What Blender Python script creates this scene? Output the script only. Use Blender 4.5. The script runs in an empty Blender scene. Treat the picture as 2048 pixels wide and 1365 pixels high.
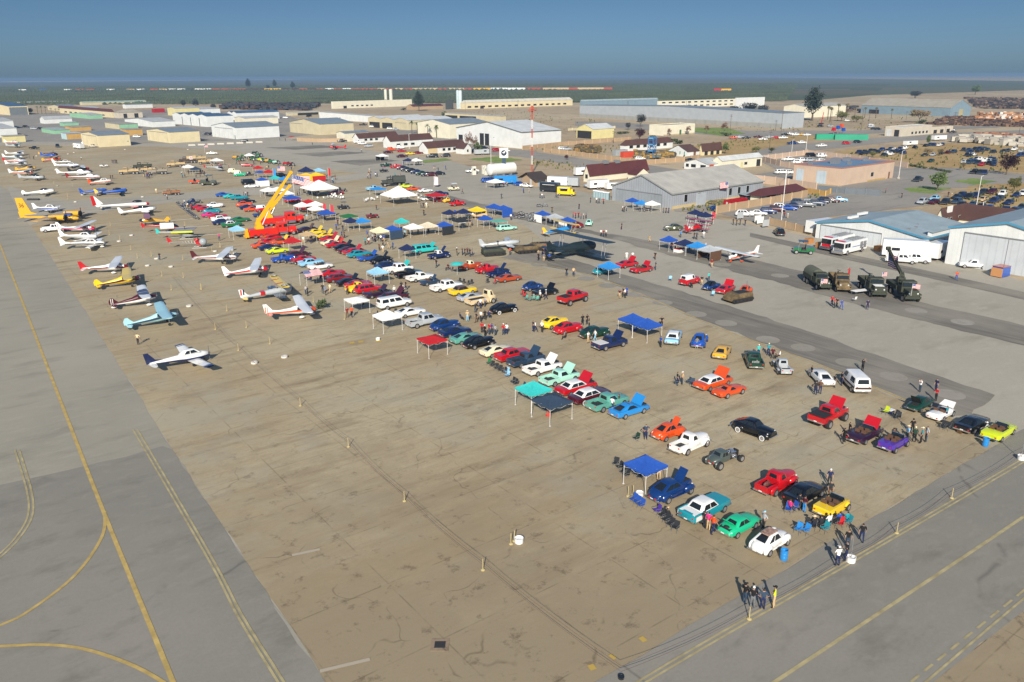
import bpy,math,random
from mathutils import Vector,Matrix
import numpy as np
random.seed(7)
R=math.radians
# camera, world, sun, exposure
scene=bpy.context.scene
COL=scene.collection
PW,PH,FOC,CAMH=2048,1365,1593.0,35.5
ROLL=math.atan(-10/2048);PITCH=R(18.386)
_cr,_sr=math.cos(-ROLL),math.sin(-ROLL)
_cp,_sp=math.cos(PITCH),math.sin(PITCH)
FWD=Vector((0,_cp,-_sp));DWN=Vector((0,-_sp,-_cp));RGT=Vector((1,0,0))
cam_r=RGT*_cr+DWN*_sr
cam_d=RGT*-_sr+DWN*_cr
cd=bpy.data.cameras.new('camera');cam=bpy.data.objects.new('camera',cd);COL.objects.link(cam)
cd.sensor_width=36;cd.lens=FOC/PW*36;cd.clip_start=0.5;cd.clip_end=90000
m3=Matrix((cam_r,-cam_d,-FWD)).transposed()
cam.matrix_world=Matrix.Translation((0,0,CAMH))@m3.to_4x4()
scene.camera=cam
SUN_EL,SUN_AZ=R(29),R(185.5)
world=bpy.data.worlds.new('World');scene.world=world;world.use_nodes=True
wn,wl=world.node_tree.nodes,world.node_tree.links
wn.clear()
sky=wn.new('ShaderNodeTexSky');sky.sky_type='NISHITA';sky.sun_disc=False
sky.sun_elevation=SUN_EL;sky.sun_rotation=SUN_AZ;sky.air_density=1.0;sky.dust_density=0.6;sky.ozone_density=3.0
tc=wn.new('ShaderNodeTexCoord');sep=wn.new('ShaderNodeSeparateXYZ');wl.new(tc.outputs['Generated'],sep.inputs[0])
ramp=wn.new('ShaderNodeValToRGB');wl.new(sep.outputs['Z'],ramp.inputs[0])
ramp.color_ramp.elements[0].position=0.0;ramp.color_ramp.elements[0].color=(0.16,0.25,0.425,1)
ramp.color_ramp.elements[1].position=0.085;ramp.color_ramp.elements[1].color=(0.132,0.195,0.295,1)
e3=ramp.color_ramp.elements.new(.35);e3.color=(.60,.63,.66,1)
mul=wn.new('ShaderNodeMixRGB');mul.blend_type='MULTIPLY';mul.inputs[0].default_value=1
wl.new(sky.outputs[0],mul.inputs[1]);wl.new(ramp.outputs[0],mul.inputs[2])
bg=wn.new('ShaderNodeBackground');bg.inputs[1].default_value=0.12
wo=wn.new('ShaderNodeOutputWorld');wl.new(mul.outputs[0],bg.inputs[0]);wl.new(bg.outputs[0],wo.inputs[0])
sd=bpy.data.lights.new('sun','SUN');sd.energy=4.0;sd.angle=R(0.6);sd.color=(1.0,0.91,0.77)
sun=bpy.data.objects.new('sun',sd);COL.objects.link(sun)
sdir=Vector((math.sin(SUN_AZ)*math.cos(SUN_EL),math.cos(SUN_AZ)*math.cos(SUN_EL),math.sin(SUN_EL)))
sun.rotation_euler=sdir.to_track_quat('Z','Y').to_euler()
vs=scene.view_settings;vs.view_transform='Standard';vs.look='None';vs.exposure=0.62;vs.gamma=1;vs.use_curve_mapping=False
scene.render.engine='CYCLES'
scene.cycles.max_bounces=5;scene.cycles.diffuse_bounces=2;scene.cycles.glossy_bounces=2;scene.cycles.volume_bounces=0
def at(px,py,z=0.0):
 u=(px-PW/2)/FOC;v=(py-PH/2)/FOC
 d=FWD+cam_r*u+cam_d*v
 t=(CAMH-z)/-d.z
 return Vector((d.x*t,d.y*t,z))
def proj(p):
 q=Vector(p)-Vector((0,0,CAMH));f=q.dot(FWD)
 return(PW/2+FOC*q.dot(cam_r)/f,PH/2+FOC*q.dot(cam_d)/f)
def zat(px,py,dist):
 u=(px-PW/2)/FOC;v=(py-PH/2)/FOC
 d=FWD+cam_r*u+cam_d*v
 return CAMH+d.z*dist/math.hypot(d.x,d.y)
def azdir(a):return Vector((math.sin(R(a)),math.cos(R(a)),0))
HV,HU=53.0,-36.5
# materials
MATS={}
def lin(c):
 if isinstance(c,str):
  c=c.lstrip('#');c=tuple(int(c[i:i+2],16)/255 for i in(0,2,4))
  return tuple((x/12.92 if x<=.04045 else((x+.055)/1.055)**2.4)for x in c)
 return c
def mat(name,col=(.5,.5,.5),rough=.6,metal=0,coat=0,noise=0,nscale=3,alpha=1):
 if name in MATS:return MATS[name]
 m=bpy.data.materials.new(name);m.use_nodes=True;MATS[name]=m
 nt=m.node_tree;b=nt.nodes['Principled BSDF'];c=lin(col)
 b.inputs['Base Color'].default_value=(*c,1);b.inputs['Roughness'].default_value=rough;b.inputs['Metallic'].default_value=metal
 b.inputs['Coat Weight'].default_value=coat
 if noise:
  t=nt.nodes.new('ShaderNodeTexCoord');n=nt.nodes.new('ShaderNodeTexNoise');n.inputs['Scale'].default_value=nscale;n.inputs['Detail'].default_value=5
  nt.links.new(t.outputs['Object'],n.inputs['Vector'])
  mr=nt.nodes.new('ShaderNodeMapRange');mr.inputs[1].default_value=.3;mr.inputs[2].default_value=.7;mr.inputs[3].default_value=1-noise;mr.inputs[4].default_value=1+noise*.6
  nt.links.new(n.outputs[0],mr.inputs[0])
  mx=nt.nodes.new('ShaderNodeVectorMath');mx.operation='SCALE';mx.inputs[0].default_value=c
  nt.links.new(mr.outputs[0],mx.inputs['Scale']);nt.links.new(mx.outputs[0],b.inputs['Base Color'])
 return m
PAL=dict(white='#e6e6e2',cream='#e5dcb6',black='#0d0f14',navy='#142450',blue='#1b4ea6',grey='#6d7175',silver='#a9afb3',red='#b5121d',maroon='#4a0f1c',orange='#d04d18',yellow='#e8c41c',green='#1e6a3a',mint='#a6dcc8',teal='#1d8a98',turquoise='#2fb8b4',purple='#4b2f9a',tan='#c3a77e',brown='#5d4230',pink='#d62f7c',olive='#4b5138',lime='#c8d820',lightblue='#8fc3e0',copper='#a8431e',darkgreen='#12382a',slate='#2b3f55',darkred='#7a1418',skyblue='#2585cc',seagreen='#5c9f90',jade='#1cb583',gunmetal='#4a5450',sand='#d8c49c',gold='#d9a62a',beige='#d8cdb2',darkblue='#10336b',plum='#2e1830',charcoal='#23272c',iceblue='#a3d0d8',asphaltgrey='#8a8a92')
CN=dict(lightblue='light blue',darkgreen='dark green',slate='slate blue',darkred='dark red',skyblue='bright blue',seagreen='sea green',jade='bright green',gunmetal='grey-green',darkblue='dark blue',lime='yellow-green')
def cname(c):return CN.get(c,c)
def paint(c):
 return mat('paint_'+c,PAL[c],.28,.0,.6,noise=.04,nscale=1.5)
def cloth(c):return mat('cloth_'+c,PAL[c],.85,noise=.12,nscale=4)
M_GLASS=mat('dark_glass',(.012,.016,.02),.08,0,.5)
M_TYRE=mat('tyre_rubber',(.018,.018,.019),.8)
M_CHROME=mat('chrome',(.75,.75,.76),.18,.95)
M_RIM=mat('wheel_rim',(.5,.5,.52),.35,.7)
M_WW=mat('whitewall',(.7,.7,.68),.6)
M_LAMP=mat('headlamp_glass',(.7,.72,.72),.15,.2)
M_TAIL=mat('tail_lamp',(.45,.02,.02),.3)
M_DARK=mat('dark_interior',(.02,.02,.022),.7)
M_METAL=mat('grey_steel',(.35,.36,.37),.45,.6)
M_POLE=mat('white_pole',(.7,.7,.68),.5)
M_WOOD=mat('pole_wood',(.10,.075,.055),.9)
# mesh builder
class MB:
 def __init__(s):s.v=[];s.f=[];s.m=[];s.M=None
 def add(s,vs,fs,m=0):
  o=len(s.v)
  if s.M is not None:vs=[tuple(s.M@Vector(v))for v in vs]
  s.v+=[tuple(v)for v in vs];s.f+=[tuple(i+o for i in f)for f in fs];s.m+=[m]*len(fs)
  return s
 def box(s,x0,x1,y0,y1,z0,z1,m=0,tx=0,ty=0):
  return s.add([(x0,y0,z0),(x1,y0,z0),(x1,y1,z0),(x0,y1,z0),(x0+tx,y0+ty,z1),(x1-tx,y0+ty,z1),(x1-tx,y1-ty,z1),(x0+tx,y1-ty,z1)],[(0,3,2,1),(4,5,6,7),(0,1,5,4),(1,2,6,5),(2,3,7,6),(3,0,4,7)],m)
 def poly(s,pts,m=0):return s.add(pts,[tuple(range(len(pts)))],m)
 def slab(s,pts,n,m=0):
  """polygon given thickness vector n"""
  k=len(pts);n=Vector(n);q=[tuple(Vector(p)+n)for p in pts]
  return s.add(list(pts)+q,[tuple(range(k))[::-1],tuple(range(k,2*k))]+[(i,(i+1)%k,(i+1)%k+k,i+k)for i in range(k)],m)
 def loft(s,rings,m=0,cap=True):
  k=len(rings[0]);vs=[p for r in rings for p in r];fs=[]
  for i in range(len(rings)-1):
   for j in range(k):
    a=i*k+j;b=i*k+(j+1)%k;fs.append((a,b,b+k,a+k))
  if cap:fs.append(tuple(range(k))[::-1]);fs.append(tuple(range(len(vs)-k,len(vs))))
  return s.add(vs,fs,m)
 def tube(s,p0,p1,r0,r1=None,n=8,m=0):
  r1=r0 if r1 is None else r1;p0=Vector(p0);p1=Vector(p1);d=(p1-p0).normalized()
  a=d.orthogonal().normalized();b=d.cross(a)
  rg=lambda p,r:[tuple(p+a*r*math.cos(6.28319*i/n)+b*r*math.sin(6.28319*i/n))for i in range(n)]
  return s.loft([rg(p0,r0),rg(p1,r1)],m)
 def ell(s,c,r,m=0,n=10,k=6):
  rings=[]
  for i in range(k+1):
   t=math.pi*(i+.001)/(k+.002);z=-math.cos(t);q=max(math.sin(t),.03)
   rings.append([(c[0]+r[0]*q*math.cos(6.28319*j/n),c[1]+r[1]*q*math.sin(6.28319*j/n),c[2]+r[2]*z)for j in range(n)])
  return s.loft(rings,m)
 def lathe(s,prof,n=14,m=0):
  return s.loft([[(r*math.cos(6.28319*j/n),r*math.sin(6.28319*j/n),z)for j in range(n)]for r,z in prof],m)
 def mesh(s,name,mats,smooth=None):
  me=bpy.data.meshes.new(name);me.from_pydata(s.v,[],s.f)
  for a in mats:me.materials.append(a)
  if len(mats)>1:me.polygons.foreach_set('material_index',s.m)
  if smooth:
   me.polygons.foreach_set('use_smooth',[True]*len(s.f));me.set_sharp_from_angle(angle=R(smooth))
  me.update();return me
 def build(s,name,mats,parent=None,smooth=None,**k):
  if not isinstance(mats,(list,tuple)):mats=[mats]
  return link(name,s.mesh(name,mats,smooth),parent,**k)
def link(name,data,parent=None,loc=None,rz=None,mats=None):
 o=bpy.data.objects.new(name,data);COL.objects.link(o)
 if parent is not None:o.parent=parent
 if loc is not None:o.location=loc
 if rz is not None:o.rotation_euler=(0,0,rz)
 if mats:
  for i,a in enumerate(mats):
   if a is not None and i<len(o.material_slots):
    o.material_slots[i].link='OBJECT';o.material_slots[i].material=a
 return o
TOPS=[]
def tag(o,label,cat,group=None,kind=None):
 o['label']=label;o['category']=cat
 if group:o['group']=group
 if kind:o['kind']=kind
 TOPS.append(o);return o
def empty(name,loc,az=None,label=None,cat=None,group=None):
 """az: compass direction the thing's local +x faces"""
 o=bpy.data.objects.new(name,None);COL.objects.link(o);o.location=loc;o.empty_display_size=.3
 if az is not None:o.rotation_euler=(0,0,R(90-az))
 if label:tag(o,label,cat,group)
 return o
def structure(o):o['kind']='structure';return o
# ground materials
def ground_mat(name,base,dark,light,joint=0,streak=1.0,crack=0,sc=.08,rough=.95,rot=None,worn=False):
 m=bpy.data.materials.new(name);m.use_nodes=True;nt=m.node_tree;N=nt.nodes.new;L=nt.links.new
 b=nt.nodes['Principled BSDF'];b.inputs['Roughness'].default_value=rough;b.inputs['Specular IOR Level'].default_value=.2
 t=N('ShaderNodeTexCoord');mp=N('ShaderNodeMapping');mp.inputs['Rotation'].default_value=(0,0,R(HV-90)if rot is None else rot)
 L(t.outputs['Object'],mp.inputs[0])
 st=N('ShaderNodeVectorMath');st.operation='MULTIPLY';st.inputs[1].default_value=(1/max(streak,.01),1,1);L(mp.outputs[0],st.inputs[0])
 def noise(scale,det,src,ro=.6):
  n=N('ShaderNodeTexNoise');n.inputs['Scale'].default_value=scale;n.inputs['Detail'].default_value=det;n.inputs['Roughness'].default_value=ro;L(src,n.inputs['Vector']);return n.outputs[0]
 def rng(src,a,bb,c=0,d=1):
  r=N('ShaderNodeMapRange');r.inputs[1].default_value=a;r.inputs[2].default_value=bb;r.inputs[3].default_value=c;r.inputs[4].default_value=d;L(src,r.inputs[0]);return r.outputs[0]
 def mix(f,a,c):
  x=N('ShaderNodeMixRGB');L(f,x.inputs[0])if not isinstance(f,float)else None
  if isinstance(a,tuple):x.inputs[1].default_value=(*a,1)
  else:L(a,x.inputs[1])
  if isinstance(c,tuple):x.inputs[2].default_value=(*c,1)
  else:L(c,x.inputs[2])
  return x.outputs[0]
 B,D,Lt=lin(base),lin(dark),lin(light)
 c=mix(rng(noise(sc*.35,4,mp.outputs[0]),.42,.62),B,Lt)
 c=mix(rng(noise(sc*4,6,st.outputs[0],.65),.52,.72,0,.85),c,D)
 c=mix(rng(noise(sc*60,3,mp.outputs[0]),.35,.8,0,.28),c,D)
 c=mix(rng(noise(sc*14,4,st.outputs[0]),.52,.7,0,.6),c,Lt)
 if worn:
  c=mix(rng(noise(sc*28,6,st.outputs[0],.7),.48,.7,0,.5),c,lin('#897a60'));rr_=N('ShaderNodeMath');rr_.operation='MULTIPLY';L(rng(noise(.11,9,mp.outputs[0],.72),.515,.57,0,.3),rr_.inputs[0]);sy0=N('ShaderNodeSeparateXYZ');L(t.outputs['Object'],sy0.inputs[0]);L(rng(sy0.outputs['Y'],60,150,1,.2),rr_.inputs[1]);c=mix(rr_.outputs[0],c,lin('#877a66'))
  c=mix(rng(noise(sc*9,7,st.outputs[0],.7),.54,.7,0,.55),c,lin('#8f7f62'));c=mix(rng(noise(.045,7,t.outputs['Object'],.7),.5,.6,0,.5),c,lin('#a09c8a'));c=mix(rng(noise(.03,8,st.outputs[0],.8),.53,.62,0,.55),c,lin('#9a8562'))
 if worn:
  sy=N('ShaderNodeSeparateXYZ');L(t.outputs['Object'],sy.inputs[0]);w1=N('ShaderNodeMath');w1.operation='MULTIPLY_ADD';L(noise(.05,6,t.outputs['Object'],.7),w1.inputs[0]);w1.inputs[1].default_value=90;L(sy.outputs['Y'],w1.inputs[2])
  c=mix(rng(w1.outputs[0],88,118,.9,0),c,lin('#91836a'));k2=N('ShaderNodeMath');k2.operation='MULTIPLY';L(rng(noise(.55,8,mp.outputs[0],.75),.56,.66,0,.6),k2.inputs[0]);L(rng(w1.outputs[0],100,150,1,.25),k2.inputs[1]);c=mix(k2.outputs[0],c,lin('#5c4f40'))
 if crack:
  wv=N('ShaderNodeTexVoronoi');wv.feature='DISTANCE_TO_EDGE';wv.inputs['Scale'].default_value=crack
  wob=N('ShaderNodeTexNoise');wob.inputs['Scale'].default_value=crack*3;L(mp.outputs[0],wob.inputs['Vector'])
  ad=N('ShaderNodeVectorMath');ad.operation='MULTIPLY_ADD';L(wob.outputs['Color'],ad.inputs[0]);ad.inputs[1].default_value=(3/(crack*10),)*3;L(mp.outputs[0],ad.inputs[2]);L(ad.outputs[0],wv.inputs['Vector'])
  k=rng(wv.outputs['Distance'],0,.007,.4,0)
  mm=N('ShaderNodeMath');mm.operation='MULTIPLY';L(k,mm.inputs[0]);L(rng(noise(sc*3,3,mp.outputs[0]),.5,.6),mm.inputs[1])
  c=mix(mm.outputs[0],c,tuple(x*.25 for x in D))
 if joint:
  sx=N('ShaderNodeSeparateXYZ');L(mp.outputs[0],sx.inputs[0])
  for o in('X','Y'):
   md=N('ShaderNodeMath');md.operation='PINGPONG';md.inputs[1].default_value=joint/2;L(sx.outputs[o],md.inputs[0])
   k=rng(md.outputs[0],0,.09,.45,0);mm=N('ShaderNodeMath');mm.operation='MULTIPLY';L(k,mm.inputs[0]);L(rng(noise(sc*5,3,mp.outputs[0]),.4,.6),mm.inputs[1])
   c=mix(mm.outputs[0],c,tuple(x*.4 for x in D))
 L(c,b.inputs['Base Color'])
 bp=N('ShaderNodeBump');bp.inputs['Strength'].default_value=.15;bp.inputs['Distance'].default_value=.05;L(noise(sc*40,4,mp.outputs[0]),bp.inputs['Height']);L(bp.outputs[0],b.inputs['Normal'])
 return m
G_DIRT=ground_mat('dry_earth','#a8967a','#7d6a55','#b8a98c',sc=.02)
G_APRON=ground_mat('old_apron','#a8997c','#7a6a52','#b3a78b',joint=7.6,streak=5,crack=.09,sc=.09,worn=True)
G_APRON2=ground_mat('worn_apron','#8f7c68','#5f5142','#9b8a74',joint=7.6,streak=1.6,crack=.3,sc=.12)
G_CONC=ground_mat('grey_concrete','#a09b8d','#8d887a','#aaa496',joint=0,streak=2,sc=.04)
G_ASPH=ground_mat('taxiway_asphalt','#938f82','#7f7b6f','#9e998b',streak=3,sc=.07)
G_ASPH2=ground_mat('new_asphalt','#838077','#737067','#8d897f',streak=2,sc=.08,crack=.03)
G_DARK=ground_mat('dark_sealed_strip','#76726a','#605d57','#918c80',streak=16,sc=.13,rot=R(HV))
G_PATCH=ground_mat('faded_patch','#8d897d','#7c786e','#98938a',sc=.2)
G_ROAD=ground_mat('road_asphalt','#8d8981','#7a766f','#98938a',streak=3,sc=.06)
G_GRASS=ground_mat('lawn_grass','#6d8344','#4c6430','#8d9a58',sc=.2)
G_DRYG=ground_mat('dry_grass','#a58a5c','#80683f','#b39b6d',sc=.1)
G_FIELD=ground_mat('orchard_floor','#4b5a45','#37452f','#6b6250',sc=.004,streak=6)
G_FIELD2=ground_mat('far_fields','#58644f','#414f3c','#6a6555',sc=.0016,streak=8)
M_YEL=mat('yellow_line_paint','#b59c5c',.8,noise=.25,nscale=1.2)
M_YEL2=mat('faded_yellow_line','#a69a72',.85,noise=.3,nscale=1.0)
NG=[0]
def sheet(name,pts,m,z=None,kind=True,world=False):
 NG[0]+=1;z=z if z is not None else .004*NG[0]
 P=[(p[0],p[1])if world else tuple(at(*p)[:2])for p in pts]
 if('dark' in name or 'apron' in name or 'taxiway' in name or 'lot' in name or 'lawn' in name)and not world:
  Q=[];jit={'dark_strip':.45,'dark_lane':.5,'hangar_lane':.5,'dry_lot':1.5,'lawn':.8}.get(name,.12);rr=random.Random(9)
  for i,p in enumerate(P):
   q=P[(i+1)%len(P)];L=math.dist(p,q);k=min(int(L/2.2),60)if L<500 else 0
   Q.append(p);Q+=[(p[0]+(q[0]-p[0])*t/(k+1)+rr.uniform(-jit,jit),p[1]+(q[1]-p[1])*t/(k+1)+rr.uniform(-jit,jit))for t in range(1,k+1)]
  P=Q
 b=MB();n=len(P);area=sum(P[i][0]*P[(i+1)%n][1]-P[(i+1)%n][0]*P[i][1]for i in range(n))
 if area<0:P=P[::-1]
 b.poly([(x,y,z)for x,y in P]);o=b.build(name,m)
 if kind:structure(o)
 return o
def line_strip(name,pts,w,m,z,closed=False):
 P=[Vector((*at(*p)[:2],0))for p in pts]
 Q=[]
 for i in range(len(P)-1):
  a=P[max(i-1,0)];b=P[i];c=P[i+1];d=P[min(i+2,len(P)-1)]
  k=8 if len(P)>2 else 1
  for j in range(k):
   t=j/k;Q.append(.5*((2*b)+(c-a)*t+(2*a-5*b+4*c-d)*t*t+(-a+3*b-3*c+d)*t**3))
 Q.append(P[-1]);vs=[];fs=[]
 for i,q in enumerate(Q):
  t=(Q[min(i+1,len(Q)-1)]-Q[max(i-1,0)]).normalized();n=Vector((-t.y,t.x,0))*w/2
  vs+=[(q.x-n.x,q.y-n.y,z),(q.x+n.x,q.y+n.y,z)]
  if i:k=2*i;fs.append((k-2,k,k+1,k-1))
 return structure(MB().add(vs,fs).build(name,m))
 # the ground
sheet('ground',[(-40000,-400),(40000,-400),(40000,42000),(-40000,42000)],G_DIRT,0,world=True)
fl=[at(-900,208),at(700,207),at(1400,205),at(1640,200),at(1740,191),at(2048,181),at(3000,176)]
fp=[(p.x,p.y)for p in fl]
sheet('orchard_field',fp+[(fp[-1][0]+6000,40000),(-30000,40000),(fp[0][0]-3000,fp[0][1])],G_FIELD2,.01,world=True)
sheet('orchard_floor',fp[:5]+[(1500,3300),(-3500,3300),(fp[0][0]-500,fp[0][1])],G_FIELD,.03,world=True)
sheet('distant_canal',[(-300,166.4),(0,164.9),(400,161.4),(600,159.4),(600,157.9),(400,159.9),(0,163.3),(-300,164.8)],mat('pale_far_road','#c9b5a4',.9),.05)
sheet('railway_bed',[(-300,186.2),(600,184.5),(1300,181.8),(1700,180.4),(1700,179.2),(1300,180.2),(600,182.6),(-300,184)],mat('rail_ballast','#6b5c4e',.95),.06)
sheet('concrete_apron',[(-250,292),(100,284),(330,288),(560,277),(640,282),(760,305),(900,322),(1000,352),(1100,368),(1230,400),(1360,425),(1500,450),(1630,475),(1850,512),(2048,562),(2500,680),(3200,800),(3200,1000),(1985,895),(800,1594),(-250,330)],G_CONC,.012)
sheet('hangar_aisle',[(-60,292),(60,291),(200,297),(340,290),(560,278),(640,268),(600,240),(560,226),(330,220),(60,228),(-200,240)],G_ROAD,.008)
sheet('earth_apron',[(-250,300),(-60,330),(20,385),(345,900),(650,1365),(800,1594),(1190,1365),(1985,895),(1905,842),(1640,733),(1435,657),(1185,556),(1000,517),(1100,492),(1050,452),(930,407),(830,380),(720,347),(560,327),(470,302),(330,294),(100,291),(-150,292)],G_APRON,.020)
0 and sheet('worn_corner',[(437,1040),(470,1000),(640,985),(760,1010),(900,960),(1080,930),(1240,960),(1480,1010),(1700,975),(1900,900),(1980,897),(1190,1364),(800,1592),(650,1363)],G_APRON2,.024)
sheet('taxiway',[(-60,330),(20,385),(345,900),(650,1365),(800,1594),(400,1800),(-1800,1800),(-1800,700),(-500,330),(-250,300)],G_ASPH,.028)
sheet('new_taxiway',[(-400,1060),(0,971),(250,915),(325,893),(345,900),(650,1365),(800,1594),(400,1800),(-1800,1800),(-1800,1400)],G_ASPH2,.032)
sheet('cross_taxiway',[(12,372),(28,404),(60,452),(120,434),(340,406),(560,386),(760,352),(740,344),(540,371),(330,390),(130,403)],G_CONC,.034)
sheet('side_taxiway',[(800,1594),(1190,1365),(1985,895),(2300,715),(3200,760),(2800,830),(2048,1222),(1867,1365),(1500,1640),(1100,1900)],G_ASPH2,.036)
sheet('far_earth',[(1867,1365),(2048,1222),(2800,830),(3400,900),(2400,1900),(1500,1640)],G_APRON,.038)
sheet('dark_strip',[(1000,516),(1060,500),(1180,530),(1400,594),(1600,658),(1830,738),(1990,791),(1942,832),(1900,836),(1640,729),(1435,652),(1185,551)],G_DARK,.040)
sheet('dark_lane',[(900,392),(1050,430),(1190,464),(1420,500),(1640,552),(1850,607),(2048,652),(2300,712),(2300,745),(2048,692),(1800,632),(1560,567),(1330,508),(1190,470),(1040,440),(880,402)],G_DARK,.042)
for k,q in enumerate([[(530,296),(640,291),(690,294),(590,300)],[(580,308),(680,303),(735,306),(640,314)],[(660,323),(760,318),(800,322),(720,332)]]):
 sheet('dark_strip',q,G_DARK,.043)
sheet('hangar_lane',[(1640,508),(1760,535),(1900,566),(2048,600),(2200,636),(2200,620),(2048,585),(1900,552),(1760,522),(1500,466),(1500,474)],G_DARK,.043)
def round_patch(px,py,r=1.65):
 c=at(px,py);structure(MB().poly([(c.x+r*math.cos(t*.3927),c.y+r*math.sin(t*.3927),.046)for t in range(16)]).build('round_patch',G_PATCH))
for q in[(1215,572),(1270,590),(1325,606),(1392,629),(1452,647),(1536,680),(1606,696),(1697,726),(1786,754),(1900,790),(1078,530),(1120,518),(1172,558),(1240,478),(1560,552),(1832,622),(1925,645),(1445,530),(1350,505)]:round_patch(*q)
for nm,q,mm in[('road',[(930,291),(1050,301),(1190,322),(1300,331),(1420,350),(1520,372),(1640,393),(1760,392),(1850,385),(1850,397),(1760,404),(1640,405),(1500,388),(1410,362),(1290,345),(1180,336),(1040,314),(925,306)],G_ROAD),('road',[(1380,300),(1500,296),(1640,286),(1800,272),(2100,258),(2100,266),(1800,283),(1660,298),(1530,314),(1400,312)],G_ROAD),('road',[(1060,240),(1250,246),(1500,262),(1700,262),(2000,250),(2000,255),(1700,270),(1480,275),(1230,256),(1050,246)],G_ROAD),('parking_lot',[(1430,426),(1610,397),(1700,391),(1850,388),(1880,408),(1640,436),(1632,472),(1520,447)],G_ROAD),('parking_lot',[(1785,337),(1900,336),(2100,345),(2100,373),(1905,376),(1840,398),(1640,391),(1690,371),(1785,357)],G_ROAD),('parking_lot',[(1520,323),(1612,311),(1750,325),(1812,335),(1785,350),(1590,365),(1470,355),(1560,342)],G_ROAD),('yard',[(1400,395),(1460,385),(1520,396),(1440,425),(1350,424),(1345,412)],G_ROAD),('yard',[(740,262),(905,258),(1000,300),(880,300),(760,282),(700,275)],G_ROAD),('dry_lot',[(1690,300),(1830,290),(2200,280),(2200,352),(2048,348),(1900,336),(1815,334),(1740,322),(1640,312)],G_DRYG),('dry_lot',[(1870,400),(1960,369),(2200,364),(2200,470),(2048,445),(1900,428)],G_DRYG),('dry_lot',[(1300,304),(1450,282),(1620,268),(1640,278),(1520,300),(1480,318),(1400,312)],G_DRYG),('lawn',[(1387,256),(1455,256),(1492,268),(1440,272),(1380,263)],G_GRASS),('lawn',[(1806,378),(1845,374),(1902,376),(1866,388),(1822,385)],G_GRASS),('lawn',[(1908,363),(1945,357),(1996,364),(1950,371)],G_GRASS),('lawn',[(935,319),(1000,313),(1045,320),(1000,327)],G_GRASS),('lawn',[(840,322),(890,317),(905,321),(850,327)],G_GRASS),('yard',[(900,214),(1150,212),(1150,262),(1050,262),(900,240)],G_DIRT)]:
 sheet(nm,q,mm,.030+.0008*NG[0])
ZL=.052
line_strip('taxi_line',[(-60,345),(0,490),(120,800),(207,1024),(346,1365),(420,1560)],.32,M_YEL,ZL)
line_strip('taxi_line',[(210,1024),(204,1075),(150,1152),(60,1222),(0,1252),(-160,1310)],.26,M_YEL,ZL+.004)
line_strip('taxi_line',[(-160,1300),(0,1294),(90,1291),(170,1300),(260,1330),(330,1368),(400,1420)],.26,M_YEL,ZL+.004)
for d in(0,9):
 line_strip('edge_line',[(266+d,860),(357+d,1016),(428+d,1140),(477+d*1.1,1236),(556+d*1.3,1365),(640+d,1500)],.17,M_YEL2,ZL)
 line_strip('edge_line',[(30+d,901),(54+d,983),(56+d,1032),(33+d,1074),(0+d,1109),(-80+d,1180)],.17,M_YEL2,ZL)
for d in(0,8):
 line_strip('edge_line',[(1250,1380+d*1.4),(1448,1263+d*1.3),(1791,1068+d),(2048,917+d),(2300,765+d)],.16,M_YEL2,ZL)
line_strip('taxi_line',[(1520,1385),(1550,1365),(2048,1034),(2400,790)],.26,M_YEL2,ZL)
line_strip('edge_line',[(1815,1392),(1846,1370),(2048,1198),(2300,990)],.15,M_YEL2,ZL)
a,b=Vector((1822,1365)),Vector((2060,1172))
for i in range(9):
 p,q=a.lerp(b,i/9),a.lerp(b,(i+.62)/9);line_strip('edge_line',[tuple(p),tuple(q)],.16,M_YEL2,ZL)
line_strip('edge_line',[(1000,516),(1185,553),(1435,655),(1640,731),(1905,840)],.22,M_YEL,ZL)
for q in[[(584,1112),(640,1100)],[(640,1344),(740,1320)]]:line_strip('faded_mark',q,.3,mat('faded_white_paint','#a89e8c',.9),ZL)
for q in[(1152,1286,1192,1338,1.3),(1222,1317,1228,1313,.5),(1281,1282,1290,1278,.5)]:line_strip('paint_daub',[(q[2]-14,q[3]),(q[2]-2,q[3]-4)]if q[4]>1 else[(q[0],q[1]),(q[2],q[3])],.5,mat('bright_yellow_paint','#b3974a',.8),ZL)
for x,y in[(704,687),(722,685),(757,684)]:line_strip('paint_daub',[(x-5,y),(x+5,y-1)],.9,mat('bright_yellow_paint','#c9a21c',.8),ZL)
structure(MB().box(-.6,.6,-.6,.6,.03,.055).build('drain_slab',G_APRON2)).location=at(880,1291)
g=MB()
for i in range(7):g.box(-.32+i*.1,-.27+i*.1,-.28,.28,.061,.085)
g.box(-.36,.36,-.32,.32,.06,.066);dg=g.build('drain_grate',mat('iron_grate',(.03,.03,.032),.8));dg.location=at(880,1291);tag(dg,'small dark drain grate set in a pale slab on the bare apron','drain grate')
rs=np.random.RandomState(3)
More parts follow.
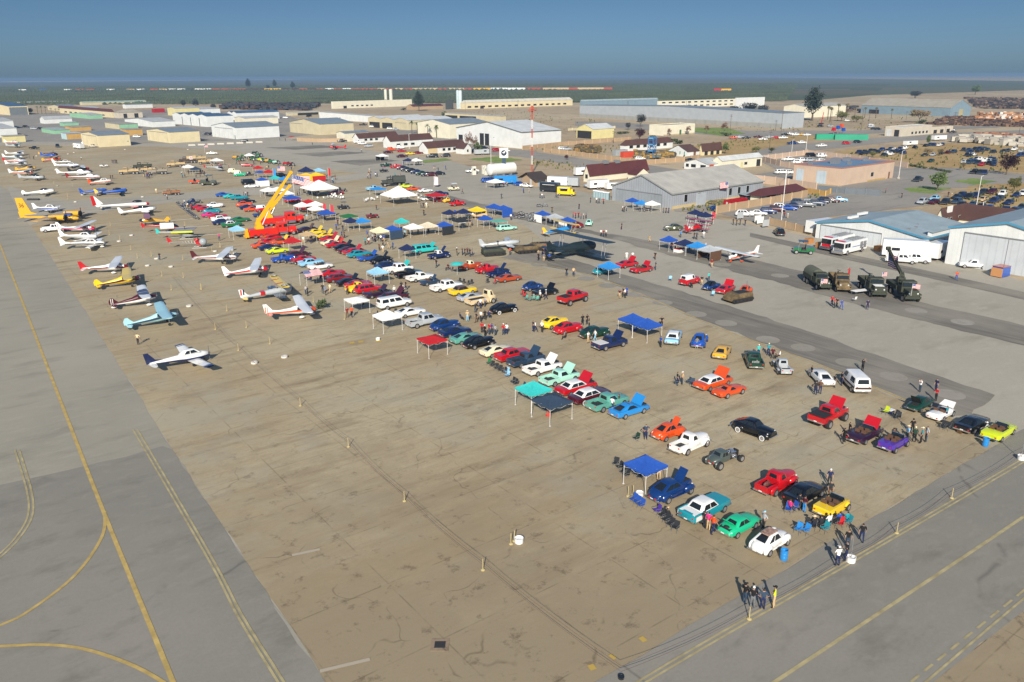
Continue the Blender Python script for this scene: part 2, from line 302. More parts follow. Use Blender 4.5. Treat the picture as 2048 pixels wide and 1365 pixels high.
def orchard(name,y0,y1,dx,dy,h,col,xs=1.0):
 X=[];y=y0
 while y<y1:
  w=y*.74+60;n=int(2*w/dx);x=-w+(np.arange(n)+rs.rand(n)*.35)*dx;X.append(np.stack([x,np.full(n,y)+rs.rand(n)*dy*.3],1));y+=dy
 P=np.concatenate(X);ok=(np.abs(P[:,1]-2160-(P[:,0])*.03)>34)&(P[:,0]<380+(P[:,1]-1150)*.35)
 keep=P[ok];n=len(keep)
 base=np.array([[1,0,.25],[.3,.95,.3],[-.8,.6,.2],[-.8,-.6,.28],[.3,-.95,.22],[.15,.05,1]])
 s=(.8+.45*rs.rand(n))[:,None,None];v=base[None]*s*np.array([dx*.5,dx*.5,h]);v=v+rs.randn(n,6,3)*.25;v[:,:,0]+=keep[:,0:1];v[:,:,1]+=keep[:,1:2]
 v=v.reshape(-1,3);f=[(0,1,5),(1,2,5),(2,3,5),(3,4,5),(4,0,5)]
 F=(np.array(f)[None]+(np.arange(n)*6)[:,None,None]).reshape(-1,3)
 me=bpy.data.meshes.new(name);me.from_pydata(v.tolist(),[],F.tolist());me.materials.append(col);o=link(name,me)
 tag(o,'wide green orchard reaching across the plain beyond the airfield buildings' if 'near' not in name else name,'orchard',kind='stuff')
 return o
M_ORCH=mat('orchard_leaves',(.062,.080,.042),.9,noise=.45,nscale=.012)
orchard('orchard',1175,2140,8,11,3.6,M_ORCH)
o2=orchard('orchard',2185,3400,13,20,5.5,M_ORCH);o2['label']='green orchard plain on the far side of the freight train'
# vehicles
def ringx(x,w,zb,zt,cr=.03,tum=.93):
 h=zt-zb;half=[(w*.86,zb),(w,zb+.22*h),(w*.995,zb+.72*h),(w*tum,zt-.02),(w*.5,zt+cr)]
 return[(x,y,z)for y,z in half]+[(x,-y,z)for y,z in half[::-1]]
def lofted(mb,st,cr=.03,m=0,tum=.93):return mb.loft([ringx(*s,cr,tum)for s in st],m)
class Cab:
 """greenhouse: rear base, rear top, front top, front base, belt z, roof z, half widths"""
 def __init__(s,rb,rt,ft,fb,zb,zt,wb,wt,rnd=.16):s.p=(rb,rt,ft,fb,zb,zt,wb,wt);s.r=rnd
 def lv(s,t):
  rb,rt,ft,fb,zb,zt,wb,wt=s.p;return rb+(rt-rb)*t,fb+(ft-fb)*t,wb+(wt-wb)*t,zb+(zt-zb)*t
 def ring(s,t,inset=0,dz=0):
  a,b,w,z=s.lv(t);a+=inset;b-=inset;w-=inset;r=s.r;o=[]
  for cx,cy,a0 in((b-r,w-r,0),(a+r,w-r,90),(a+r,-w+r,180),(b-r,-w+r,270)):
   for k in(0,45,90):o.append((cx+r*math.cos(R(a0+k)),cy+r*math.sin(R(a0+k)),z+dz))
  return o
 def shell(s,mb,m=0):return mb.loft([s.ring(0),s.ring(.5),s.ring(.92),s.ring(1,.05,.0),s.ring(1,.22,.035)],m)
 def side(s,mb,y,s0,s1,t0=.12,t1=.86,m=0):
  q=[]
  for t,u in((t0,s0),(t0,s1),(t1,s1),(t1,s0)):
   a,b,w,z=s.lv(t);q.append((a+s.r+(b-a-2*s.r)*u,y*(w+.014),z))
  return mb.add(q,[(0,1,2,3)if y<0 else(3,2,1,0)],m)
 def end(s,mb,front,t0=.1,t1=.88,k=.96,m=0):
  q=[]
  for t,u in((t0,-1),(t0,1),(t1,1),(t1,-1)):
   a,b,w,z=s.lv(t);q.append(((b+.014)if front else(a-.014),u*(w-s.r)*k,z))
  return mb.add(q,[(0,1,2,3)if front else(3,2,1,0)],m)
TY={}
def car_type(name,st,cab,wh,cr=.03,tum=.93,panes=((.04,.5),(.54,.96)),fen=0,bed=None,hood=None,open_=0,bump=1,extra=None,tr=None,box=None):
 TY[name]=dict(st=st,cab=cab,wh=wh,cr=cr,tum=tum,panes=panes,fen=fen,bed=bed,hood=hood,open=open_,bump=bump,extra=extra,tr=tr,box=box)
S=lambda*a:list(a)
car_type('sedan',S((-2.62,.84,.36,.78),(-2.5,.96,.28,.90),(-1.4,1.0,.25,.95),(0,1.0,.24,.95),(1.3,1.0,.25,.94),(2.4,.97,.28,.87),(2.6,.86,.36,.76)),(-1.85,-1.1,.42,1.05,.92,1.4,.88,.66),(-1.6,1.6,.34),hood=(1.1,2.45,.9,.96))
car_type('muscle',S((-2.35,.8,.36,.82),(-2.25,.9,.28,.93),(-1.3,.95,.25,.96),(0,.93,.22,.9),(1.1,.94,.22,.9),(2.2,.9,.28,.82),(2.36,.8,.36,.7)),(-2.05,-.75,.15,.95,.88,1.3,.82,.58),(-1.35,1.4,.33),panes=((.3,.95),),hood=(1.0,2.2,.8,.93))
car_type('fifties',S((-2.48,.82,.36,.92),(-2.4,.93,.3,1.02),(-1.4,.97,.27,1.0),(0,.96,.25,1.0),(1.1,.97,.26,1.02),(2.3,.92,.3,.98),(2.46,.8,.36,.84)),(-1.55,-1.05,.35,.85,.98,1.52,.84,.66),(-1.4,1.45,.35),hood=(.95,2.3,.75,1.05),extra='fins')
car_type('fat',S((-2.4,.45,.4,.75),(-2.15,.72,.32,1.0),(-1.5,.84,.27,1.16),(-.5,.86,.25,1.14),(.5,.8,.25,1.12),(1.6,.6,.3,1.1),(2.2,.38,.36,.98)),(-2.0,-.85,.2,.65,1.08,1.6,.78,.56),(-1.35,1.5,.35),fen=1,cr=.06,tum=.86,hood=(.75,2.05,.5,1.16))
car_type('bug',S((-2.0,.3,.4,.62),(-1.82,.5,.32,.86),(-1.3,.68,.28,1.02),(-.4,.74,.26,1.02),(.6,.72,.26,.98),(1.4,.5,.3,.9),(1.95,.28,.4,.62)),(-1.6,-.55,.28,.72,.96,1.48,.7,.5),(-1.2,1.2,.32),fen=1,cr=.07,tum=.85,panes=((.06,.42),(.48,.94)),hood=(.75,1.75,.42,.99))
car_type('ghia',S((-2.05,.55,.38,.66),(-1.85,.76,.3,.82),(-1.2,.82,.26,.9),(0,.82,.24,.86),(1.1,.8,.25,.82),(1.8,.7,.3,.74),(2.05,.5,.36,.6)),(-1.3,-.7,.25,.75,.84,1.28,.72,.54),(-1.2,1.2,.31),cr=.06,tum=.85,hood=(.8,1.85,.55,.86))
car_type('vette',S((-2.25,.7,.4,.76),(-2.1,.86,.3,.86),(-1.3,.93,.25,.88),(-.2,.8,.22,.74),(1.0,.9,.22,.84),(1.9,.84,.28,.74),(2.3,.6,.4,.55)),(-1.35,-.55,.1,.7,.76,1.17,.7,.5),(-1.25,1.25,.35),cr=.05,tum=.84,panes=((.3,.95),),bump=0,hood=(.8,2.0,.6,.84))
car_type('roadster',S((-1.95,.6,.36,.7),(-1.8,.8,.28,.86),(-1.1,.86,.25,.88),(-.2,.76,.22,.74),(.9,.84,.22,.84),(1.6,.72,.28,.72),(1.95,.45,.36,.56)),(.15,.3,.38,.5,.76,1.06,.55,.5),(-1.1,1.15,.35),cr=.06,tum=.84,open_=1,bump=0,hood=(.6,1.6,.45,.86))
car_type('conv',S((-2.35,.8,.36,.82),(-2.2,.92,.28,.92),(-1.2,.96,.25,.92),(0,.95,.22,.88),(1.1,.95,.22,.9),(2.2,.9,.28,.82),(2.36,.8,.36,.7)),(.45,.62,.72,.95,.88,1.28,.78,.66),(-1.4,1.4,.33),open_=1,hood=(1.0,2.2,.8,.93))
car_type('thing',S((-1.85,.7,.45,.9),(-1.75,.76,.38,1.0),(-1,.78,.36,1.0),(0,.78,.34,.98),(.9,.76,.36,1.0),(1.55,.66,.4,.88),(1.8,.6,.45,.7)),(.55,.68,.72,.84,.95,1.36,.68,.62,.05),(-1.2,1.2,.33),open_=1,cr=.0,tum=.98,fen=.6,hood=(.9,1.6,.5,.95))
car_type('hotrod',S((-1.7,.35,.55,.8),(-1.45,.55,.5,1.0),(-.9,.62,.45,1.12),(0,.62,.45,1.1),(.35,.55,.45,1.08)),(-1.0,-.75,.1,.22,1.05,1.5,.6,.5,.12),(-1.3,1.75,.36),cr=.05,tum=.9,panes=((.08,.46),(.54,.92)),bump=0,extra='rod')
car_type('rodpickup',S((-.55,.6,.45,1.1),(-.3,.64,.42,1.15),(.4,.62,.42,1.15),(.7,.5,.45,1.1),(1.7,.36,.5,1.05)),(-.5,-.42,.35,.5,1.12,1.62,.6,.52,.12),(-1.3,1.6,.37),panes=((.1,.9),),bump=0,bed=(-2.1,-.56,.62,1.0,.62),extra='openfen')
car_type('pickup',S((-.7,.95,.5,1.02),(-.6,.97,.36,1.04),(.3,.98,.34,1.04),(1.2,.97,.34,1.04),(2.3,.95,.36,1.0),(2.45,.88,.42,.9)),(-.72,-.62,.45,.95,1.02,1.62,.86,.7,.14),(-1.55,1.6,.38),panes=((.12,.92),),bed=(-2.6,-.7,.62,1.04,.97),hood=(1.0,2.3,.82,1.06))
car_type('crewpickup',S((-.9,.97,.55,1.12),(-.8,.99,.4,1.14),(.5,1.0,.38,1.14),(1.5,.99,.38,1.14),(2.6,.96,.42,1.08),(2.8,.86,.5,.95)),(-.85,-.7,.9,1.5,1.12,1.82,.9,.74,.16),(-1.9,1.9,.4),panes=((.04,.42),(.5,.94)),bed=(-2.9,-.88,.68,1.15,.98),hood=(1.5,2.6,.82,1.16))
car_type('fatpickup',S((-.75,.75,.5,1.12),(-.6,.82,.4,1.16),(.3,.84,.38,1.16),(.9,.74,.38,1.14),(1.9,.6,.42,1.1),(2.35,.42,.5,.98)),(-.72,-.6,.25,.55,1.14,1.7,.76,.62,.2),(-1.45,1.55,.38),fen=1,panes=((.14,.9),),bed=(-2.4,-.74,.68,1.05,.68),cr=.07,tum=.86,hood=(.65,2.1,.5,1.2))
car_type('suburban',S((-2.8,.92,.5,1.1),(-2.75,.98,.4,1.15),(-1,1.0,.38,1.15),(.8,1.0,.38,1.15),(1.5,.99,.38,1.12),(2.65,.96,.42,1.06),(2.8,.86,.5,.95)),(-2.75,-2.65,.9,1.5,1.13,1.86,.92,.78,.16),(-1.7,1.85,.4),panes=((.03,.34),(.4,.62),(.67,.96)),hood=(1.5,2.6,.85,1.12))
car_type('suv',S((-2.3,.86,.45,1.0),(-2.2,.92,.34,1.05),(-1,.94,.3,1.04),(.8,.94,.3,1.02),(1.6,.92,.32,.96),(2.2,.85,.4,.82),(2.35,.7,.45,.7)),(-2.2,-1.75,.35,1.25,1.0,1.68,.86,.66),(-1.4,1.4,.36),panes=((.06,.3),(.35,.62),(.66,.95)))
car_type('hatch',S((-2.3,.76,.4,.9),(-2.2,.86,.32,1.0),(-1.2,.9,.26,.96),(.6,.9,.25,.92),(1.5,.88,.28,.85),(2.15,.8,.34,.72),(2.3,.6,.4,.6)),(-1.85,-1.0,.15,1.15,.9,1.44,.82,.6),(-1.35,1.4,.33),panes=((.1,.46),(.5,.92)),bump=0)
car_type('van',S((-2.4,.9,.45,1.15),(-2.35,.97,.36,1.2),(0,1.0,.34,1.2),(1.4,.99,.34,1.18),(2.2,.95,.38,1.05),(2.35,.85,.45,.9)),(-2.36,-2.2,1.15,1.75,1.18,2.0,.95,.8,.14),(-1.5,1.5,.36),panes=((.06,.4),(.72,.96)))
car_type('panel',S((-2.3,.7,.45,1.1),(-2.1,.82,.36,1.2),(-.8,.85,.34,1.2),(.3,.84,.34,1.18),(.9,.72,.38,1.14),(1.9,.56,.42,1.08),(2.3,.4,.5,.95)),(-2.1,-1.9,.3,.6,1.16,1.85,.78,.66,.2),(-1.35,1.55,.37),fen=1,cr=.06,tum=.88,panes=((.72,.95),),hood=(.7,2.05,.5,1.18))
car_type('coe',S((.9,.95,.6,1.3),(1.1,1.0,.5,1.4),(2.0,1.0,.5,1.35),(2.5,.7,.55,1.2)),(.9,1.0,1.75,2.1,1.35,2.25,.95,.8,.22),(-1.2,1.7,.45),panes=((.25,.85),),bed=(-2.6,.9,.9,1.15,1.05),fen=.9,cr=.06)
car_type('wagon',S((-2.55,.84,.36,.84),(-2.45,.94,.28,.95),(0,.97,.25,.95),(1.3,.97,.25,.93),(2.3,.93,.28,.87),(2.5,.84,.36,.76)),(-2.35,-2.0,.5,1.1,.93,1.5,.86,.7),(-1.5,1.55,.34),panes=((.04,.34),(.38,.66),(.7,.96)))
WM={}
def wheel_mesh(r,w=.24,ww=False,merged=True):
 k=('w',r,w,ww)
 if k not in WM:
  t=MB();n=16
  pr=[(r*.62,-w/2+.01),(r*.9,-w/2),(r,-w/2+.04),(r,w/2-.04),(r*.9,w/2),(r*.62,w/2-.01)]
  t.loft([[(q*math.cos(6.2832*j/n),z,q*math.sin(6.2832*j/n))for j in range(n)]for q,z in pr])
  rim=MB();pr=[(r*.62,w/2-.005),(r*.5,w/2-.04),(r*.2,w/2-.03),(.03,w/2)]
  for s in(1,-1):rim.loft([[(q*math.cos(6.2832*j/n),z*s,q*math.sin(6.2832*j/n))for j in range(n)]for q,z in pr])
  for s in(1,-1):
   for j in range(5):a=6.2832*j/5;rim.box(-.02,.02,(w/2-.03)*s-.01,(w/2-.03)*s+.012,.02,r*.58,0);rim.v[-8:]=[(x*math.cos(a)+z*math.sin(a),y,-x*math.sin(a)+z*math.cos(a))for x,y,z in rim.v[-8:]]
  band=None
  if ww:
   band=MB()
   for s in(1,-1):band.loft([[(q*math.cos(6.2832*j/n),(w/2+.006)*s,q*math.sin(6.2832*j/n))for j in range(n)]for q in(r*.62,r*.88)],0,cap=False)
  WM[k]=(t.mesh('tyre',[M_TYRE],40),rim.mesh('rim',[M_RIM],40),band.mesh('whitewall',[M_WW])if band else None)
  a=MB();a.v=list(t.v)+list((rim).v);a.f=list(t.f)+[tuple(i+len(t.v)for i in f)for f in rim.f];a.m=[0]*len(t.f)+[1]*len(rim.f)
  WM[k+('m',)]=a.mesh('wheel',[M_TYRE,M_RIM],40);WM[k+('raw',)]=(a.v,a.f,a.m)
 return WM[k]
def car_parts(tn,lift=0):
 """meshes of every part of one vehicle type"""
 T=TY[tn];P={};cab=Cab(*T['cab']);st=T['st'];xr,xf,wr=T['wh']
 W=max(s[1]for s in st);x0,x1=st[0][0],st[-1][0]
 body=MB();lofted(body,st,T['cr'],0,T['tum'])
 if T['bed']:
  a,b,zf,zt,w=T['bed'];x0=a
  body.box(a,b,-w,w,.42,zf);body.box(a,b,-w,-w+.12,zf,zt);body.box(a,b,w-.12,w,zf,zt);body.box(a,a+.07,-w+.12,w-.12,zf,zt);body.box(b-.05,b,-w+.12,w-.12,zf,zt)
  fl=MB().box(a+.09,b-.07,-w+.14,w-.14,zf,zf+.02);P['cargo_bed']=(fl,M_DARK)
 if T['fen']:
  k=T['fen']
  for y in(1,-1):
   body.ell((xr-.02,y*(W-.06*k),.52),(.62*k,.2*k,.42*k),0,12,8);body.ell((xf,y*(W-.1*k),.55),(.66*k,.26*k,.4*k),0,12,8)
   body.box(xr+.4,xf-.4,y*(W-.1)-.12,y*(W-.1)+.12,.3,.36)
 if T['extra']=='fins':
  for y in(1,-1):body.box(x0+.02,x0+1.2,y*(W-.1)-.07,y*(W-.1)+.05,.95,1.1,0,.05,.02)
 if T['extra']in('rod','openfen'):
  fr=MB()
  for y in(-.35,.35):fr.box(.3,2.0,y-.05,y+.05,.4,.5)
  fr.tube((xf,-.75,.38),(xf,.75,.38),.04);fr.box(1.72,1.86,-.28,.28,.5,1.05)
  P['chassis']=(fr,M_DARK)
  en=MB().box(.75,1.5,-.24,.24,.5,.9)
  for y in(-.22,.22):en.box(.8,1.45,y-.1,y+.1,.85,1.02);[en.tube((.85+.17*i,y*1.4,.8),(.8+.17*i,y*2.1,.55),.035)for i in range(4)]
  en.box(.95,1.3,-.12,.12,1.0,1.18);P['engine']=(en,M_CHROME)
  if T['extra']=='openfen':
   for y in(1,-1):body.box(xr-.5,xr+.5,y*.84-.14,y*.84+.14,.72,.8,0,.12,.02);body.box(xf-.45,xf+.5,y*.7-.13,y*.7+.13,.74,.8,0,.12,.02)
  else:
   for y in(1,-1):body.ell((xr,y*.64,.5),(.5,.18,.38),0,10,6)
 P['body']=(body,'B')
 gl={'windshield':MB(),'rear_window':MB()}
 if T['open']:
  ws=MB();cab.end(ws,True,.05,.98,1);cab.end(ws,False,.05,.98,1)
  fr=MB();zb,zt=T['cab'][4],T['cab'][5];xm=(T['cab'][1]+T['cab'][2])/2;w=T['cab'][7];xb=T['cab'][3]
  fr.tube((xb,w*1.08,zb),(xm,w,zt),.025,n=5);fr.tube((xb,-w*1.08,zb),(xm,-w,zt),.025,n=5);fr.tube((xm,-w,zt),(xm,w,zt),.025,n=5)
  P['windshield']=(ws,M_GLASS);P['windshield_frame']=(fr,M_CHROME)
  c=MB();zc=T['cab'][4]+.06;w=st[3][1]*.74;c.box(T['cab'][0]-1.35,T['cab'][0]+.2,-w,w,zc-.1,zc+.012);P['cockpit']=(c,M_DARK)
  se=MB()
  for sx in(T['cab'][0]-.45,T['cab'][0]-1.15)[:1 if tn=='roadster' else 2]:
   for y in(-.34,.34):se.box(sx-.28,sx+.2,y-.24,y+.24,zc,zc+.07);se.box(sx-.32,sx-.2,y-.24,y+.24,zc,zc+.34,0,.02,.04)
  P['seats']=(se,'S')
 else:
  sh=MB();cab.shell(sh);P['roof']=(sh,'R')
  cab.end(gl['windshield'],True);cab.end(gl['rear_window'],False,.2,.84,.86 if T['bed']is None else .75)
  for k in gl:P[k]=(gl[k],M_GLASS)
  for y in(-1,1):
   g=MB();[cab.side(g,y,a,b)for a,b in T['panes']];P['side_window'+('' if y<0 else '#')]=(g,M_GLASS)
 if T['bump']:
  for nm,x in(('rear_bumper',x0-.04),('front_bumper',x1+.04)):
   w=W*.93;P[nm]=(MB().box(x-.06,x+.06,-w,w,.4,.53,0,.01,.02),M_CHROME)
 wf,wrr=st[-1][1],(T['bed'][4]if T['bed']else st[0][1])
 zf=st[-1][3]-.14;zr=(T['bed'][3]if T['bed']else st[0][3])-.18
 for y in(-1,1):
  s='' if y<0 else '#'
  yl=y*(wf*.76 if not T['fen']else W*.78);xl=x1-(.0 if not T['fen']else .3)
  P['headlight'+s]=(MB().ell((xl,yl,zf),(.07,.1,.1),0,8,4),M_LAMP)
  P['taillight'+s]=(MB().box(x0-.03,x0+.03,y*wrr*.78-.08,y*wrr*.78+.08,zr-.06,zr+.06),M_TAIL)
 P['number_plate']=(MB().box(x0-.12,x0-.105,-.16,.16,.5,.6),M_WW)
 if T['hood']:
  a,b,w,z=T['hood'];L=b-a;an=R(52)
  pts=[(a,-w,z+.04),(a+L*math.cos(an),-w*.92,z+.04+L*math.sin(an)),(a+L*math.cos(an),w*.92,z+.04+L*math.sin(an)),(a,w,z+.04)]
  P['hood']=(MB().slab(pts,(-.04*math.sin(an),0,.04*math.cos(an))),'B')
  ub=MB();pts2=[(Vector(p)+Vector((.012,0,-.012)))for p in pts];c=sum(pts2,Vector())/4;ub.add([tuple(c+(p-c)*.86)for p in pts2],[(0,1,2,3)]);P['hood_lining']=(ub,M_DARK)
  e=MB().box(a+.1,b-.12,-w*.72,w*.72,z-.1,z+.035);e.box(a+.25,b-.4,-.28,.28,z+.03,z+.1);P['engine_bay']=(e,M_DARK)
  r=MB();L=abs(st[0][0]-T['cab'][0]);P['_']=(r,M_DARK)
 if T['extra']in('rod','openfen'):P.pop('hood',0)
 P.pop('_',None)
 return P,(xr,xf,wr,W)
CARC={}
def car(px,py,az,tn,col,label=None,roof=None,fl='',group=None,cat='car',name=None,zc=.55,lo=None,second=None):
 """a vehicle seen with its middle at the pixel (px, py)"""
 p=at(px,py,zc);dist=p.length
 lo=dist>235 if lo is None else lo
 lift=.34 if 'l' in fl else 0
 nm=name or{'pickup':'pickup_truck','crewpickup':'pickup_truck','fatpickup':'vintage_pickup','bug':'small_round_car','suburban':'large_suv','suv':'suv','van':'van','coe':'flatbed_truck','hotrod':'hot_rod','rodpickup':'hot_rod','conv':'convertible','roadster':'roadster','panel':'panel_van','thing':'open_utility_car','wagon':'station_wagon'}.get(tn,'show_car' if not lo else 'parked_car')
 p.z=GZ
 if(tn,lo)not in CARC:
  P,w=car_parts(tn)
  if lo:
   a=MB();mats=[None,None,M_GLASS,M_TYRE,M_RIM,M_DARK,M_CHROME]
   for k,(mb,mm)in P.items():
    if k in('hood','hood_lining','engine_bay','number_plate')or 'light' in k:continue
    i={'B':0,'R':1,'S':1}.get(mm if isinstance(mm,str)else '',None)
    if i is None:i=mats.index(mm)if mm in mats else 5
    o=len(a.v);a.v+=mb.v;a.f+=[tuple(j+o for j in f)for f in mb.f];a.m+=[i]*len(mb.f)
   wheel_mesh(w[2]);rv,rf,rm=WM[('w',w[2],.24,False,'raw')]
   for x in(w[0],w[1]):
    for y in(-1,1):
     o=len(a.v);a.v+=[(vx+x,vy+y*(w[3]-.1+(.13 if TY[tn]['fen']else 0)),vz+w[2])for vx,vy,vz in rv];a.f+=[tuple(j+o for j in f)for f in rf];a.m+=[3+j for j in rm]
   CARC[(tn,lo)]=(a.mesh(nm,[paint('white'),paint('white')]+mats[2:],38),w)
  else:
   Q={}
   for k,(mb,mm)in P.items():Q[k]=(mb.mesh(k.rstrip('#'),[paint('white')if isinstance(mm,str)else mm],38),mm)
   CARC[(tn,lo)]=(Q,w)
 Q,w=CARC[(tn,lo)];rc=roof or col
 if lo:
  o=link(nm,Q,None,p,R(90-az),[paint(col),paint(rc)])
  if lift:o.location.z+=lift
  if label:tag(o,label,cat,group)
  return o
 root=empty(nm,p,az,label,cat,group)
 for k,(me,mm)in Q.items():
  b=k.rstrip('#')
  if b in('hood','hood_lining','engine_bay')and 'h' not in fl:continue
  mm2=paint(second if(second and b=='hood')else col)if mm=='B' else paint(rc)if mm=='R' else cloth('brown')if mm=='S' else None
  o=link(b,me,root,(0,0,lift),mats=[mm2]if mm2 else None)
 xr,xf,wr,W=w;wr2=wr+(.12 if lift else 0)
 big='p' in fl
 for x in(xr,xf):
  for y in(-1,1):
   r_=wr2*(1.18 if(tn in('hotrod',)and x==xr)else 1);t,rim,band=wheel_mesh(round(r_,3),.36 if(tn=='hotrod' and x==xr)or lift else .24,'w' in fl)
   yy=y*(W-.1+(.12 if lift else 0)+(.13 if TY[tn]['fen']else 0))if tn not in('hotrod','rodpickup')else y*.78
   wh=link('wheel',t,root,(x,yy,r_));link('rim',rim,wh)
   if band:link('whitewall',band,wh)
 if 't' in fl:
  x0=TY[tn]['st'][0][0];z=TY[tn]['st'][1][3]
  m=MB().box(x0+.12,x0+.85,-.5,.5,z-.12,z+.07);m.ell((x0+.4,0,z+.08),(.2,.28,.1));m.build('engine',M_DARK,root)
  MB().slab([(x0+.9,-.55,z+.08),(x0+.45,-.5,z+.55),(x0+.45,.5,z+.55),(x0+.9,.55,z+.08)],(.03,0,.03)).build('engine_lid',paint(col),root)
 if 'd' in fl:
  T=TY[tn]['cab'];MB().box(-.5,.5,-.03,.03,0,.62).build('open_door',paint(col),root).matrix_local=Matrix.Translation((.35,-W-.38,.4+lift))@Matrix.Rotation(R(-65),4,'Z')
 return root
GZ=.05
# people
CLO={}
def person_mesh(pose):
 """one continuous body grown from a jointed skeleton, hands with five fingers"""
 J={'pelvis':(0,0,.93,.15),'waist':(0,0,1.08,.135),'chest':(0,.0,1.3,.165),'neck':(.0,0,1.49,.062),'head':(.015,0,1.6,.088),'crown':(.0,0,1.7,.085)}
 E=[('pelvis','waist'),('waist','chest'),('chest','neck'),('neck','head'),('head','crown')]
 st=.17 if pose=='walk' else .02
 sit=pose=='sit'
 for s,y in(('l',1),('r',-1)):
  f=y*st
  if sit:
   J['hip'+s]=(.02,y*.1,.52,.1);J['knee'+s]=(.44,y*.14,.5,.07);J['ank'+s]=(.46,y*.14,.1,.048);J['toe'+s]=(.6,y*.15,.05,.045)
  else:
   J['hip'+s]=(0,y*.1,.86,.1);J['knee'+s]=(f*.9+.03,y*.11,.49,.07);J['ank'+s]=(f*1.5-.02,y*.12,.09,.048);J['toe'+s]=(f*1.5+.15,y*.13,.045,.045)
  J['sho'+s]=(0,y*.19,1.42,.062)
  if pose=='photo':a=((.16,y*.26,1.27),(.3,y*.1,1.5))
  elif pose=='hips':a=((-.06,y*.4,1.2),(.06,y*.24,1.02))
  elif pose=='fold':a=((.08,y*.27,1.17),(.24,y*.02,1.16))
  elif sit:a=((.06,y*.27,1.17),(.3,y*.2,1.02))
  else:a=((-.03-f*.5,y*.27,1.15),(.08-f*.9,y*.27,.9))
  J['elb'+s]=(*a[0],.045);J['wri'+s]=(*a[1],.03)
  w=Vector(a[1]);d=(w-Vector(a[0])).normalized();J['palm'+s]=(*(w+d*.07),.034)
  E+=[('pelvis','hip'+s),('hip'+s,'knee'+s),('knee'+s,'ank'+s),('ank'+s,'toe'+s),('chest','sho'+s),('sho'+s,'elb'+s),('elb'+s,'wri'+s),('wri'+s,'palm'+s)]
 if sit:
  for k in('pelvis','waist','chest','neck','head','crown','shol','shor','elbl','elbr','wril','wrir','palml','palmr'):
   x,y,z,r=J[k];J[k]=(x-(z-.93)*.12,y,z-.38,r)
 names=list(J);me=bpy.data.meshes.new('t');me.from_pydata([J[k][:3]for k in names],[(names.index(a),names.index(b))for a,b in E],[])
 o=bpy.data.objects.new('t',me);COL.objects.link(o);o.modifiers.new('s','SKIN');o.modifiers.new('d','SUBSURF').levels=1
 for i,k in enumerate(names):
  v=me.skin_vertices[0].data[i];r=J[k][3];v.radius=(r,r*(.72 if k in('chest','waist','pelvis')else 1))if False else(r,r);v.use_root=(k=='pelvis')
 dg=bpy.context.evaluated_depsgraph_get();ev=o.evaluated_get(dg);m2=bpy.data.meshes.new_from_object(ev)
 V=[tuple(v.co)for v in m2.vertices];F=[tuple(p.vertices)for p in m2.polygons]
 bpy.data.objects.remove(o);bpy.data.meshes.remove(me);bpy.data.meshes.remove(m2)
 dz=-.38 if sit else 0
 V=[((x*.78,y,z)if .8+dz<z<1.46+dz and abs(y)<.22 and not sit else(x,y,z))for x,y,z in V]
 segs=[]
 part={'pelvis':2,'waist':1,'chest':1,'neck':0,'head':0,'crown':3}
 def seg(a,b,m):segs.append((Vector(J[a][:3]),Vector(J[b][:3]),m))
 seg('pelvis','waist',1);seg('waist','chest',1);seg('chest','neck',1);seg('neck','head',0);seg('head','crown',0)
 for s in 'lr':
  seg('pelvis','hip'+s,2);seg('hip'+s,'knee'+s,2);seg('knee'+s,'ank'+s,2);seg('ank'+s,'toe'+s,3);seg('chest','sho'+s,1);seg('sho'+s,'elb'+s,1);seg('elb'+s,'wri'+s,0);seg('wri'+s,'palm'+s,0)
 M=[]
 hz=J['head'][2];hx=J['head'][0]
 for f in F:
  c=sum((Vector(V[i])for i in f),Vector())/len(f);best=9;mm=0
  for a,b,m in segs:
   t=max(0,min(1,(c-a).dot(b-a)/(b-a).length_squared));d=(c-a-(b-a)*t).length
   if d<best:best=d;mm=m
  if mm==1 and c.z<J['pelvis'][2]+.06:mm=2
  if mm==0 and c.z>hz-.04 and abs(c.y)<.15 and(c.z>hz+.06 or c.x<hx-.02):mm=4
  M.append(mm)
 b=MB();b.add(V,F);b.m=M
 for s,y in(('l',1),('r',-1)):
  w=Vector(J['wri'+s][:3]);p=Vector(J['palm'+s][:3]);d=(p-w).normalized();sd_=d.cross(Vector((1,0,0)if abs(d.x)<.8 else(0,0,1))).normalized();cu=d.cross(sd_)
  for i,L in enumerate((.07,.08,.075,.06)):
   q=p+d*.02+sd_*(i-1.5)*.017;k=q+d*L*.55;b.tube(q,k,.0095,.0085,5);b.tube(k,k+(d*.7+cu*.6).normalized()*L*.5,.0085,.007,5)
  q=p-d*.03+sd_*.03;k=q+(d*.5+sd_*.7)*.045;b.tube(q,k,.011,.009,5);b.tube(k,k+d*.03,.009,.008,5)
 h=Vector(J['head'][:3])
 b.ell(h+Vector((.09,0,.01)),(.018,.012,.02),0,6,4)
 for y in(1,-1):b.ell(h+Vector((0,y*.088,.005)),(.018,.01,.03),0,6,4);b.ell(h+Vector((.077,y*.032,.035)),(.012,.012,.009),3,6,4)
 b.box(h.x+.07,h.x+.088,-.022,.022,h.z-.05,h.z-.043,3)
 return b.mesh('person',[mat('skin',(.42,.24,.16),.6),cloth('grey'),cloth('navy'),cloth('black'),mat('dark_hair',(.03,.022,.016),.8)],60)
PM={}
HATM={}
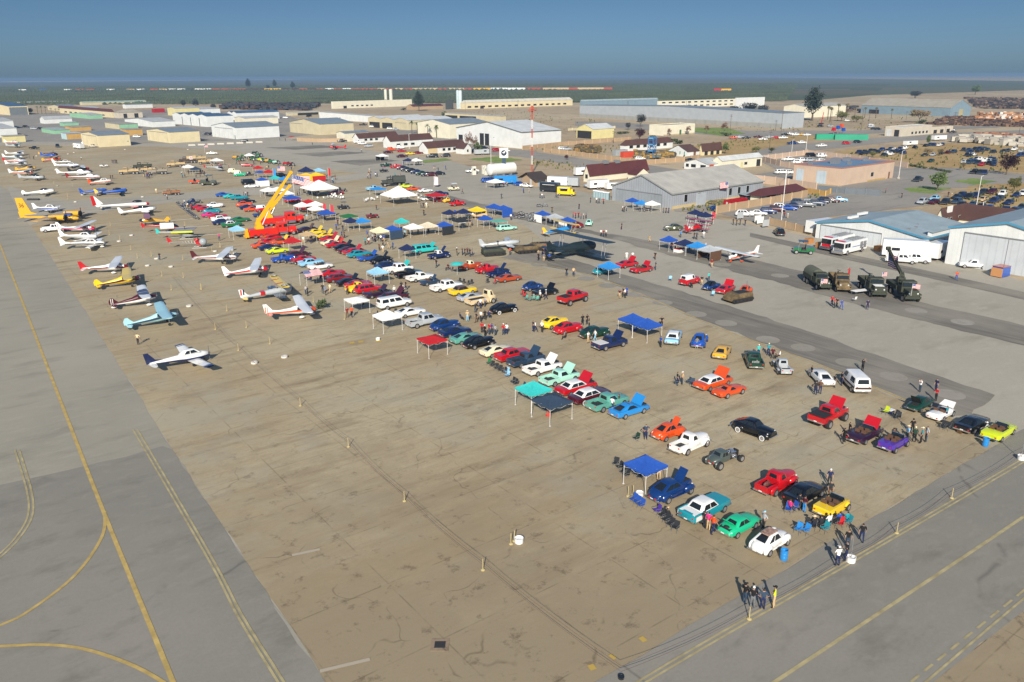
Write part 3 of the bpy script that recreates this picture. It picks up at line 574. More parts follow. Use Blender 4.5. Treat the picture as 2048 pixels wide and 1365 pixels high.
def hat(kind,parent,sit,c):
 if kind not in HATM:
  b=MB();b.ell((-.01,0,1.68),(.115,.1,.09),0,10,5)
  if kind=='cap':b.box(.06,.2,-.07,.07,1.665,1.68)
  else:b.lathe([(.03,1.655),(.2,1.66),(.2,1.672),(.1,1.68)],14)
  HATM[kind]=b.mesh(kind,[cloth('white')],40)
 link(kind,HATM[kind],parent,(0,0,-.38)if sit else None,mats=[cloth(c)])
def person(px,py,az,pose,shirt,pants,label,group=None,hatc=None,h=1.0,skin=None,z=None,world=None):
 if pose not in PM:PM[pose]=person_mesh(pose)
 p=world or at(px,py,0);p=Vector(p);p.z=GZ+(z or 0)if world is None else p.z
 o=link('person',PM[pose],None,p,R(90-az),[None,cloth(shirt),cloth(pants),None]);o.scale=(h,h,h)
 if hatc:hat('straw_hat' if hatc=='straw' else 'cap',o,pose=='sit','sand' if hatc=='straw' else hatc)
 tag(o,label,'person',group);return o
 # tents, chairs, small gear
GM={}
def pop_up(px,py,col,label,s=3.0,az=None,edge=2.15,peak=3.05,sy=None,group='pop-up canopies over the show',wall=None,flat=False,star=False,val=None):
 c=at(px,py,(edge+peak)/2);c.z=GZ;sy=sy or s;a,b=s/2,sy/2
 r=empty('canopy_tent',c,HV if az is None else az,label,'canopy',group)
 k=('cv',s,sy,edge,peak,flat)
 if k not in GM:
  m=MB();v=.22
  if flat:m.slab([(-a,-b,edge),(a,-b,edge),(a,b,edge+.3),(-a,b,edge+.3)],(0,0,.06))
  else:
   n=6;ed=[]
   C=[(-a,-b),(a,-b),(a,b),(-a,b)]
   vs=[];top=[]
   for i in range(4):
    x0,y0=C[i];x1,y1=C[(i+1)%4]
    for j in range(n):t=j/n;sag=.05*math.sin(t*math.pi);vs.append((x0+(x1-x0)*t,y0+(y1-y0)*t,edge-sag))
   N=len(vs);mid=[(x*.48,y*.48,edge+(peak-edge)*(.46 if abs(abs(x)-a)<.01 and abs(abs(y)-b)<.01 else .38))for x,y,z in vs]
   low=[(x,y,z-v)for x,y,z in vs]
   m.loft([low,vs,mid],cap=False);o=len(m.v);m.add(mid+[(0,0,peak)],[(j,(j+1)%N,N)for j in range(N)])
  GM[k]=m.mesh('canopy',[cloth('white')],35)
  l=MB()
  for x in(-a+.03,a-.03):pass
  lg=MB();lg.tube((0,0,0),(0,0,edge-.02),.028,n=5);lg.box(-.08,.08,-.08,.08,0,.02);GM[k+('leg',)]=lg.mesh('leg',[M_POLE])
  t=MB()
  for p,q in(((-a,-b),(a,-b)),((a,-b),(a,b)),((a,b),(-a,b)),((-a,b),(-a,-b))):
   P=Vector((*p,0));Q=Vector((*q,0));M_=(P+Q)/2
   t.tube((P.x*.965,P.y*.965,edge-.45),(M_.x*.965,M_.y*.965,edge-.12),.014,n=4);t.tube((P.x*.965,P.y*.965,edge-.02),(M_.x*.965,M_.y*.965,edge-.45),.014,n=4)
   t.tube((M_.x*.965,M_.y*.965,edge-.45),(Q.x*.965,Q.y*.965,edge-.12),.014,n=4);t.tube((M_.x*.965,M_.y*.965,edge-.02),(Q.x*.965,Q.y*.965,edge-.45),.014,n=4)
  GM[k+('tr',)]=t.mesh('truss',[M_POLE])
 link('canopy',GM[k],r,mats=[cloth(col)])
 for x in(-a+.04,a-.04):
  for y in(-b+.04,b-.04):link('leg',GM[k+('leg',)],r,(x,y,0))
 if c.length<260:link('truss',GM[k+('tr',)],r)
 if wall:
  for w,wc in wall:
   q={'f':(-a,a,-b-.02,-b+.0),'b':(-a,a,b,b+.02),'l':(-a-.02,-a,-b,b),'r':(a,a+.02,-b,b)}[w]
   MB().box(*q,.12,edge-.1).build('side_wall',cloth(wc),r)
 return r
def cam_chair(p,rz,col,label,group='folding chairs beside the show cars'):
 if 'chair' not in GM:
  f=MB()
  for x,y in((-.24,-.24),(.24,-.24),(.24,.24),(-.24,.24)):f.tube((x,y,0),(-x*.9,y,.42)if True else 0,.013,n=4)
  for y in(-.25,.25):f.tube((-.24,y,.38),(-.34,y,.88),.013,n=4);f.tube((-.28,y,.6),(.24,y,.6),.018,n=4);f.tube((.22,y,.4),(.24,y,.6),.013,n=4)
  GM['chair']=f.mesh('frame',[M_METAL]);s=MB().slab([(-.24,-.25,.4),(.25,-.25,.44),(.25,.25,.44),(-.24,.25,.4)],(0,0,.02));GM['seat']=s.mesh('seat',[cloth('navy')])
  s=MB().slab([(-.24,-.25,.42),(-.24,.25,.42),(-.35,.25,.9),(-.35,-.25,.9)],(.02,0,0));GM['back']=s.mesh('backrest',[cloth('navy')])
 r=bpy.data.objects.new('folding_chair',None);COL.objects.link(r);r.location=p;r.rotation_euler=(0,0,rz)
 link('frame',GM['chair'],r);link('seat',GM['seat'],r,mats=[cloth(col)]);link('backrest',GM['back'],r,mats=[cloth(col)])
 tag(r,label,'folding chair',group);return r
def table(p,rz,col,label,s=(1.8,.75),group=None):
 r=bpy.data.objects.new('folding_table',None);COL.objects.link(r);r.location=p;r.rotation_euler=(0,0,rz)
 MB().box(-s[0]/2,s[0]/2,-s[1]/2,s[1]/2,.71,.745).build('table_top',cloth(col),r)
 for x in(-1,1):
  for y in(-1,1):MB().tube((x*s[0]*.42,y*s[1]*.4,0),(x*s[0]*.42,y*s[1]*.4,.71),.018,n=5).build('leg',M_METAL,r)
 tag(r,label,'table',group);return r
def motorbike(px,py,az,col,label,group='motorcycles'):
 r=empty('motorcycle',at(px,py,0)+Vector((0,0,GZ)),az,label,'motorcycle',group)
 if 'mb' not in GM:
  f=MB();f.tube((-.5,0,.35),(.25,0,.7),.04,n=5);f.tube((.25,0,.8),(.68,0,.32),.03,n=5);f.tube((-.62,0,.32),(-.1,0,.35),.04,n=5);f.box(-.18,.22,-.14,.14,.3,.56);f.tube((-.1,-.16,.3),(-.85,-.18,.34),.045,n=6)
  GM['mb']=f.mesh('frame',[M_METAL]);t=MB();t.ell((.12,0,.76),(.26,.15,.12),0,8,5);t.ell((-.66,0,.62),(.3,.1,.08),0,8,4);GM['tank']=t.mesh('tank',[paint('black')],40)
  GM['mseat']=MB().box(-.62,-.08,-.13,.13,.7,.78,0,.06,.02).mesh('seat',[M_DARK]);h=MB();h.tube((.3,-.38,1.02),(.3,.38,1.02),.018,n=5);h.tube((.26,0,.78),(.3,0,1.02),.02,n=5);h.ell((.42,0,.86),(.09,.09,.09),0,8,5);GM['bar']=h.mesh('handlebar',[M_CHROME])
 link('frame',GM['mb'],r);link('tank',GM['tank'],r,mats=[paint(col)]);link('seat',GM['mseat'],r);link('handlebar',GM['bar'],r)
 t,rim,_=wheel_mesh(.31,.13)
 for x in(-.68,.72):w=link('wheel',t,r,(x,0,.31));link('rim',rim,w)
 return r
def barrel(px,py,col,label,r=.29,h=.88):
 o=empty('barrel',at(px,py,0)+Vector((0,0,GZ)),0,label,'barrel')
 MB().lathe([(r*.96,0),(r,.03),(r,h*.32),(r*1.04,h*.34),(r,h*.36),(r,h*.64),(r*1.04,h*.66),(r,h*.68),(r,h),(r*.93,h),(r*.9,h*.72)],18).build('drum',paint(col),o,30)
 MB().lathe([(r*.9,h*.715),(.01,h*.72)],14).build('liner',mat('drum_liner',PAL['skyblue'],.4),o)
 return o
POSTS={}
def post(px,py,label=None,h=1.0,col='yellow',rope=True):
 if 'post' not in GM:
  GM['post']=MB().tube((0,0,.06),(0,0,1.0),.035,.03,8).mesh('pole',[mat('pale_yellow_post','#b8a878',.7)]);b=MB();b.lathe([(.17,0),(.18,.05),(.14,.08),(.05,.1)],14);GM['pbase']=b.mesh('base',[mat('pale_yellow_post')],30)
 r=empty('rope_post',at(px,py,0)+Vector((0,0,GZ)),0,label or 'pale yellow rope post on a round weighted base','rope post','rope posts around the apron')
 link('pole',GM['post'],r);link('base',GM['pbase'],r);return r
def rope(pts,label,z=.9,rr=.012):
 b=MB();P=[at(*p)for p in pts]
 for zz in(z,z*.55):
  prev=None
  for i in range(len(P)-1):
   for k in range(7):
    t=k/6;q=P[i].lerp(P[i+1],t);q.z=GZ+zz-.22*4*t*(1-t)
    if prev is not None and(q-prev).length>.01:b.tube(prev,q,rr,n=3)
    prev=q
 return tag(b.build('rope',mat('dark_red_rope',(.10,.05,.05),.9)),label,'rope')
def anchor(px,py,label='white painted tyre used as a tie-down weight on the apron'):
 if 'anc' not in GM:GM['anc']=MB().lathe([(.12,.2),(.2,.24),(.42,.24),(.46,.12),(.44,0),(.16,0)],16).mesh('tiedown_weight',[mat('white_tyre_paint','#cfcac0',.8,noise=.2,nscale=3)],40)
 o=link('tiedown_weight',GM['anc'],None,at(px,py,0)+Vector((0,0,GZ)));return tag(o,label,'tie-down weight','white tie-down weights')
M_FL={}
def flag_mat():
 if 'us' in M_FL:return M_FL['us']
 m=bpy.data.materials.new('striped_flag');m.use_nodes=True;nt=m.node_tree;N=nt.nodes.new;L=nt.links.new;b=nt.nodes['Principled BSDF'];b.inputs['Roughness'].default_value=.9
 t=N('ShaderNodeTexCoord');s=N('ShaderNodeSeparateXYZ');L(t.outputs['UV'],s.inputs[0])
 def math_(op,a,bv=None):
  n=N('ShaderNodeMath');n.operation=op;L(a,n.inputs[0])if not isinstance(a,float)else None
  if bv is not None:
   if isinstance(bv,(int,float)):n.inputs[1].default_value=bv
   else:L(bv,n.inputs[1])
  return n.outputs[0]
 v=math_('MULTIPLY',s.outputs['Y'],6.5);fr=math_('FRACT',v);st=math_('GREATER_THAN',fr,.5)
 mx=N('ShaderNodeMixRGB');L(st,mx.inputs[0]);mx.inputs[1].default_value=(.5,.03,.05,1);mx.inputs[2].default_value=(.75,.74,.72,1)
 c=math_('MULTIPLY',math_('LESS_THAN',s.outputs['X'],.4),math_('GREATER_THAN',s.outputs['Y'],.46))
 a=math_('SUBTRACT',math_('FRACT',math_('MULTIPLY',s.outputs['X'],15)),.5);d=math_('SUBTRACT',math_('FRACT',math_('MULTIPLY',s.outputs['Y'],10)),.5)
 star=math_('LESS_THAN',math_('ADD',math_('MULTIPLY',a,a),math_('MULTIPLY',d,d)),.045)
 cn=N('ShaderNodeMixRGB');L(star,cn.inputs[0]);cn.inputs[1].default_value=(.03,.05,.2,1);cn.inputs[2].default_value=(.8,.8,.8,1)
 m2=N('ShaderNodeMixRGB');L(c,m2.inputs[0]);L(mx.outputs[0],m2.inputs[1]);L(cn.outputs[0],m2.inputs[2]);L(m2.outputs[0],b.inputs['Base Color']);M_FL['us']=m;return m
def flag_panel(name,p0,u,v,parent=None,n=8,wave=.06,mt=None):
 """cloth panel from p0 spanned by u (length) and v (height), with UVs"""
 p0,u,v=Vector(p0),Vector(u),Vector(v);nn=u.cross(v).normalized();vs=[];fs=[];uv=[]
 for i in range(n+1):
  for j in(0,1):vs.append(p0+u*i/n+v*j+nn*wave*math.sin(i*1.7+j*.5));uv.append((i/n,j))
 for i in range(n):fs.append((2*i,2*i+2,2*i+3,2*i+1))
 b=MB().add(vs,fs);me=b.mesh(name,[mt or flag_mat()]);l=me.uv_layers.new(name='uv')
 for pl in me.polygons:
  for li in pl.loop_indices:l.data[li].uv=uv[me.loops[li].vertex_index]
 return link(name,me,parent)
def text_mesh(s,size,m,parent,M,name='lettering',depth=.01):
 c=bpy.data.curves.new('t','FONT');c.body=s;c.size=size;c.extrude=depth;c.align_x='CENTER';c.align_y='CENTER'
 o=bpy.data.objects.new('t',c);COL.objects.link(o);dg=bpy.context.evaluated_depsgraph_get();me=bpy.data.meshes.new_from_object(o.evaluated_get(dg));bpy.data.objects.remove(o)
 me.materials.clear();me.materials.append(m);q=link(name,me,parent);q.matrix_local=M;return q
 # aircraft
def fus(mb,st,n=12,m=0):
 """stations: x, half width, z low, z high"""
 return mb.loft([[(x,w*math.cos(6.28319*(j+.5)/n)*1.04,(a+b)/2+(b-a)/2*math.sin(6.28319*(j+.5)/n)*1.04)for j in range(n)]for x,w,a,b in st],m)
def wing(mb,xl,c0,c1,b0,b1,z0,z1,th=.14,sweep=0,m=0,side=(1,-1)):
 """root leading edge x, chords, spans from centre line, heights"""
 for s in side:
  rg=[]
  for c,b,z,x in((c0,b0,z0,xl),((c0+c1)/2 if c1<c0*.9 else c0,(b0+b1)*.55,(z0+z1)/2,xl-sweep*.5),(c1,b1-.25,z1,xl-sweep),(c1*.7,b1,z1,xl-sweep-c1*.12)):
   rg.append([(x,s*b,z),(x-c*.12,s*b,z+th*.6),(x-c*.4,s*b,z+th*.62),(x-c,s*b,z),(x-c*.5,s*b,z-th*.35),(x-c*.1,s*b,z-th*.3)])
  mb.loft(rg if s>0 else[r[::-1]for r in rg],m)
 return mb
def plane(px,py,az,spec,label,group='light aircraft parked on the apron',z=0,name=None,cat=None):
 """px, py: the pixel of the ground under the wing"""
 S_=dict(L=7.2,span=10.6,kind='high',gear='tri',body='white',wing='white',fin='white',nose=None,stripe=None,belly=None,tail=None,prop=True,chord=1.5,fw=.55,tip=None,scale=1.0,roundfin=False,mark=None,canopy='cabin',radial=False,spat=None,finband=None,wingband=None)
 S_.update(spec);s=S_['scale'];kind=S_['kind'];P=paint
 r=empty(name or 'light_aircraft',at(px,py,0)+Vector((0,0,GZ)),az,label,cat or 'aircraft',group);r.scale=(s,s,s)
 L=S_['L'];n0=L*.27;t0=-L*.73;fw=S_['fw'];drag=S_['gear']=='drag'
 zb=.55 if not drag else .75;H=1.25
 def Z(x):return 0 if not drag else(x-.3)*(.62/(L*.72))if x<.3 else(x-.3)*.06
 tall=kind=='high'
 tz=zb+H*.82
 st=[(n0,.12,zb+.35,zb+.62),(n0-.12,.34,zb+.15,zb+.8),(n0-.7,.46,zb+.06,zb+.92),(n0-1.15,fw,zb,zb+.98),(.35,fw,zb,zb+(H+.1 if tall else 1.02)),(-1.0,fw*.96,zb+.02,zb+(H+.05 if tall else 1.05)),(-1.9,fw*.7,zb+.16,zb+(1.05 if tall else 1.0)),(t0+1.2,.22,zb+.42,zb+.86),(t0,.07,zb+.58,zb+.8)]
 if S_['radial']:st[0]=(n0,.42,zb+.1,zb+.9);st[1]=(n0-.1,.52,zb,zb+1.0);st[2]=(n0-.7,.52,zb,zb+1.0)
 st=[(x,w,a+Z(x),b+Z(x))for x,w,a,b in st]
 f=MB();fus(f,st);f.build('fuselage',P(S_['body']),r,50)
 if S_['nose']:f=MB();fus(f,[(x+.004*(2-i),w*1.02+.006,a-.012,b+.012)for i,(x,w,a,b)in enumerate(st[:3])]);f.build('cowling',P(S_['nose']),r,50)
 if S_['belly']:
  f=MB();fus(f,[(x,w*1.012+.008,a-.016,a+(b-a)*.62)for x,w,a,b in st[1:]]);f.build('lower_fuselage',P(S_['belly']),r,50)
 if S_['stripe']:
  f=MB()
  for y in(1,-1):
   q=[(x,y*(w*1.04+.012),(a*.52+b*.48))for x,w,a,b in st[1:]]
   hh=[.1,.13,.15,.17,.17,.14,.1,.06]
   for i in range(len(q)-1):f.add([(q[i][0],q[i][1],q[i][2]-hh[i]),(q[i+1][0],q[i+1][1],q[i+1][2]-hh[i+1]),(q[i+1][0],q[i+1][1],q[i+1][2]+hh[i+1]),(q[i][0],q[i][1],q[i][2]+hh[i])],[(0,1,2,3)if y>0 else(3,2,1,0)])
  f.build('stripe',P(S_['stripe']),r)
 zt=zb+.72+Z(t0);fh=1.35 if not S_['roundfin']else 1.1
 fin=MB()
 if S_['roundfin']:prof=[(t0-.42,zt-.12),(t0-.5,zt+.45),(t0-.25,zt+.95),(t0+.15,zt+1.0),(t0+.55,zt+.55),(t0+1.1,zt+.12)]
 else:prof=[(t0-.35,zt-.1),(t0-.62,zt+fh),(t0-.05,zt+fh),(t0+.75,zt+.35),(t0+1.7,zt+.16),(t0+.4,zt)]
 fin.slab([(x,-.04,z)for x,z in prof],(0,.08,0));fin.build('fin',P(S_['fin']),r)
 if S_['finband']:
  for k,(c,u0,u1)in enumerate(S_['finband']):
   q=[(t0-.42-.02,zt-.1),(t0-.5+.02,zt+.9)]
   MB().box(t0-.48+u0*.9,t0-.48+u1*.9,-.055,.055,zt-.05,zt+.9).build('fin_band',P(c),r)
 ts=MB();wing(ts,t0+.75,.95,.6,.03,1.75,zt-.08,zt-.08,.07,.2);ts.build('tailplane',P(S_['tail']or S_['fin']),r,40)
 sp=S_['span']/2;ch=S_['chord']
 ww=MB();xl=.75
 if kind=='high':zw=zb+H+.12;ch*=1.12;wing(ww,xl,ch,ch*.82,.0,sp,zw,zw+.14)
 elif kind=='low':zw=zb+.12;wing(ww,xl,ch*1.1,ch*.8,fw*.8,sp,zw,zw+.45)
 elif kind=='bi':
  zw=zb+H+S_.get('zup',.75);wing(ww,xl+.35,ch,ch*.95,0,sp,zw,zw+.08);lo=MB();wing(lo,xl-.3,ch,ch*.95,fw*.7,sp*.95,zb+.12,zb+.25);lo.build('lower_wing',P(S_.get('lower',S_['wing'])),r,40)
  ws=MB()
  for y in(-1,1):
   for x in(0,-.9):ws.tube((xl-.45+x,y*sp*.72,zb+.25),(xl+.1+x,y*sp*.72,zw),.035,n=5);ws.tube((xl-.2+x,y*.45,zb+1.0),(xl+.1+x,y*.55,zw),.03,n=5)
   ws.tube((xl-.45,y*sp*.72,zb+.25),(xl-.8,y*sp*.72,zw),.025,n=4)
  ws.build('interplane_struts',M_METAL,r)
 ww.build('wing',P(S_['wing']),r,40)
 if S_['tip']:
  t=MB();wing(t,xl+.005,ch*.86 if kind=='high' else ch*.84,ch*.83,sp-.55,sp+.01,zw+(.13 if kind=='high' else .42),zw+(.145 if kind=='high' else .455),.16);t.build('wing_tip',P(S_['tip']),r,40)
 if S_['wingband']:
  c,u0,u1=S_['wingband'];t=MB();wing(t,xl+.01,ch*1.01,ch*.97,sp*u0,sp*u1,zw+.01,zw+.04,.165);t.build('wing_band',P(c),r,40)
 if kind=='high':
  sr=MB()
  for y in(1,-1):sr.tube((.15,y*fw,zb+.25),(.2,y*sp*.5,zw+.03),.04,n=5)
  sr.build('wing_strut',P(S_['body']),r)
 g=MB()
 if S_['canopy']=='cabin':
  zt_=zb+(H-.05 if tall else 1.42);z0=zb+.72
  if not tall:
   c=Cab(-1.7,-1.0,.25,.95,zb+.98,zb+1.5,fw*.95,fw*.66,.14);sh=MB();c.shell(sh);sh.build('cabin_roof',P(S_['body']),r,40)
   c.end(g,True);[c.side(g,y,a,b)for y in(1,-1)for a,b in((.12,.45),(.5,.92))]
  else:
   for y in(1,-1):
    for a,b in((-.95,-.35),(-.28,.5)):g.add([(a,y*(fw*1.05+.012),z0),(b,y*(fw*1.05+.012),z0),(b-.08,y*(fw+.012),zt_),(a+.05,y*(fw+.012),zt_)],[(3,2,1,0)if y>0 else(0,1,2,3)])
   g.add([(n0-.98,-fw*.82,zb+.98),(n0-.98,fw*.82,zb+.98),(.5,fw*.8,zb+H+.12),(.5,-fw*.8,zb+H+.12)],[(0,1,2,3)])
 elif S_['canopy']=='bubble':g.ell((-.35,0,zb+1.02),(1.25,fw*.75,.48),0,12,6)
 elif S_['canopy']=='open':
  for x in(.1,-.9):g.add([(x+.25,-.22,zb+1.0),(x+.25,.22,zb+1.0),(x+.05,.2,zb+1.3),(x+.05,-.2,zb+1.3)],[(0,1,2,3)]);g.ell((x-.25,0,zb+1.0),(.26,.24,.06),0,8,4)
 g.build('cockpit_glass',M_GLASS,r,40)
 if S_['radial']:e=MB();e.tube((n0-.05,0,zb+.5),(n0+.06,0,zb+.5),.4,n=14);e.ell((n0+.1,0,zb+.5),(.16,.18,.18),0,8,5);e.build('engine',M_DARK,r)
 if S_['prop']:
  p=MB();zc=zb+.5+Z(n0);p.ell((n0+.1,0,zc),(.2,.13,.13),0,8,5);p.box(n0+.08,n0+.12,-.07,.07,zc-.95,zc+.95,0,0,.02);p.build('propeller',mat('prop_grey',(.12,.12,.13),.4),r)
 t,rim,_=wheel_mesh(.22,.16)
 spat=S_['spat'];lg=MB()
 pos=[(.55,1.1,.22),(.55,-1.1,.22),(t0+.25,0,.13)]if drag else[(-.35,1.15,.22),(-.35,-1.15,.22),(n0-.55,0,.22)]
 for x,y,q in pos:
  lg.tube((x,y,.22),(x+(.0 if y==0 else .05),y*(.42 if kind!='low' else .9),zb+.15+Z(x)),.035,n=5)
  tt=link('wheel',t,r,(x,y,.22))
  if spat:MB().ell((x-.05,y,.27),(.42,.12,.2),0,8,5).build('wheel_fairing',P(spat),r,40)
 lg.build('landing_gear',M_METAL,r)
 r['zb']=zb;return r
def heli(px,py,az,label,c1,c2,small=False,skel=False,blade_az=None,cover=None):
 r=empty('helicopter',at(px,py,0)+Vector((0,0,GZ)),az,label,'helicopter','helicopters on the apron')
 if skel:
  MB().ell((1.0,0,1.25),(.85,.78,.8),0,14,8).build('bubble',mat('clear_bubble',(.32,.36,.38),.06,0,.6),r,60)
  b=MB();b.box(-.1,.9,-.45,.45,.65,.8);b.box(-.5,.25,-.35,.35,.8,1.5);b.ell((-.3,.5,1.75),(.6,.22,.2),0,10,5);b.ell((-.3,-.5,1.75),(.6,.22,.2),0,10,5);b.build('cabin',paint(c1),r,40)
  t=MB()
  for y,z0,z1 in((.28,.95,1.35),(-.28,.95,1.35),(0,1.7,1.6)):
   t.tube((-.4,y,z0 if y else z1+.1),(-6.2,0,1.35),.035,n=4)
  for i in range(9):
   x=-.6-i*.6;k=(x+6.2)/5.8;t.tube((x,.28*k,1.35-.38*k),(x-.3,-.28*k,1.35-.36*k),.022,n=4);t.tube((x,.28*k,1.35-.38*k),(x-.3,0,1.35+.33*k),.022,n=4);t.tube((x,-.28*k,1.35-.38*k),(x-.3,0,1.35+.33*k),.022,n=4)
  t.build('tail_boom',M_METAL,r)
 else:
  f=MB();fus(f,[(1.9,.2,.8,1.1),(1.6,.6,.55,1.5),(.9,.8,.45,1.9),(-.2,.8,.5,2.0),(-1.1,.5,.9,1.95),(-1.8,.22,1.3,1.8),(-5.6,.11,1.55,1.75)]);f.build('fuselage',paint(c1),r,50)
  g=MB();fus(g,[(1.93,.16,.9,1.15),(1.62,.62,.85,1.55),(.9,.83,.95,1.88),(.3,.82,1.1,1.92)]);g.build('windscreen',M_GLASS,r,50)
 MB().slab([(-6.3,-.04,1.3),(-6.5,-.04,2.5),(-6.15,-.04,2.5),(-5.4,-.04,1.65)],(0,.08,0)).build('tail_fin',paint(c2),r)
 tr=MB().box(-6.1,-6.0,.12,.16,.95,2.2);tr.box(-6.6,-5.5,.12,.16,1.53,1.62);tr.build('tail_rotor',M_METAL,r)
 m=MB();m.tube((0,0,1.8),(0,0,2.75),.08,n=6);m.ell((0,0,2.75),(.22,.22,.1),0,8,4);m.build('mast',M_DARK,r)
 a=R(az-(blade_az if blade_az is not None else az));bl=MB();bl.box(-5.3,5.3,-.14,.14,2.76,2.8);bl.v=[(x*math.cos(a)-y*math.sin(a),x*math.sin(a)+y*math.cos(a),z-.004*x*x)for x,y,z in bl.v];bl.build('rotor_blades',mat('blade_grey','#b5b3a8',.5),r)
 s=MB()
 for y in(.95,-.95):
  s.tube((-1.2,y,.08),(1.7,y,.08),.04,n=5);s.tube((1.7,y,.08),(1.95,y,.3),.04,n=5)
  for x in(-.6,.9):s.tube((x,y,.08),(x,y*.5,.75),.035,n=5)
 s.build('skids',M_METAL,r)
 if cover:MB().slab([(-2.6,-1.7,1.9),(2.0,-1.7,2.0),(2.4,1.6,2.2),(-2.2,1.6,2.3)],(0,0,.06)).build('cover',cloth('asphaltgrey'),r);MB().box(-2.65,2.1,-1.85,-1.72,1.7,2.05).build('cover_hem',cloth(cover),r)
 return r
 # buildings
def rib_mat(name,col,scale=3.2,rough=.55,amt=.16,dirt=.12,axis='X'):
 """ribbed sheet metal: fine vertical or sloping ribs and a little staining"""
 if name in MATS:return MATS[name]
 m=bpy.data.materials.new(name);MATS[name]=m;m.use_nodes=True;nt=m.node_tree;N=nt.nodes.new;L=nt.links.new;b=nt.nodes['Principled BSDF'];b.inputs['Roughness'].default_value=rough
 c=lin(col);t=N('ShaderNodeTexCoord');s=N('ShaderNodeSeparateXYZ');L(t.outputs['Object'],s.inputs[0])
 ad=N('ShaderNodeMath');ad.operation='ADD';L(s.outputs['X'],ad.inputs[0]);L(s.outputs['Y'],ad.inputs[1])
 src=ad.outputs[0]if axis=='XY' else s.outputs[axis]
 sn=N('ShaderNodeMath');sn.operation='PINGPONG';sn.inputs[1].default_value=1/scale;L(src,sn.inputs[0])
 r=N('ShaderNodeMapRange');r.inputs[1].default_value=0;r.inputs[2].default_value=.3/scale;r.inputs[3].default_value=1-amt;r.inputs[4].default_value=1;L(sn.outputs[0],r.inputs[0])
 n=N('ShaderNodeTexNoise');n.inputs['Scale'].default_value=.25;n.inputs['Detail'].default_value=6;n.inputs['Roughness'].default_value=.7;L(t.outputs['Object'],n.inputs['Vector'])
 r2=N('ShaderNodeMapRange');r2.inputs[1].default_value=.35;r2.inputs[2].default_value=.7;r2.inputs[3].default_value=1;r2.inputs[4].default_value=1-dirt*1.6;L(n.outputs[0],r2.inputs[0])
 mu=N('ShaderNodeMath');mu.operation='MULTIPLY';L(r.outputs[0],mu.inputs[0]);L(r2.outputs[0],mu.inputs[1])
 v=N('ShaderNodeVectorMath');v.operation='SCALE';v.inputs[0].default_value=c;L(mu.outputs[0],v.inputs['Scale']);L(v.outputs[0],b.inputs['Base Color']);return m
W_={'white':'#dcdfdd','cream':'#dccfa9','beige':'#c9bf9f','pale':'#e0dbc5','yellow':'#d9cf96','green':'#8fbf9d','tan':'#c49e5c','ltblue':'#b5d0d2','grey':'#a5abb0','bluegrey':'#7d93a0','pink':'#c6af9a','stucco':'#ddd8c8','ribgrey':'#9da2a8','darkgrey':'#6d757c','brick':'#b2997a','redmetal':'#a5151f','rust':'#c9c0ae','longgrey':'#a9b0b5'}
def wmat(c):return rib_mat('wall_'+c,W_[c],axis='XY',scale=2.2,amt=.07 if c not in('ribgrey',)else .3,dirt=.1)
RF={'greyroof':'#7f8b93','whiteroof':'#cfd2d0','blueroof':'#3f5e7d','brownroof':'#5a4038','darkroof':'#463b35','tanroof':'#a9a292','lightroof':'#b9bcba','bluemetal':'#95a5ab','greenroof':'#a5b8ae','flatblue':'#6b86a0','redroof':'#5b3130','dirtyroof':'#b5b2a8','paleroof':'#c9c6b9','lightgreen':'#a9c4b4'}
def rmat(c,ax='X'):return rib_mat('roof_'+c+'_'+ax,RF[c],axis=ax,scale=1.4 if 'brown' not in c and 'red' not in c and 'dark' not in c else 3,amt=.07,dirt=.16)
def span_len(c,d,target):
 lo,hi=.5,900
 for _ in range(50):
  m=(lo+hi)/2;x=proj(c+d*m)[0]
  if(x<target)==(d.x>0):lo=m
  else:hi=m
 return lo
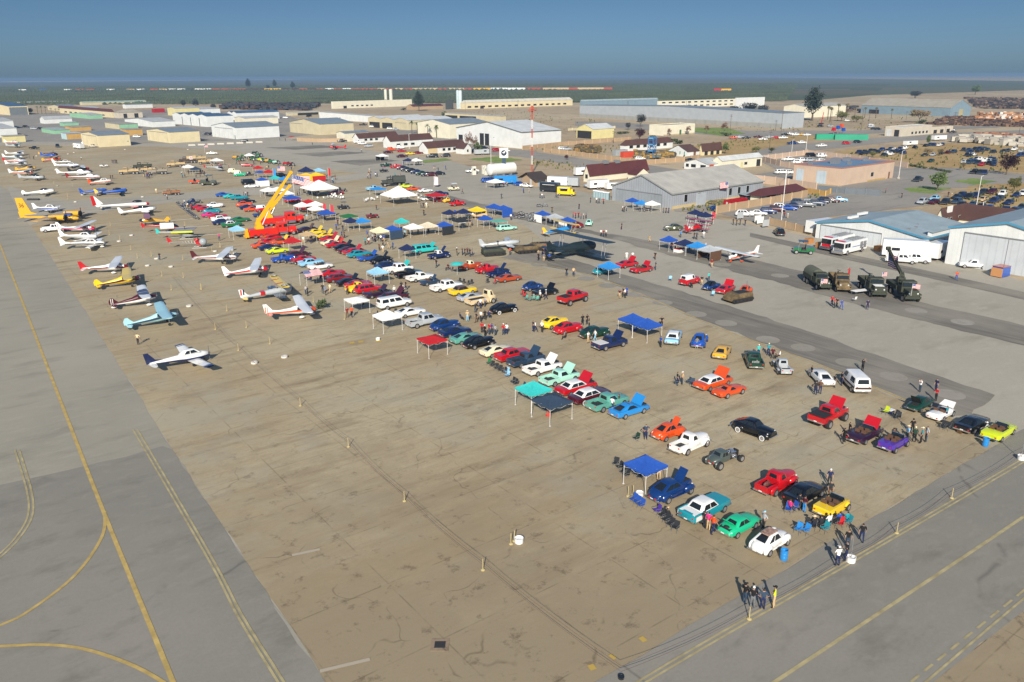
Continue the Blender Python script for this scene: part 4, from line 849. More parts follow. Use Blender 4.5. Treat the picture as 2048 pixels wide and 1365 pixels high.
def building(label,C,Lx,Rx,T=None,h=None,roof='gx',rise=1.2,wall='white',rf='greyroof',over=.3,parts=(),az=None,cat='building',name='building',group=None,trim=None,a=None,b=None,base=None,bays=1):
 """C: pixel of the near bottom corner; Lx, Rx: pixel columns of the far ends of the two faces one sees; T: pixel row of the top of the near corner"""
 c=at(*C);g=0 if az is None else az
 dr=azdir(HV-1+g);dl=azdir(HV-91+g)
 a=a or span_len(c,dr,Rx);b=b or span_len(c,dl,Lx)
 if h is None:h=zat(C[0],T,math.hypot(c.x,c.y))
 r=empty(name,(c.x,c.y,0),HV-1+g,label,cat,group)
 w=MB();H=h
 if roof=='gx':w.loft([[(x,0,0),(x,b,0),(x,b,H),(x,b/2,H+rise),(x,0,H)]for x in(0,a)])
 elif roof=='gy' and bays==1:w.loft([[(a,y,0),(0,y,0),(0,y,H),(a/2,y,H+rise),(a,y,H)]for y in(0,b)])
 elif roof=='gxn':
  for i in range(bays):y0,y1=b*i/bays,b*(i+1)/bays;w.loft([[(x,y0,0),(x,y1,0),(x,y1,H),(x,(y0+y1)/2,H+rise),(x,y0,H)]for x in(0,a)])
 elif roof=='mono':w.loft([[(x,0,0),(x,b,0),(x,b,H+rise),(x,0,H)]for x in(0,a)])
 else:w.box(0,a,0,b,0,H)
 w.build('wall',wmat(wall),r)
 t=.12;o=over;q=MB()
 if roof in('gx','gxn'):
  n=bays if roof=='gxn' else 1
  for i in range(n):
   y0,y1=b*i/n,b*(i+1)/n;ym=(y0+y1)/2;k=rise/(ym-y0)
   e0=o if i==0 else 0;e1=o if i==n-1 else 0
   q.loft([[(x,y0-e0,H-e0*k+.02),(x,ym,H+rise+.02),(x,y1+e1,H-e1*k+.02),(x,y1+e1,H-e1*k+t+.02),(x,ym,H+rise+t+.02),(x,y0-e0,H-e0*k+t+.02)]for x in(-o,a+o)])
 elif roof=='gy':
  k=rise/(a/2);q.loft([[(-o,y,H-o*k+.02),(a/2,y,H+rise+.02),(a+o,y,H-o*k+.02),(a+o,y,H-o*k+t+.02),(a/2,y,H+rise+t+.02),(-o,y,H-o*k+t+.02)]for y in(-o,b+o)][::-1])
 elif roof=='mono':q.slab([(-o,-o,H),(a+o,-o,H),(a+o,b+o,H+rise),(-o,b+o,H+rise)],(0,0,t))
 elif roof=='hip':
  i=min(a,b)/2;z=H+.02
  if a>b:rp=[(i,b/2,H+rise),(a-i,b/2,H+rise)]
  else:rp=[(a/2,i,H+rise),(a/2,b-i,H+rise)]
  e=[(-o,-o,z),(a+o,-o,z),(a+o,b+o,z),(-o,b+o,z)]
  q.add(e+rp,[(0,1,5,4),(1,2,5),(2,3,4,5),(3,0,4)]if a>b else[(0,1,4),(1,2,5,4),(2,3,5),(3,0,4,5)]);q.add(e,[(3,2,1,0)])
 else:
  q.box(.25,a-.25,.25,b-.25,H+.01,H+.06)
  pr=MB()
  for z in((0,a,0,.25),(0,a,b-.25,b),(0,.25,.25,b-.25),(a-.25,a,.25,b-.25)):pr.box(z[0],z[1],z[2],z[3],H+.004,H+.45)
  pr.build('parapet',wmat(wall)if not trim else mat('trim_'+trim,trim,.6),r)
 q.build('roof',rmat(rf,'X' if roof!='gy' else 'Y'),r)
 if trim and roof in('gx','gy','gxn'):
  tm=mat('trim_'+trim,trim,.5);e=MB()
  if roof=='gx':
   k=rise/(b/2)
   e.box(-o,a+o,-o-.1,-o-.01,H-o*k-.15,H-o*k+.22)
   for y0,z0,y1,z1 in((-o,H-o*k,b/2,H+rise),(b/2,H+rise,b+o,H-o*k)):e.slab([(-o-.05,y0,z0-.2),(-o-.05,y1,z1-.2),(-o-.05,y1,z1+.2),(-o-.05,y0,z0+.2)],(-.05,0,0))
  e.build('eave_trim',tm,r)
 for pt in parts:
  kind,face,u0,u1,z0,z1=pt[:6];c_=pt[6]if len(pt)>6 else None
  Lf=a if face=='R' else b;p0,p1=u0*Lf,u1*Lf;zz1=z1*H if z1<=1.3 and kind not in('win','band')and z0==0 else z1
  if kind=='win':
   n=pt[7]if len(pt)>7 else 1
   for i in range(n):
    w0=p0+(p1-p0)*(i+.25)/n;w1=p0+(p1-p0)*(i+.75)/n if n>1 else p1
    if n==1:w0=p0
    fr=MB();pn=MB()
    if face=='R':fr.box(w0-.08,w1+.08,-.05,.0,z0-.08,z1+.08);pn.box(w0,w1,-.07,-.052,z0,z1)
    else:fr.box(-.05,0,w0-.08,w1+.08,z0-.08,z1+.08);pn.box(-.07,-.052,w0,w1,z0,z1)
    f_=fr.build('window',mat('window_frame_'+(c_ or 'w'),c_ or '#cfcfc8',.6),r);pn.build('pane',M_GLASS,f_)
  else:
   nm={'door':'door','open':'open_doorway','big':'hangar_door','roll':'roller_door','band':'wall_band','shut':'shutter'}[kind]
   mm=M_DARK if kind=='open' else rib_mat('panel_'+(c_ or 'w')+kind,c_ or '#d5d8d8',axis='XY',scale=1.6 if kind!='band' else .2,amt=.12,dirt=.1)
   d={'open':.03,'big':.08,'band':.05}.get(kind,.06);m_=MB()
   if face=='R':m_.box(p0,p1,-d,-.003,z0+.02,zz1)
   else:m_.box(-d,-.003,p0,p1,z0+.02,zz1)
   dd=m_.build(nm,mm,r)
   if kind=='big':
    k=MB();n=max(2,int((p1-p0)/6))
    for i in range(n+1):
     u=p0+(p1-p0)*i/n
     k.box(*((u-.05,u+.05,-d-.03,-d)if face=='R' else(-d-.03,-d,u-.05,u+.05)),z0+.02,zz1)
    k.box(*((p0,p1,-d-.1,-d)if face=='R' else(-d-.1,-d,p0,p1)),zz1,zz1+.22);k.build('door_rail',M_METAL,dd)
 r['dims']=(a,b,h);return r
def on_roof(r,u,v,s,z,m,nm='roof_vent'):
 a,b,h=r['dims'];return MB().box(u*a-s[0]/2,u*a+s[0]/2,v*b-s[1]/2,v*b+s[1]/2,h+z,h+z+s[2]).build(nm,m,r)
def wall_line(label,pts,h,col='pink',th=.2,name='boundary_wall',cat='wall',post=None,cap=True):
 b=MB();P=[at(*p)for p in pts];pm=MB()
 for i in range(len(P)-1):
  d=(P[i+1]-P[i]);L=d.length;d.normalize();n=Vector((-d.y,d.x,0))*th/2
  q=[P[i]-n,P[i+1]-n,P[i+1]+n,P[i]+n];b.slab([(v.x,v.y,0)for v in q],(0,0,h))
  for k in range(int(L/6)+1):
   c=P[i]+d*min(k*6,L);pm.box(c.x-.18,c.x+.18,c.y-.18,c.y+.18,0,h+.12)
 o=b.build(name,wmat(col));pm.build('pier',wmat(col),o);return tag(o,label,cat)
 # trees, poles
TM={}
def leaves(name,n,blobs,size,cols,seed=1,droop=0):
 rs=np.random.RandomState(seed);mats=[mat('%s_leaf_%d'%(name,i),c,.85,noise=.25,nscale=.8)for i,c in enumerate(cols)]
 b=MB();tot=sum(q[3]*q[4]*q[5]for q in blobs)
 for q in blobs:
  k=int(n*q[3]*q[4]*q[5]/tot);cl=rs.randint(5,9)
  cc=rs.randn(max(3,k//14),3);cc/=np.linalg.norm(cc,axis=1)[:,None];cc*=(rs.rand(len(cc),1)**.4)*.92
  for c in cc:
   mi=rs.randint(len(cols))
   for _ in range(14):
    d=c+rs.randn(3)*.16;p=Vector((q[0]+d[0]*q[3],q[1]+d[1]*q[4],q[2]+d[2]*q[5]))
    u=Vector(rs.randn(3)).normalized();v=u.orthogonal().normalized();s=size*(.6+.8*rs.rand())
    b.add([p-u*s,p+v*s*.6,p+u*s,p-v*s*.6],[(0,1,2,3)],mi)
 return b.mesh('crown',mats)
def trunk_mesh(h,r,branches,m,seed=2):
 rs=random.Random(seed);b=MB();b.tube((0,0,0),(rs.uniform(-.1,.1),rs.uniform(-.1,.1),h),r,r*.6,8)
 for i in range(branches):
  a=6.28*i/max(branches,1)+rs.random();b.tube((0,0,h*.8),(math.cos(a)*h*.7,math.sin(a)*h*.7,h*(1.35+.5*rs.random())),r*.45,r*.12,6)
 return b.mesh('trunk',[m])
M_BARK=mat('bark',(.11,.085,.06),.9,noise=.3,nscale=3)
SP={'green':dict(h=1.8,r=.22,bl=[(0,0,4,2.4,2.4,2.0),(1.3,.4,3.3,1.6,1.6,1.3),(-1.3,-.3,3.6,1.5,1.6,1.3),(.2,-1.2,3.1,1.4,1.3,1.2)],c=['#4f6335','#3c5129','#66783f'],n=1500,s=.2),'dark':dict(h=4,r=.5,bl=[(0,0,10,4.2,4.2,5.5),(3,1,8.5,2.6,2.6,3.4),(-3,-1,9,2.6,2.6,3.6),(0,0,14,2.4,2.4,3)],c=['#2f3c33','#27322c','#3b4a3c'],n=2600,s=.42),'purple':dict(h=1.6,r=.2,bl=[(0,0,4.2,2.8,2.8,2.2),(1.8,0,3.4,1.6,1.6,1.3),(-1.8,.2,3.5,1.7,1.6,1.3)],c=['#43242f','#35202c','#55303a'],n=1500,s=.22),'rust':dict(h=1.5,r=.14,bl=[(0,0,3.3,1.5,1.5,1.6)],c=['#7a5a4a','#6a4a3c','#8a6a50'],n=420,s=.17),'olive':dict(h=1.3,r=.2,bl=[(0,0,3.0,2.9,2.6,1.5),(1.6,.5,2.6,1.6,1.5,1.1),(-1.7,-.4,2.7,1.6,1.5,1.1)],c=['#66683a','#545a30','#7d7a48'],n=1300,s=.22),'slate':dict(h=2,r=.3,bl=[(0,0,5.4,3.3,3.3,2.8),(1.9,0,4.5,1.9,1.9,1.7),(-1.8,.3,4.3,1.9,1.9,1.7)],c=['#383d42','#2e3437','#464a4a'],n=1500,s=.3),'bush':dict(h=.4,r=.1,bl=[(0,0,.9,1.4,1.1,.8)],c=['#3b4a2c','#4f5e38'],n=300,s=.17),'dead':dict(h=2.5,r=.3,bl=[(0,0,5.0,5.0,4.6,1.9),(3,1,4.4,2.6,2.4,1.3),(-3,0,4.4,2.6,2.4,1.3)],c=['#7e6d55','#6d6a4a','#8f7a5c'],n=1500,s=.3)}
def tree(px,py,sp,hpx,label,group='trees among the airfield buildings',wf=1.0,name=None):
 """hpx: the pixel row of the tree's top"""
 S=SP[sp]
 if sp not in TM:
  top=max(q[2]+q[5]for q in S['bl']);TM[sp]=(leaves(sp,S['n'],S['bl'],S['s'],S['c'],seed=len(TM)+3),trunk_mesh(S['h'],S['r'],4,M_BARK),top)
 c,t,top=TM[sp];p=at(px,py);h=zat(px,hpx,math.hypot(p.x,p.y));s=h/top
 r=empty(name or 'tree',(p.x,p.y,0),random.uniform(0,360),label,'tree' if sp!='bush' else 'shrub',group);r.scale=(s*wf,s*wf,s)
 link('crown',c,r);link('trunk',t,r);return r
def palm(px,py,hpx,label,fan=False,group='palm trees'):
 k='fan' if fan else 'palm'
 if k not in TM:
  rs=random.Random(5);b=MB();N_=26 if fan else 20
  for i in range(N_):
   a=6.2832*i/N_+rs.random()*.3;el=rs.uniform(-.5,1.1);L=(1.5 if fan else 2.6)*rs.uniform(.85,1.1);prev=None
   for j in range(6):
    t=j/5;x=L*t*math.cos(el*(1-t*.3));z=L*t*math.sin(el)-L*.55*t*t;w=(.34 if fan else .3)*(math.sin(math.pi*min(t*.85+.15,1))+.05)
    c=Vector((x*math.cos(a),x*math.sin(a),8+z));n=Vector((-math.sin(a),math.cos(a),0))*w
    if prev:b.add([prev[0]-prev[1],prev[0]+prev[1],c+n+Vector((0,0,-.12)),c-n+Vector((0,0,-.12))],[(0,1,2,3)],i%2)
    prev=(c,n)
  cr=b.mesh('crown',[mat(k+'_frond_a','#5c6a3c' if not fan else '#77704a',.8),mat(k+'_frond_b','#46562f' if not fan else '#5d5c38',.8)])
  t=MB();t.tube((0,0,0),(0,0,8),.28,.18,8)
  if fan:t.ell((0,0,7.4),(.5,.5,.9),0,8,5)
  TM[k]=(cr,t.mesh('trunk',[M_BARK]))
 cr,t=TM[k];p=at(px,py);h=zat(px,hpx,math.hypot(p.x,p.y));s=h/9.2
 r=empty('palm_tree',(p.x,p.y,0),random.uniform(0,360),label,'palm tree',group);r.scale=(s,s,s);link('crown',cr,r);link('trunk',t,r);return r
def upole(px,py,top,label,arms=2,wood=True,name='utility_pole',group='utility poles',r=.14):
 p=at(px,py);h=zat(px,top,math.hypot(p.x,p.y));o=empty(name,(p.x,p.y,0),HV,label,'utility pole' if wood else 'light pole',group)
 MB().tube((0,0,0),(0,0,h),r,r*.7,8).build('pole',M_WOOD if wood else M_POLE,o)
 if wood:
  for i in range(arms):MB().box(-.06,.06,-1.2,1.2,h-.5-i*.9,h-.38-i*.9).build('crossarm',M_WOOD,o)
 else:
  MB().box(-.3,.3,-.3,.3,0,.6).build('base',mat('pole_footing','#b9b4a6',.9),o)
  MB().tube((0,0,h-.1),(1.6,0,h+.1),.05,n=6).build('lamp_arm',M_POLE,o);MB().box(1.2,1.9,-.15,.15,h+.02,h+.16).build('lamp_head',M_METAL,o)
 return o
HAZE=.00015
B=building
WIN=lambda f,a,b,z0,z1,n=1,c='#b9b9b0':('win',f,a,b,z0,z1,c,n)
B('cream hangar with a blue-grey roof nearest the row of parked aircraft',(199,295),165,262,271.6,wall='cream',roof='gx',rise=1.3,parts=[('door','R',.9,.94,2,2.6,'#8b8b86'),('big','L',.1,.9,0,.9,'#dccfa9')],az=-6,group='hangars on the left of the field')
B('cream hangar with a grey roof, between the other cream hangar and the white one',(341,287),296,401,265,wall='cream',roof='gx',rise=1.3,parts=[('big','L',.1,.9,0,.9,'#dccfa9')],az=-6,group='hangars on the left of the field')
B('bright white hangar with a grey roof in the middle of the hangar front',(473.4,279),425,559.6,256,wall='white',roof='gx',rise=2.2,parts=[('big','L',.12,.85,0,.86,'#dcdfdd'),('door','L',.03,.07,0,2.3,'#9a9f9f')],az=-5,group='hangars on the left of the field')
B('beige hangar with a pale grey roof right of the bright white hangar',(641,270.6),580.5,708,249,wall='beige',roof='gx',rise=2.6,parts=[('big','L',.55,.98,0,.9,'#c9bf9f')],az=-4,group='hangars on the left of the field')
B('long white row hangar with scalloped gable doors and a blue-grey roof',(415,254.5),347,468,233.5,wall='white',roof='gxn',bays=4,rise=1.2,rf='blueroof',parts=[('open','L',.2,.215,0,.8),('open','L',.45,.465,0,.8),('open','L',.7,.715,0,.8)],az=-5,over=.1)
B('white hangar behind the long scalloped row hangar',(395,229),349,441,219,wall='white',rf='lightroof',az=-5,rise=1)
B('pale yellow hangar at the far end of the scalloped row',(351,232),336,400,217.5,wall='yellow',rf='lightroof',az=-5,rise=1)
B('white hangar with a dark blue roof behind the bright white one',(474,241),456,559,226.5,wall='white',rf='blueroof',roof='gxn',bays=2,rise=1.3,az=-5)
B('small off-white shed in front of the white hangar with a dark blue roof',(490,250),470,557,237,wall='pale',rf='lightroof',rise=1,az=-5)
B('white hangar cut by the left edge of the photo, upper one',(-2,259),-40,29,243,wall='white',rf='lightroof',rise=1.4,az=-6)
B('white hangar cut by the left edge of the photo, lower one',(-8,276),-60,36,258,wall='white',rf='lightroof',rise=1.4,az=-6)
B('small yellow T-hangar beside the cropped white hangars',(9,286),5,52,273.5,wall='yellow',rf='tanroof',roof='mono',rise=.4,az=-6)
B('large cream hangar with a blue roof and an open grey front at the far left',(19,231),-40,58,213,wall='cream',rf='blueroof',roof='gx',rise=2.5,parts=[('big','R',.05,.95,0,.85,'#6f777b')],az=-6)
B('white hangar with a grey gable roof beyond the green T-hangars',(90,248),81,145,239,wall='white',rf='lightroof',rise=2,az=-6)
B('pale green T-hangar row nearest the cream hangar',(109,268.6),84,141,261,wall='green',rf='greenroof',roof='mono',rise=.3,az=-6)
B('low green T-hangar row behind the other green ones',(128,253),120,158,246.5,wall='green',rf='greenroof',roof='mono',rise=.3,az=-6)
B('tan T-hangar row between the green ones',(146,263),131,183,255,wall='tan',rf='tanroof',roof='mono',rise=.3,az=-6)
B('T-hangar with tan doors and a pale blue side beside the cream hangar',(134,279.5),123.5,164,267.7,wall='ltblue',rf='lightroof',roof='mono',rise=.3,parts=[('big','R',.02,.98,0,.92,'#c49e5c')],az=-6)
B('T-hangar with mint green doors behind the gap between the cream hangars',(239,259),211,277,249,wall='beige',rf='tanroof',roof='mono',rise=.3,parts=[('big','R',.02,.98,0,.92,'#8fbf9d')],az=-6)
B('tan T-hangar in the gap between the cream hangars',(254,272),242,286,260,wall='tan',rf='tanroof',roof='mono',rise=.3,az=-6)
B('long low white hangar behind the second cream hangar',(305.7,255),250.6,351,244,wall='white',rf='lightroof',rise=1.6,az=-6)
B('low green and white shed beyond the first T-hangars',(180,238.5),140,206,230.5,wall='green',rf='lightroof',rise=1,az=-6)
B('long cream barracks with a red-brown roof at the left',(225,236),118,229,224.5,wall='cream',rf='redroof',rise=2.6,roof='hip',parts=[WIN('L',.1,.9,1.2,2.4,8)],az=-6,b=None)
B('weathered barn with a grey-brown hipped roof and dark doorways',(238,237),229,286,226,wall='rust',rf='tanroof',rise=2.5,roof='hip',parts=[('open','R',.2,.35,0,.8),('open','R',.65,.82,0,.8)],az=-6)
B('wide pale warehouse roof behind the palms at the left',(125,223),96,158,215,wall='beige',rf='greyroof',rise=2,az=-6)
B('low grey shed beyond the barracks',(176,224),150,200,217,wall='grey',rf='lightroof',rise=1.5,az=-6)
B('long shed with a pale green roof at the back left',(165,211),160,293,205.5,wall='beige',rf='lightgreen',rise=1,az=-8)
B('white shed under the pale green roof at the back left',(252,217.5),246,306,210,wall='white',rf='greyroof',rise=.6,az=-8)
B('cream boundary shed along the back fence at the far left',(40,209),30,140,205.5,wall='cream',rf='lightroof',rise=.5,az=-8)
B('rust-red container shed near the back of the hangars',(309,226),304,330,219,wall='redmetal',rf='tanroof',roof='flat',az=-6)
B('large off-white commercial building with roof units at the back',(667,218),663,824,204.5,wall='pale',rf='whiteroof',roof='flat',az=-6,parts=[WIN('R',.2,.5,2,3.4,5),('open','R',.12,.16,0,3)])
B('low white hall with a flat pale roof beside the commercial building',(752,246),639,768,233,wall='white',rf='lightroof',roof='mono',rise=1,az=-4,parts=[('door','L',.6,.63,0,2.4,'#8b8f90')])
B('open carport with a white roof in the middle distance',(576,232),572,640,226,wall='beige',rf='whiteroof',roof='mono',rise=.3,az=-6,parts=[('open','R',.3,.95,0,.8)])
B('small white shed with a tan front by the brick compound',(690,284),674,738,267,wall='pale',rf='greyroof',rise=.8,az=-5)
B('row of beige hangars with lifted doors, cars parked inside',(817,261),737,905,241.5,wall='beige',rf='whiteroof',roof='gxn',bays=3,rise=1.5,az=-4,parts=[('open','L',.7,.97,0,.62),('open','L',.38,.64,0,.62),('big','L',.05,.31,0,.7,'#c9bf9f')])
B('cream workshop behind the row of palms',(900,278),836,978,249,wall='pale',rf='greyroof',roof='gx',rise=2.2,az=-4)
B('low open-sided shed with dark bays behind the palms',(1001,247),890,1012,233,wall='beige',rf='lightroof',roof='mono',rise=.6,az=-4,parts=[('open','L',.42,.72,.8,4.2),('open','L',.76,.99,.8,4.2)])
bw=B('very large white hangar with a low gable beside the red and white mast',(1043.7,298),914,1122,265,wall='white',rf='whiteroof',roof='gx',rise=4.2,az=-2,trim='#6d7472',parts=[('open','L',.48,.545,0,6.2),('open','L',.56,.625,0,6.2),('open','L',.9,.97,1.5,4.5)])
B('long yellow brick depot with a pale hipped roof at the back',(927,219),921,1145,206.5,wall='cream',rf='paleroof',roof='hip',rise=3,az=-2,parts=[WIN('R',.02,.95,1.4,3.2,16,'#7a4a34'),('open','R',.14,.17,0,3)])
B('dark brown roofed bungalow row beside the tall dark tree',(826,220),814,886,213.5,wall='brick',rf='redroof',rise=2,az=-4)
B('white cottage with a brown roof, leftmost near the parked pickups',(718.5,286.5),706,797,277,wall='white',rf='brownroof',rise=2.4,az=-4,parts=[WIN('R',.1,.5,1,2.1,3)])
B('white cottage with a brown roof, middle of the three by the palms',(781,297),767,866,283,wall='white',rf='brownroof',rise=2.6,az=-4,parts=[WIN('R',.1,.6,1,2.1,3)])
B('white bungalow with a brown roof and twin gables near the maroon bush',(855,308.7),838.7,932,296.5,wall='white',rf='brownroof',rise=2.6,az=-3,parts=[('band','R',.02,.25,0,2.6,'#cdb98f'),WIN('R',.35,.9,1,2.2,4)])
B('white gabled wing of the bungalow near the maroon bush',(928,309),912,943,297.5,wall='white',rf='brownroof',rise=2.2,roof='gy',az=-3,parts=[WIN('R',.4,.6,1,2.1)])
B('very long grey warehouse with a ribbed side along the back',(1564,258),1159,1606,227,wall='longgrey',rf='greyroof',roof='gx',rise=2,az=3,parts=[('band','L',.001,.999,0,3.2,'#9b9b96')])
B('blue-grey shed with roof ventilators beyond the long warehouse',(1163,216),1160,1315,203,wall='bluegrey',rf='bluemetal',roof='gx',rise=1.5,az=2)
B('long white building with two rows of round vents',(1317,218),1314,1471,203.5,wall='pale',rf='whiteroof',roof='flat',az=2,parts=[WIN('R',.02,.98,5.6,7,12,'#8b8b86'),WIN('R',.02,.98,1.6,3,12,'#8b8b86')])
B('tall white end block joined to the white building with round vents',(1472,218.5),1469,1528,197,wall='white',rf='whiteroof',roof='flat',az=2)
B('pale yellow open-fronted hangar with a white roof',(1186,278.5),1153,1228,259,wall='yellow',rf='whiteroof',roof='gx',rise=2.6,az=-1,parts=[('open','L',.1,.95,0,.78)])
B('flat-roofed cream office with a green door and small trees',(1327,272),1298,1389,252.5,wall='pale',rf='tanroof',roof='flat',az=0,parts=[('door','R',.5,.56,0,3,'#3d6b52'),('band','R',0.001,.999,0,.7,'#b9ad92')])
B('long white house with a brown roof behind the blue lift tower',(1250,303.5),1240,1345,292,wall='white',rf='brownroof',roof='hip',rise=2.6,az=0,parts=[WIN('R',.05,.9,1.3,2.6,6)])
B('white gabled house with turquoise shutters and a brown roof',(1375,314.6),1337,1398,304,wall='white',rf='brownroof',roof='gx',rise=2.6,az=0,parts=[('shut','L',.15,.19,.9,2.3,'#2f8f86'),('shut','L',.38,.42,.9,2.3,'#2f8f86'),('shut','L',.75,.79,.9,2.3,'#2f8f86'),('door','R',.5,.7,0,2.2,'#7a5a42')])
B('cream house with a brown roof and three dark garage openings',(1404,312),1398,1443,300,wall='cream',rf='brownroof',roof='gx',rise=2.6,az=0,parts=[('open','R',.12,.28,0,2.5),('open','R',.42,.58,0,2.5),('open','R',.72,.88,0,2.5)])
B('white shop with an orange window panel beside the larger white shed',(1415,342.5),1368,1444,329.5,wall='white',rf='lightroof',roof='gx',rise=1.6,az=-2,parts=[WIN('L',.08,.3,.9,2.1),WIN('L',.5,.7,.9,2.1),WIN('L',.8,.92,.9,2.1),('band','R',.1,.4,.7,2.2,'#c24a22'),('door','R',.85,.95,0,2.2,'#4a4038')])
B('white shed with a bright white roof behind the small white shop',(1443,341),1425,1523,322,wall='pale',rf='whiteroof',roof='gx',rise=1.4,az=0,parts=[('door','R',.45,.52,0,2.2,'#d5cf9f'),WIN('R',.55,.62,1.2,2.2),('open','R',.86,.96,0,2.8)])
mb=B('cream clubhouse with a maroon shingle roof beside white trailers',(1179,365),1167,1296,350,wall='pale',rf='redroof',roof='gx',rise=3.2,az=0,parts=[WIN('L',.3,.7,1.2,2.6)])
on_roof(mb,.3,.5,(2,1.6,1.1),3.1,M_METAL,'air_unit');on_roof(mb,.5,.55,(2,1.6,1.1),2.9,M_METAL,'air_unit')
B('cream gabled wing of the clubhouse',(1272,361.5),1256,1298,350,wall='pale',rf='redroof',roof='gy',rise=2.0,az=0)
cb=B('large grey ribbed metal hangar with sliding doors and a dirty white roof',(1343.5,419.5),1223.4,1524,388,wall='ribgrey',rf='dirtyroof',roof='gx',rise=4.2,az=-1,trim='#8d8f8c',parts=[('big','L',.16,.92,0,.82,'#8f969c'),WIN('R',.12,.15,1.6,3.6),WIN('R',.26,.29,1.6,3.6),WIN('R',.6,.63,1.6,3.6),WIN('R',.7,.73,1.6,3.6),WIN('R',.8,.83,1.6,3.6),('band','R',.001,.999,0,.9,'#c2b088')])
B('small pale lean-to box against the ribbed grey hangar',(1393,412),1375,1411,391,wall='longgrey',rf='dirtyroof',roof='flat',az=-1)
pk=B('tan stucco block with a blue flat roof and two roller doors',(1680,372),1585,1785,338.5,wall='pink',rf='flatblue',roof='flat',az=0,trim='#9c6f60',parts=[('roll','L',.78,.93,0,.78,'#b5c5cf'),('roll','L',.3,.5,0,.78,'#b5c5cf'),WIN('R',.55,.6,1.6,3,1),('door','R',.9,.93,0,2.3,'#7a5a4a'),('band','R',.5,.85,0,.5,'#b59a62')])
for u,v,s in((.12,.8,(1.2,1.2,1)),(.4,.6,(3,2.2,2)),(.75,.75,(3,1.6,1.2)),(.9,.5,(2,1.4,1.1)),(.45,.35,(1.4,1,.9))):on_roof(pk,u,v,s,.06,M_METAL,'air_unit')
wb=B('huge blue-grey warehouse with a tan gable roof at the back right',(1899,233.8),1721,1940,216,wall='bluegrey',rf='tanroof',roof='gy',rise=6.5,az=6,parts=[('band','R',.42,.62,0,6,'#a9a07c'),('open','L',.78,.9,0,.5)])
B('low rusty white packing shed with a dark truck bay',(1801,274),1769,1862,256,wall='rust',rf='whiteroof',roof='flat',az=2,parts=[('open','L',.12,.42,0,.75),('roll','L',.6,.9,0,.8,'#c9cdcd'),WIN('R',.3,.9,1,2.4,5)])
B('row of old brick stalls joined to the packing shed',(1862,268),1855,1905,257,wall='rust',rf='tanroof',roof='flat',az=2,parts=[('open','R',.1,.25,0,2.2),('open','R',.4,.55,0,2.2),('open','R',.7,.85,0,2.2)])
B('white warehouse half hidden behind the tall dark tree',(1608,236),1566,1690,214,wall='pale',rf='dirtyroof',roof='gx',rise=2,az=3)
h1=B('white hangar with blue trim and a wide door behind the fire engines',(1849,512),1630,1940,477,wall='white',rf='bluemetal',roof='gx',rise=2.0,az=0,trim='#4c8cab',parts=[('big','L',.38,.955,0,.86,'#c9cfd2'),('band','L',.382,.953,3.1,3.16,'#8b9296')])
for u,v in((.1,.2),(.25,.2),(.4,.25)):on_roof(h1,u,v,(.5,.5,.5),.7,M_METAL)
for u,v in((.2,.75),(.5,.8)):on_roof(h1,u,v,(3.5,.7,.5),1.3,M_POLE)
h2=B('white ribbed hangar with blue trim cut by the right edge',(2120,566),1889,2290,h=7.2,wall='white',rf='bluemetal',roof='gx',rise=2.2,az=0,trim='#4c8cab',parts=[('big','L',.08,.86,0,.9,'#c2c8cc'),('band','L',.082,.858,3.6,3.66,'#8b9296')])
B('small white annex between the two blue-trimmed hangars',(1858,510),1849,1893,h=4.6,wall='white',rf='bluemetal',roof='mono',rise=.3,az=0,parts=[WIN('R',.55,.8,1.3,2.6)])
hh=B('brown-roofed house with white panels behind the blue-trimmed hangar',(1886,458),1868,1938,442,wall='pale',rf='brownroof',roof='gx',rise=2.8,az=0,parts=[WIN('R',.05,.3,1,2.4,2),WIN('R',.5,.9,1,2.4,3)])
on_roof(hh,.25,.3,(2.6,.2,1.6),1.6,M_POLE,'solar_panel')
B('cream house with a wide brown roof and chimneys at the right',(2004,463),1908,2040,449,wall='pale',rf='brownroof',roof='gy',rise=3,az=0,parts=[('door','R',.4,.55,0,2.2,'#b5ad98')])
B('small cream house with a maroon hipped roof by the car row',(1519,408),1500,1605,392.5,wall='pale',rf='redroof',roof='hip',rise=1.8,over=1.0,az=0,parts=[WIN('R',.15,.35,1,2.2)])
B('open carport with a pale roof joined to the small cream house',(1492,400),1478,1515,391,wall='darkgrey',rf='bluemetal',roof='mono',rise=.3,over=.8,az=0,parts=[('open','R',.05,.9,0,.9),('open','L',.1,.9,0,.9)])
B('red metal container shed with a dark roof beside the tan wall',(1457,418),1446,1494,405,wall='redmetal',rf='darkroof',roof='flat',az=0,parts=[('band','L',.2,.5,.5,1.8,'#c9c4bc')])
B('tan brick office with a dark roof at the foot of the mast',(1071,374),1045,1090,357,wall='brick',rf='darkroof',roof='gx',rise=1.6,over=1.3,az=-1,parts=[('door','L',.3,.42,0,2.3,'#c9c9c4'),('door','R',.3,.55,0,2.3,'#8fa5b5')])
wall_line('long peach boundary wall beside the row of parked cars',[(1432,428),(1470,421),(1540,409),(1614,394)],2.1,'brick')
wall_line('low tan wall beside the black car near the hangar',[(1538,449),(1590,462),(1632,473)],1.7,'brick')
wall_line('grey-pink block wall across the street from the ribbed hangar',[(1469,361),(1550,370),(1633,383)],2.6,'pink')
wall_line('dark mesh-covered fence running on from the block wall',[(1635,383),(1690,388),(1760,393)],1.9,'darkgrey',name='mesh_fence',cat='fence')
wall_line('pink block wall around the yard of parked white pickups',[(1520,322),(1614,310),(1700,320),(1815,336)],2.2,'pink')
wall_line('pink wall on the near side of the walled pickup yard',[(1520,322),(1560,333),(1590,338)],2.2,'pink')
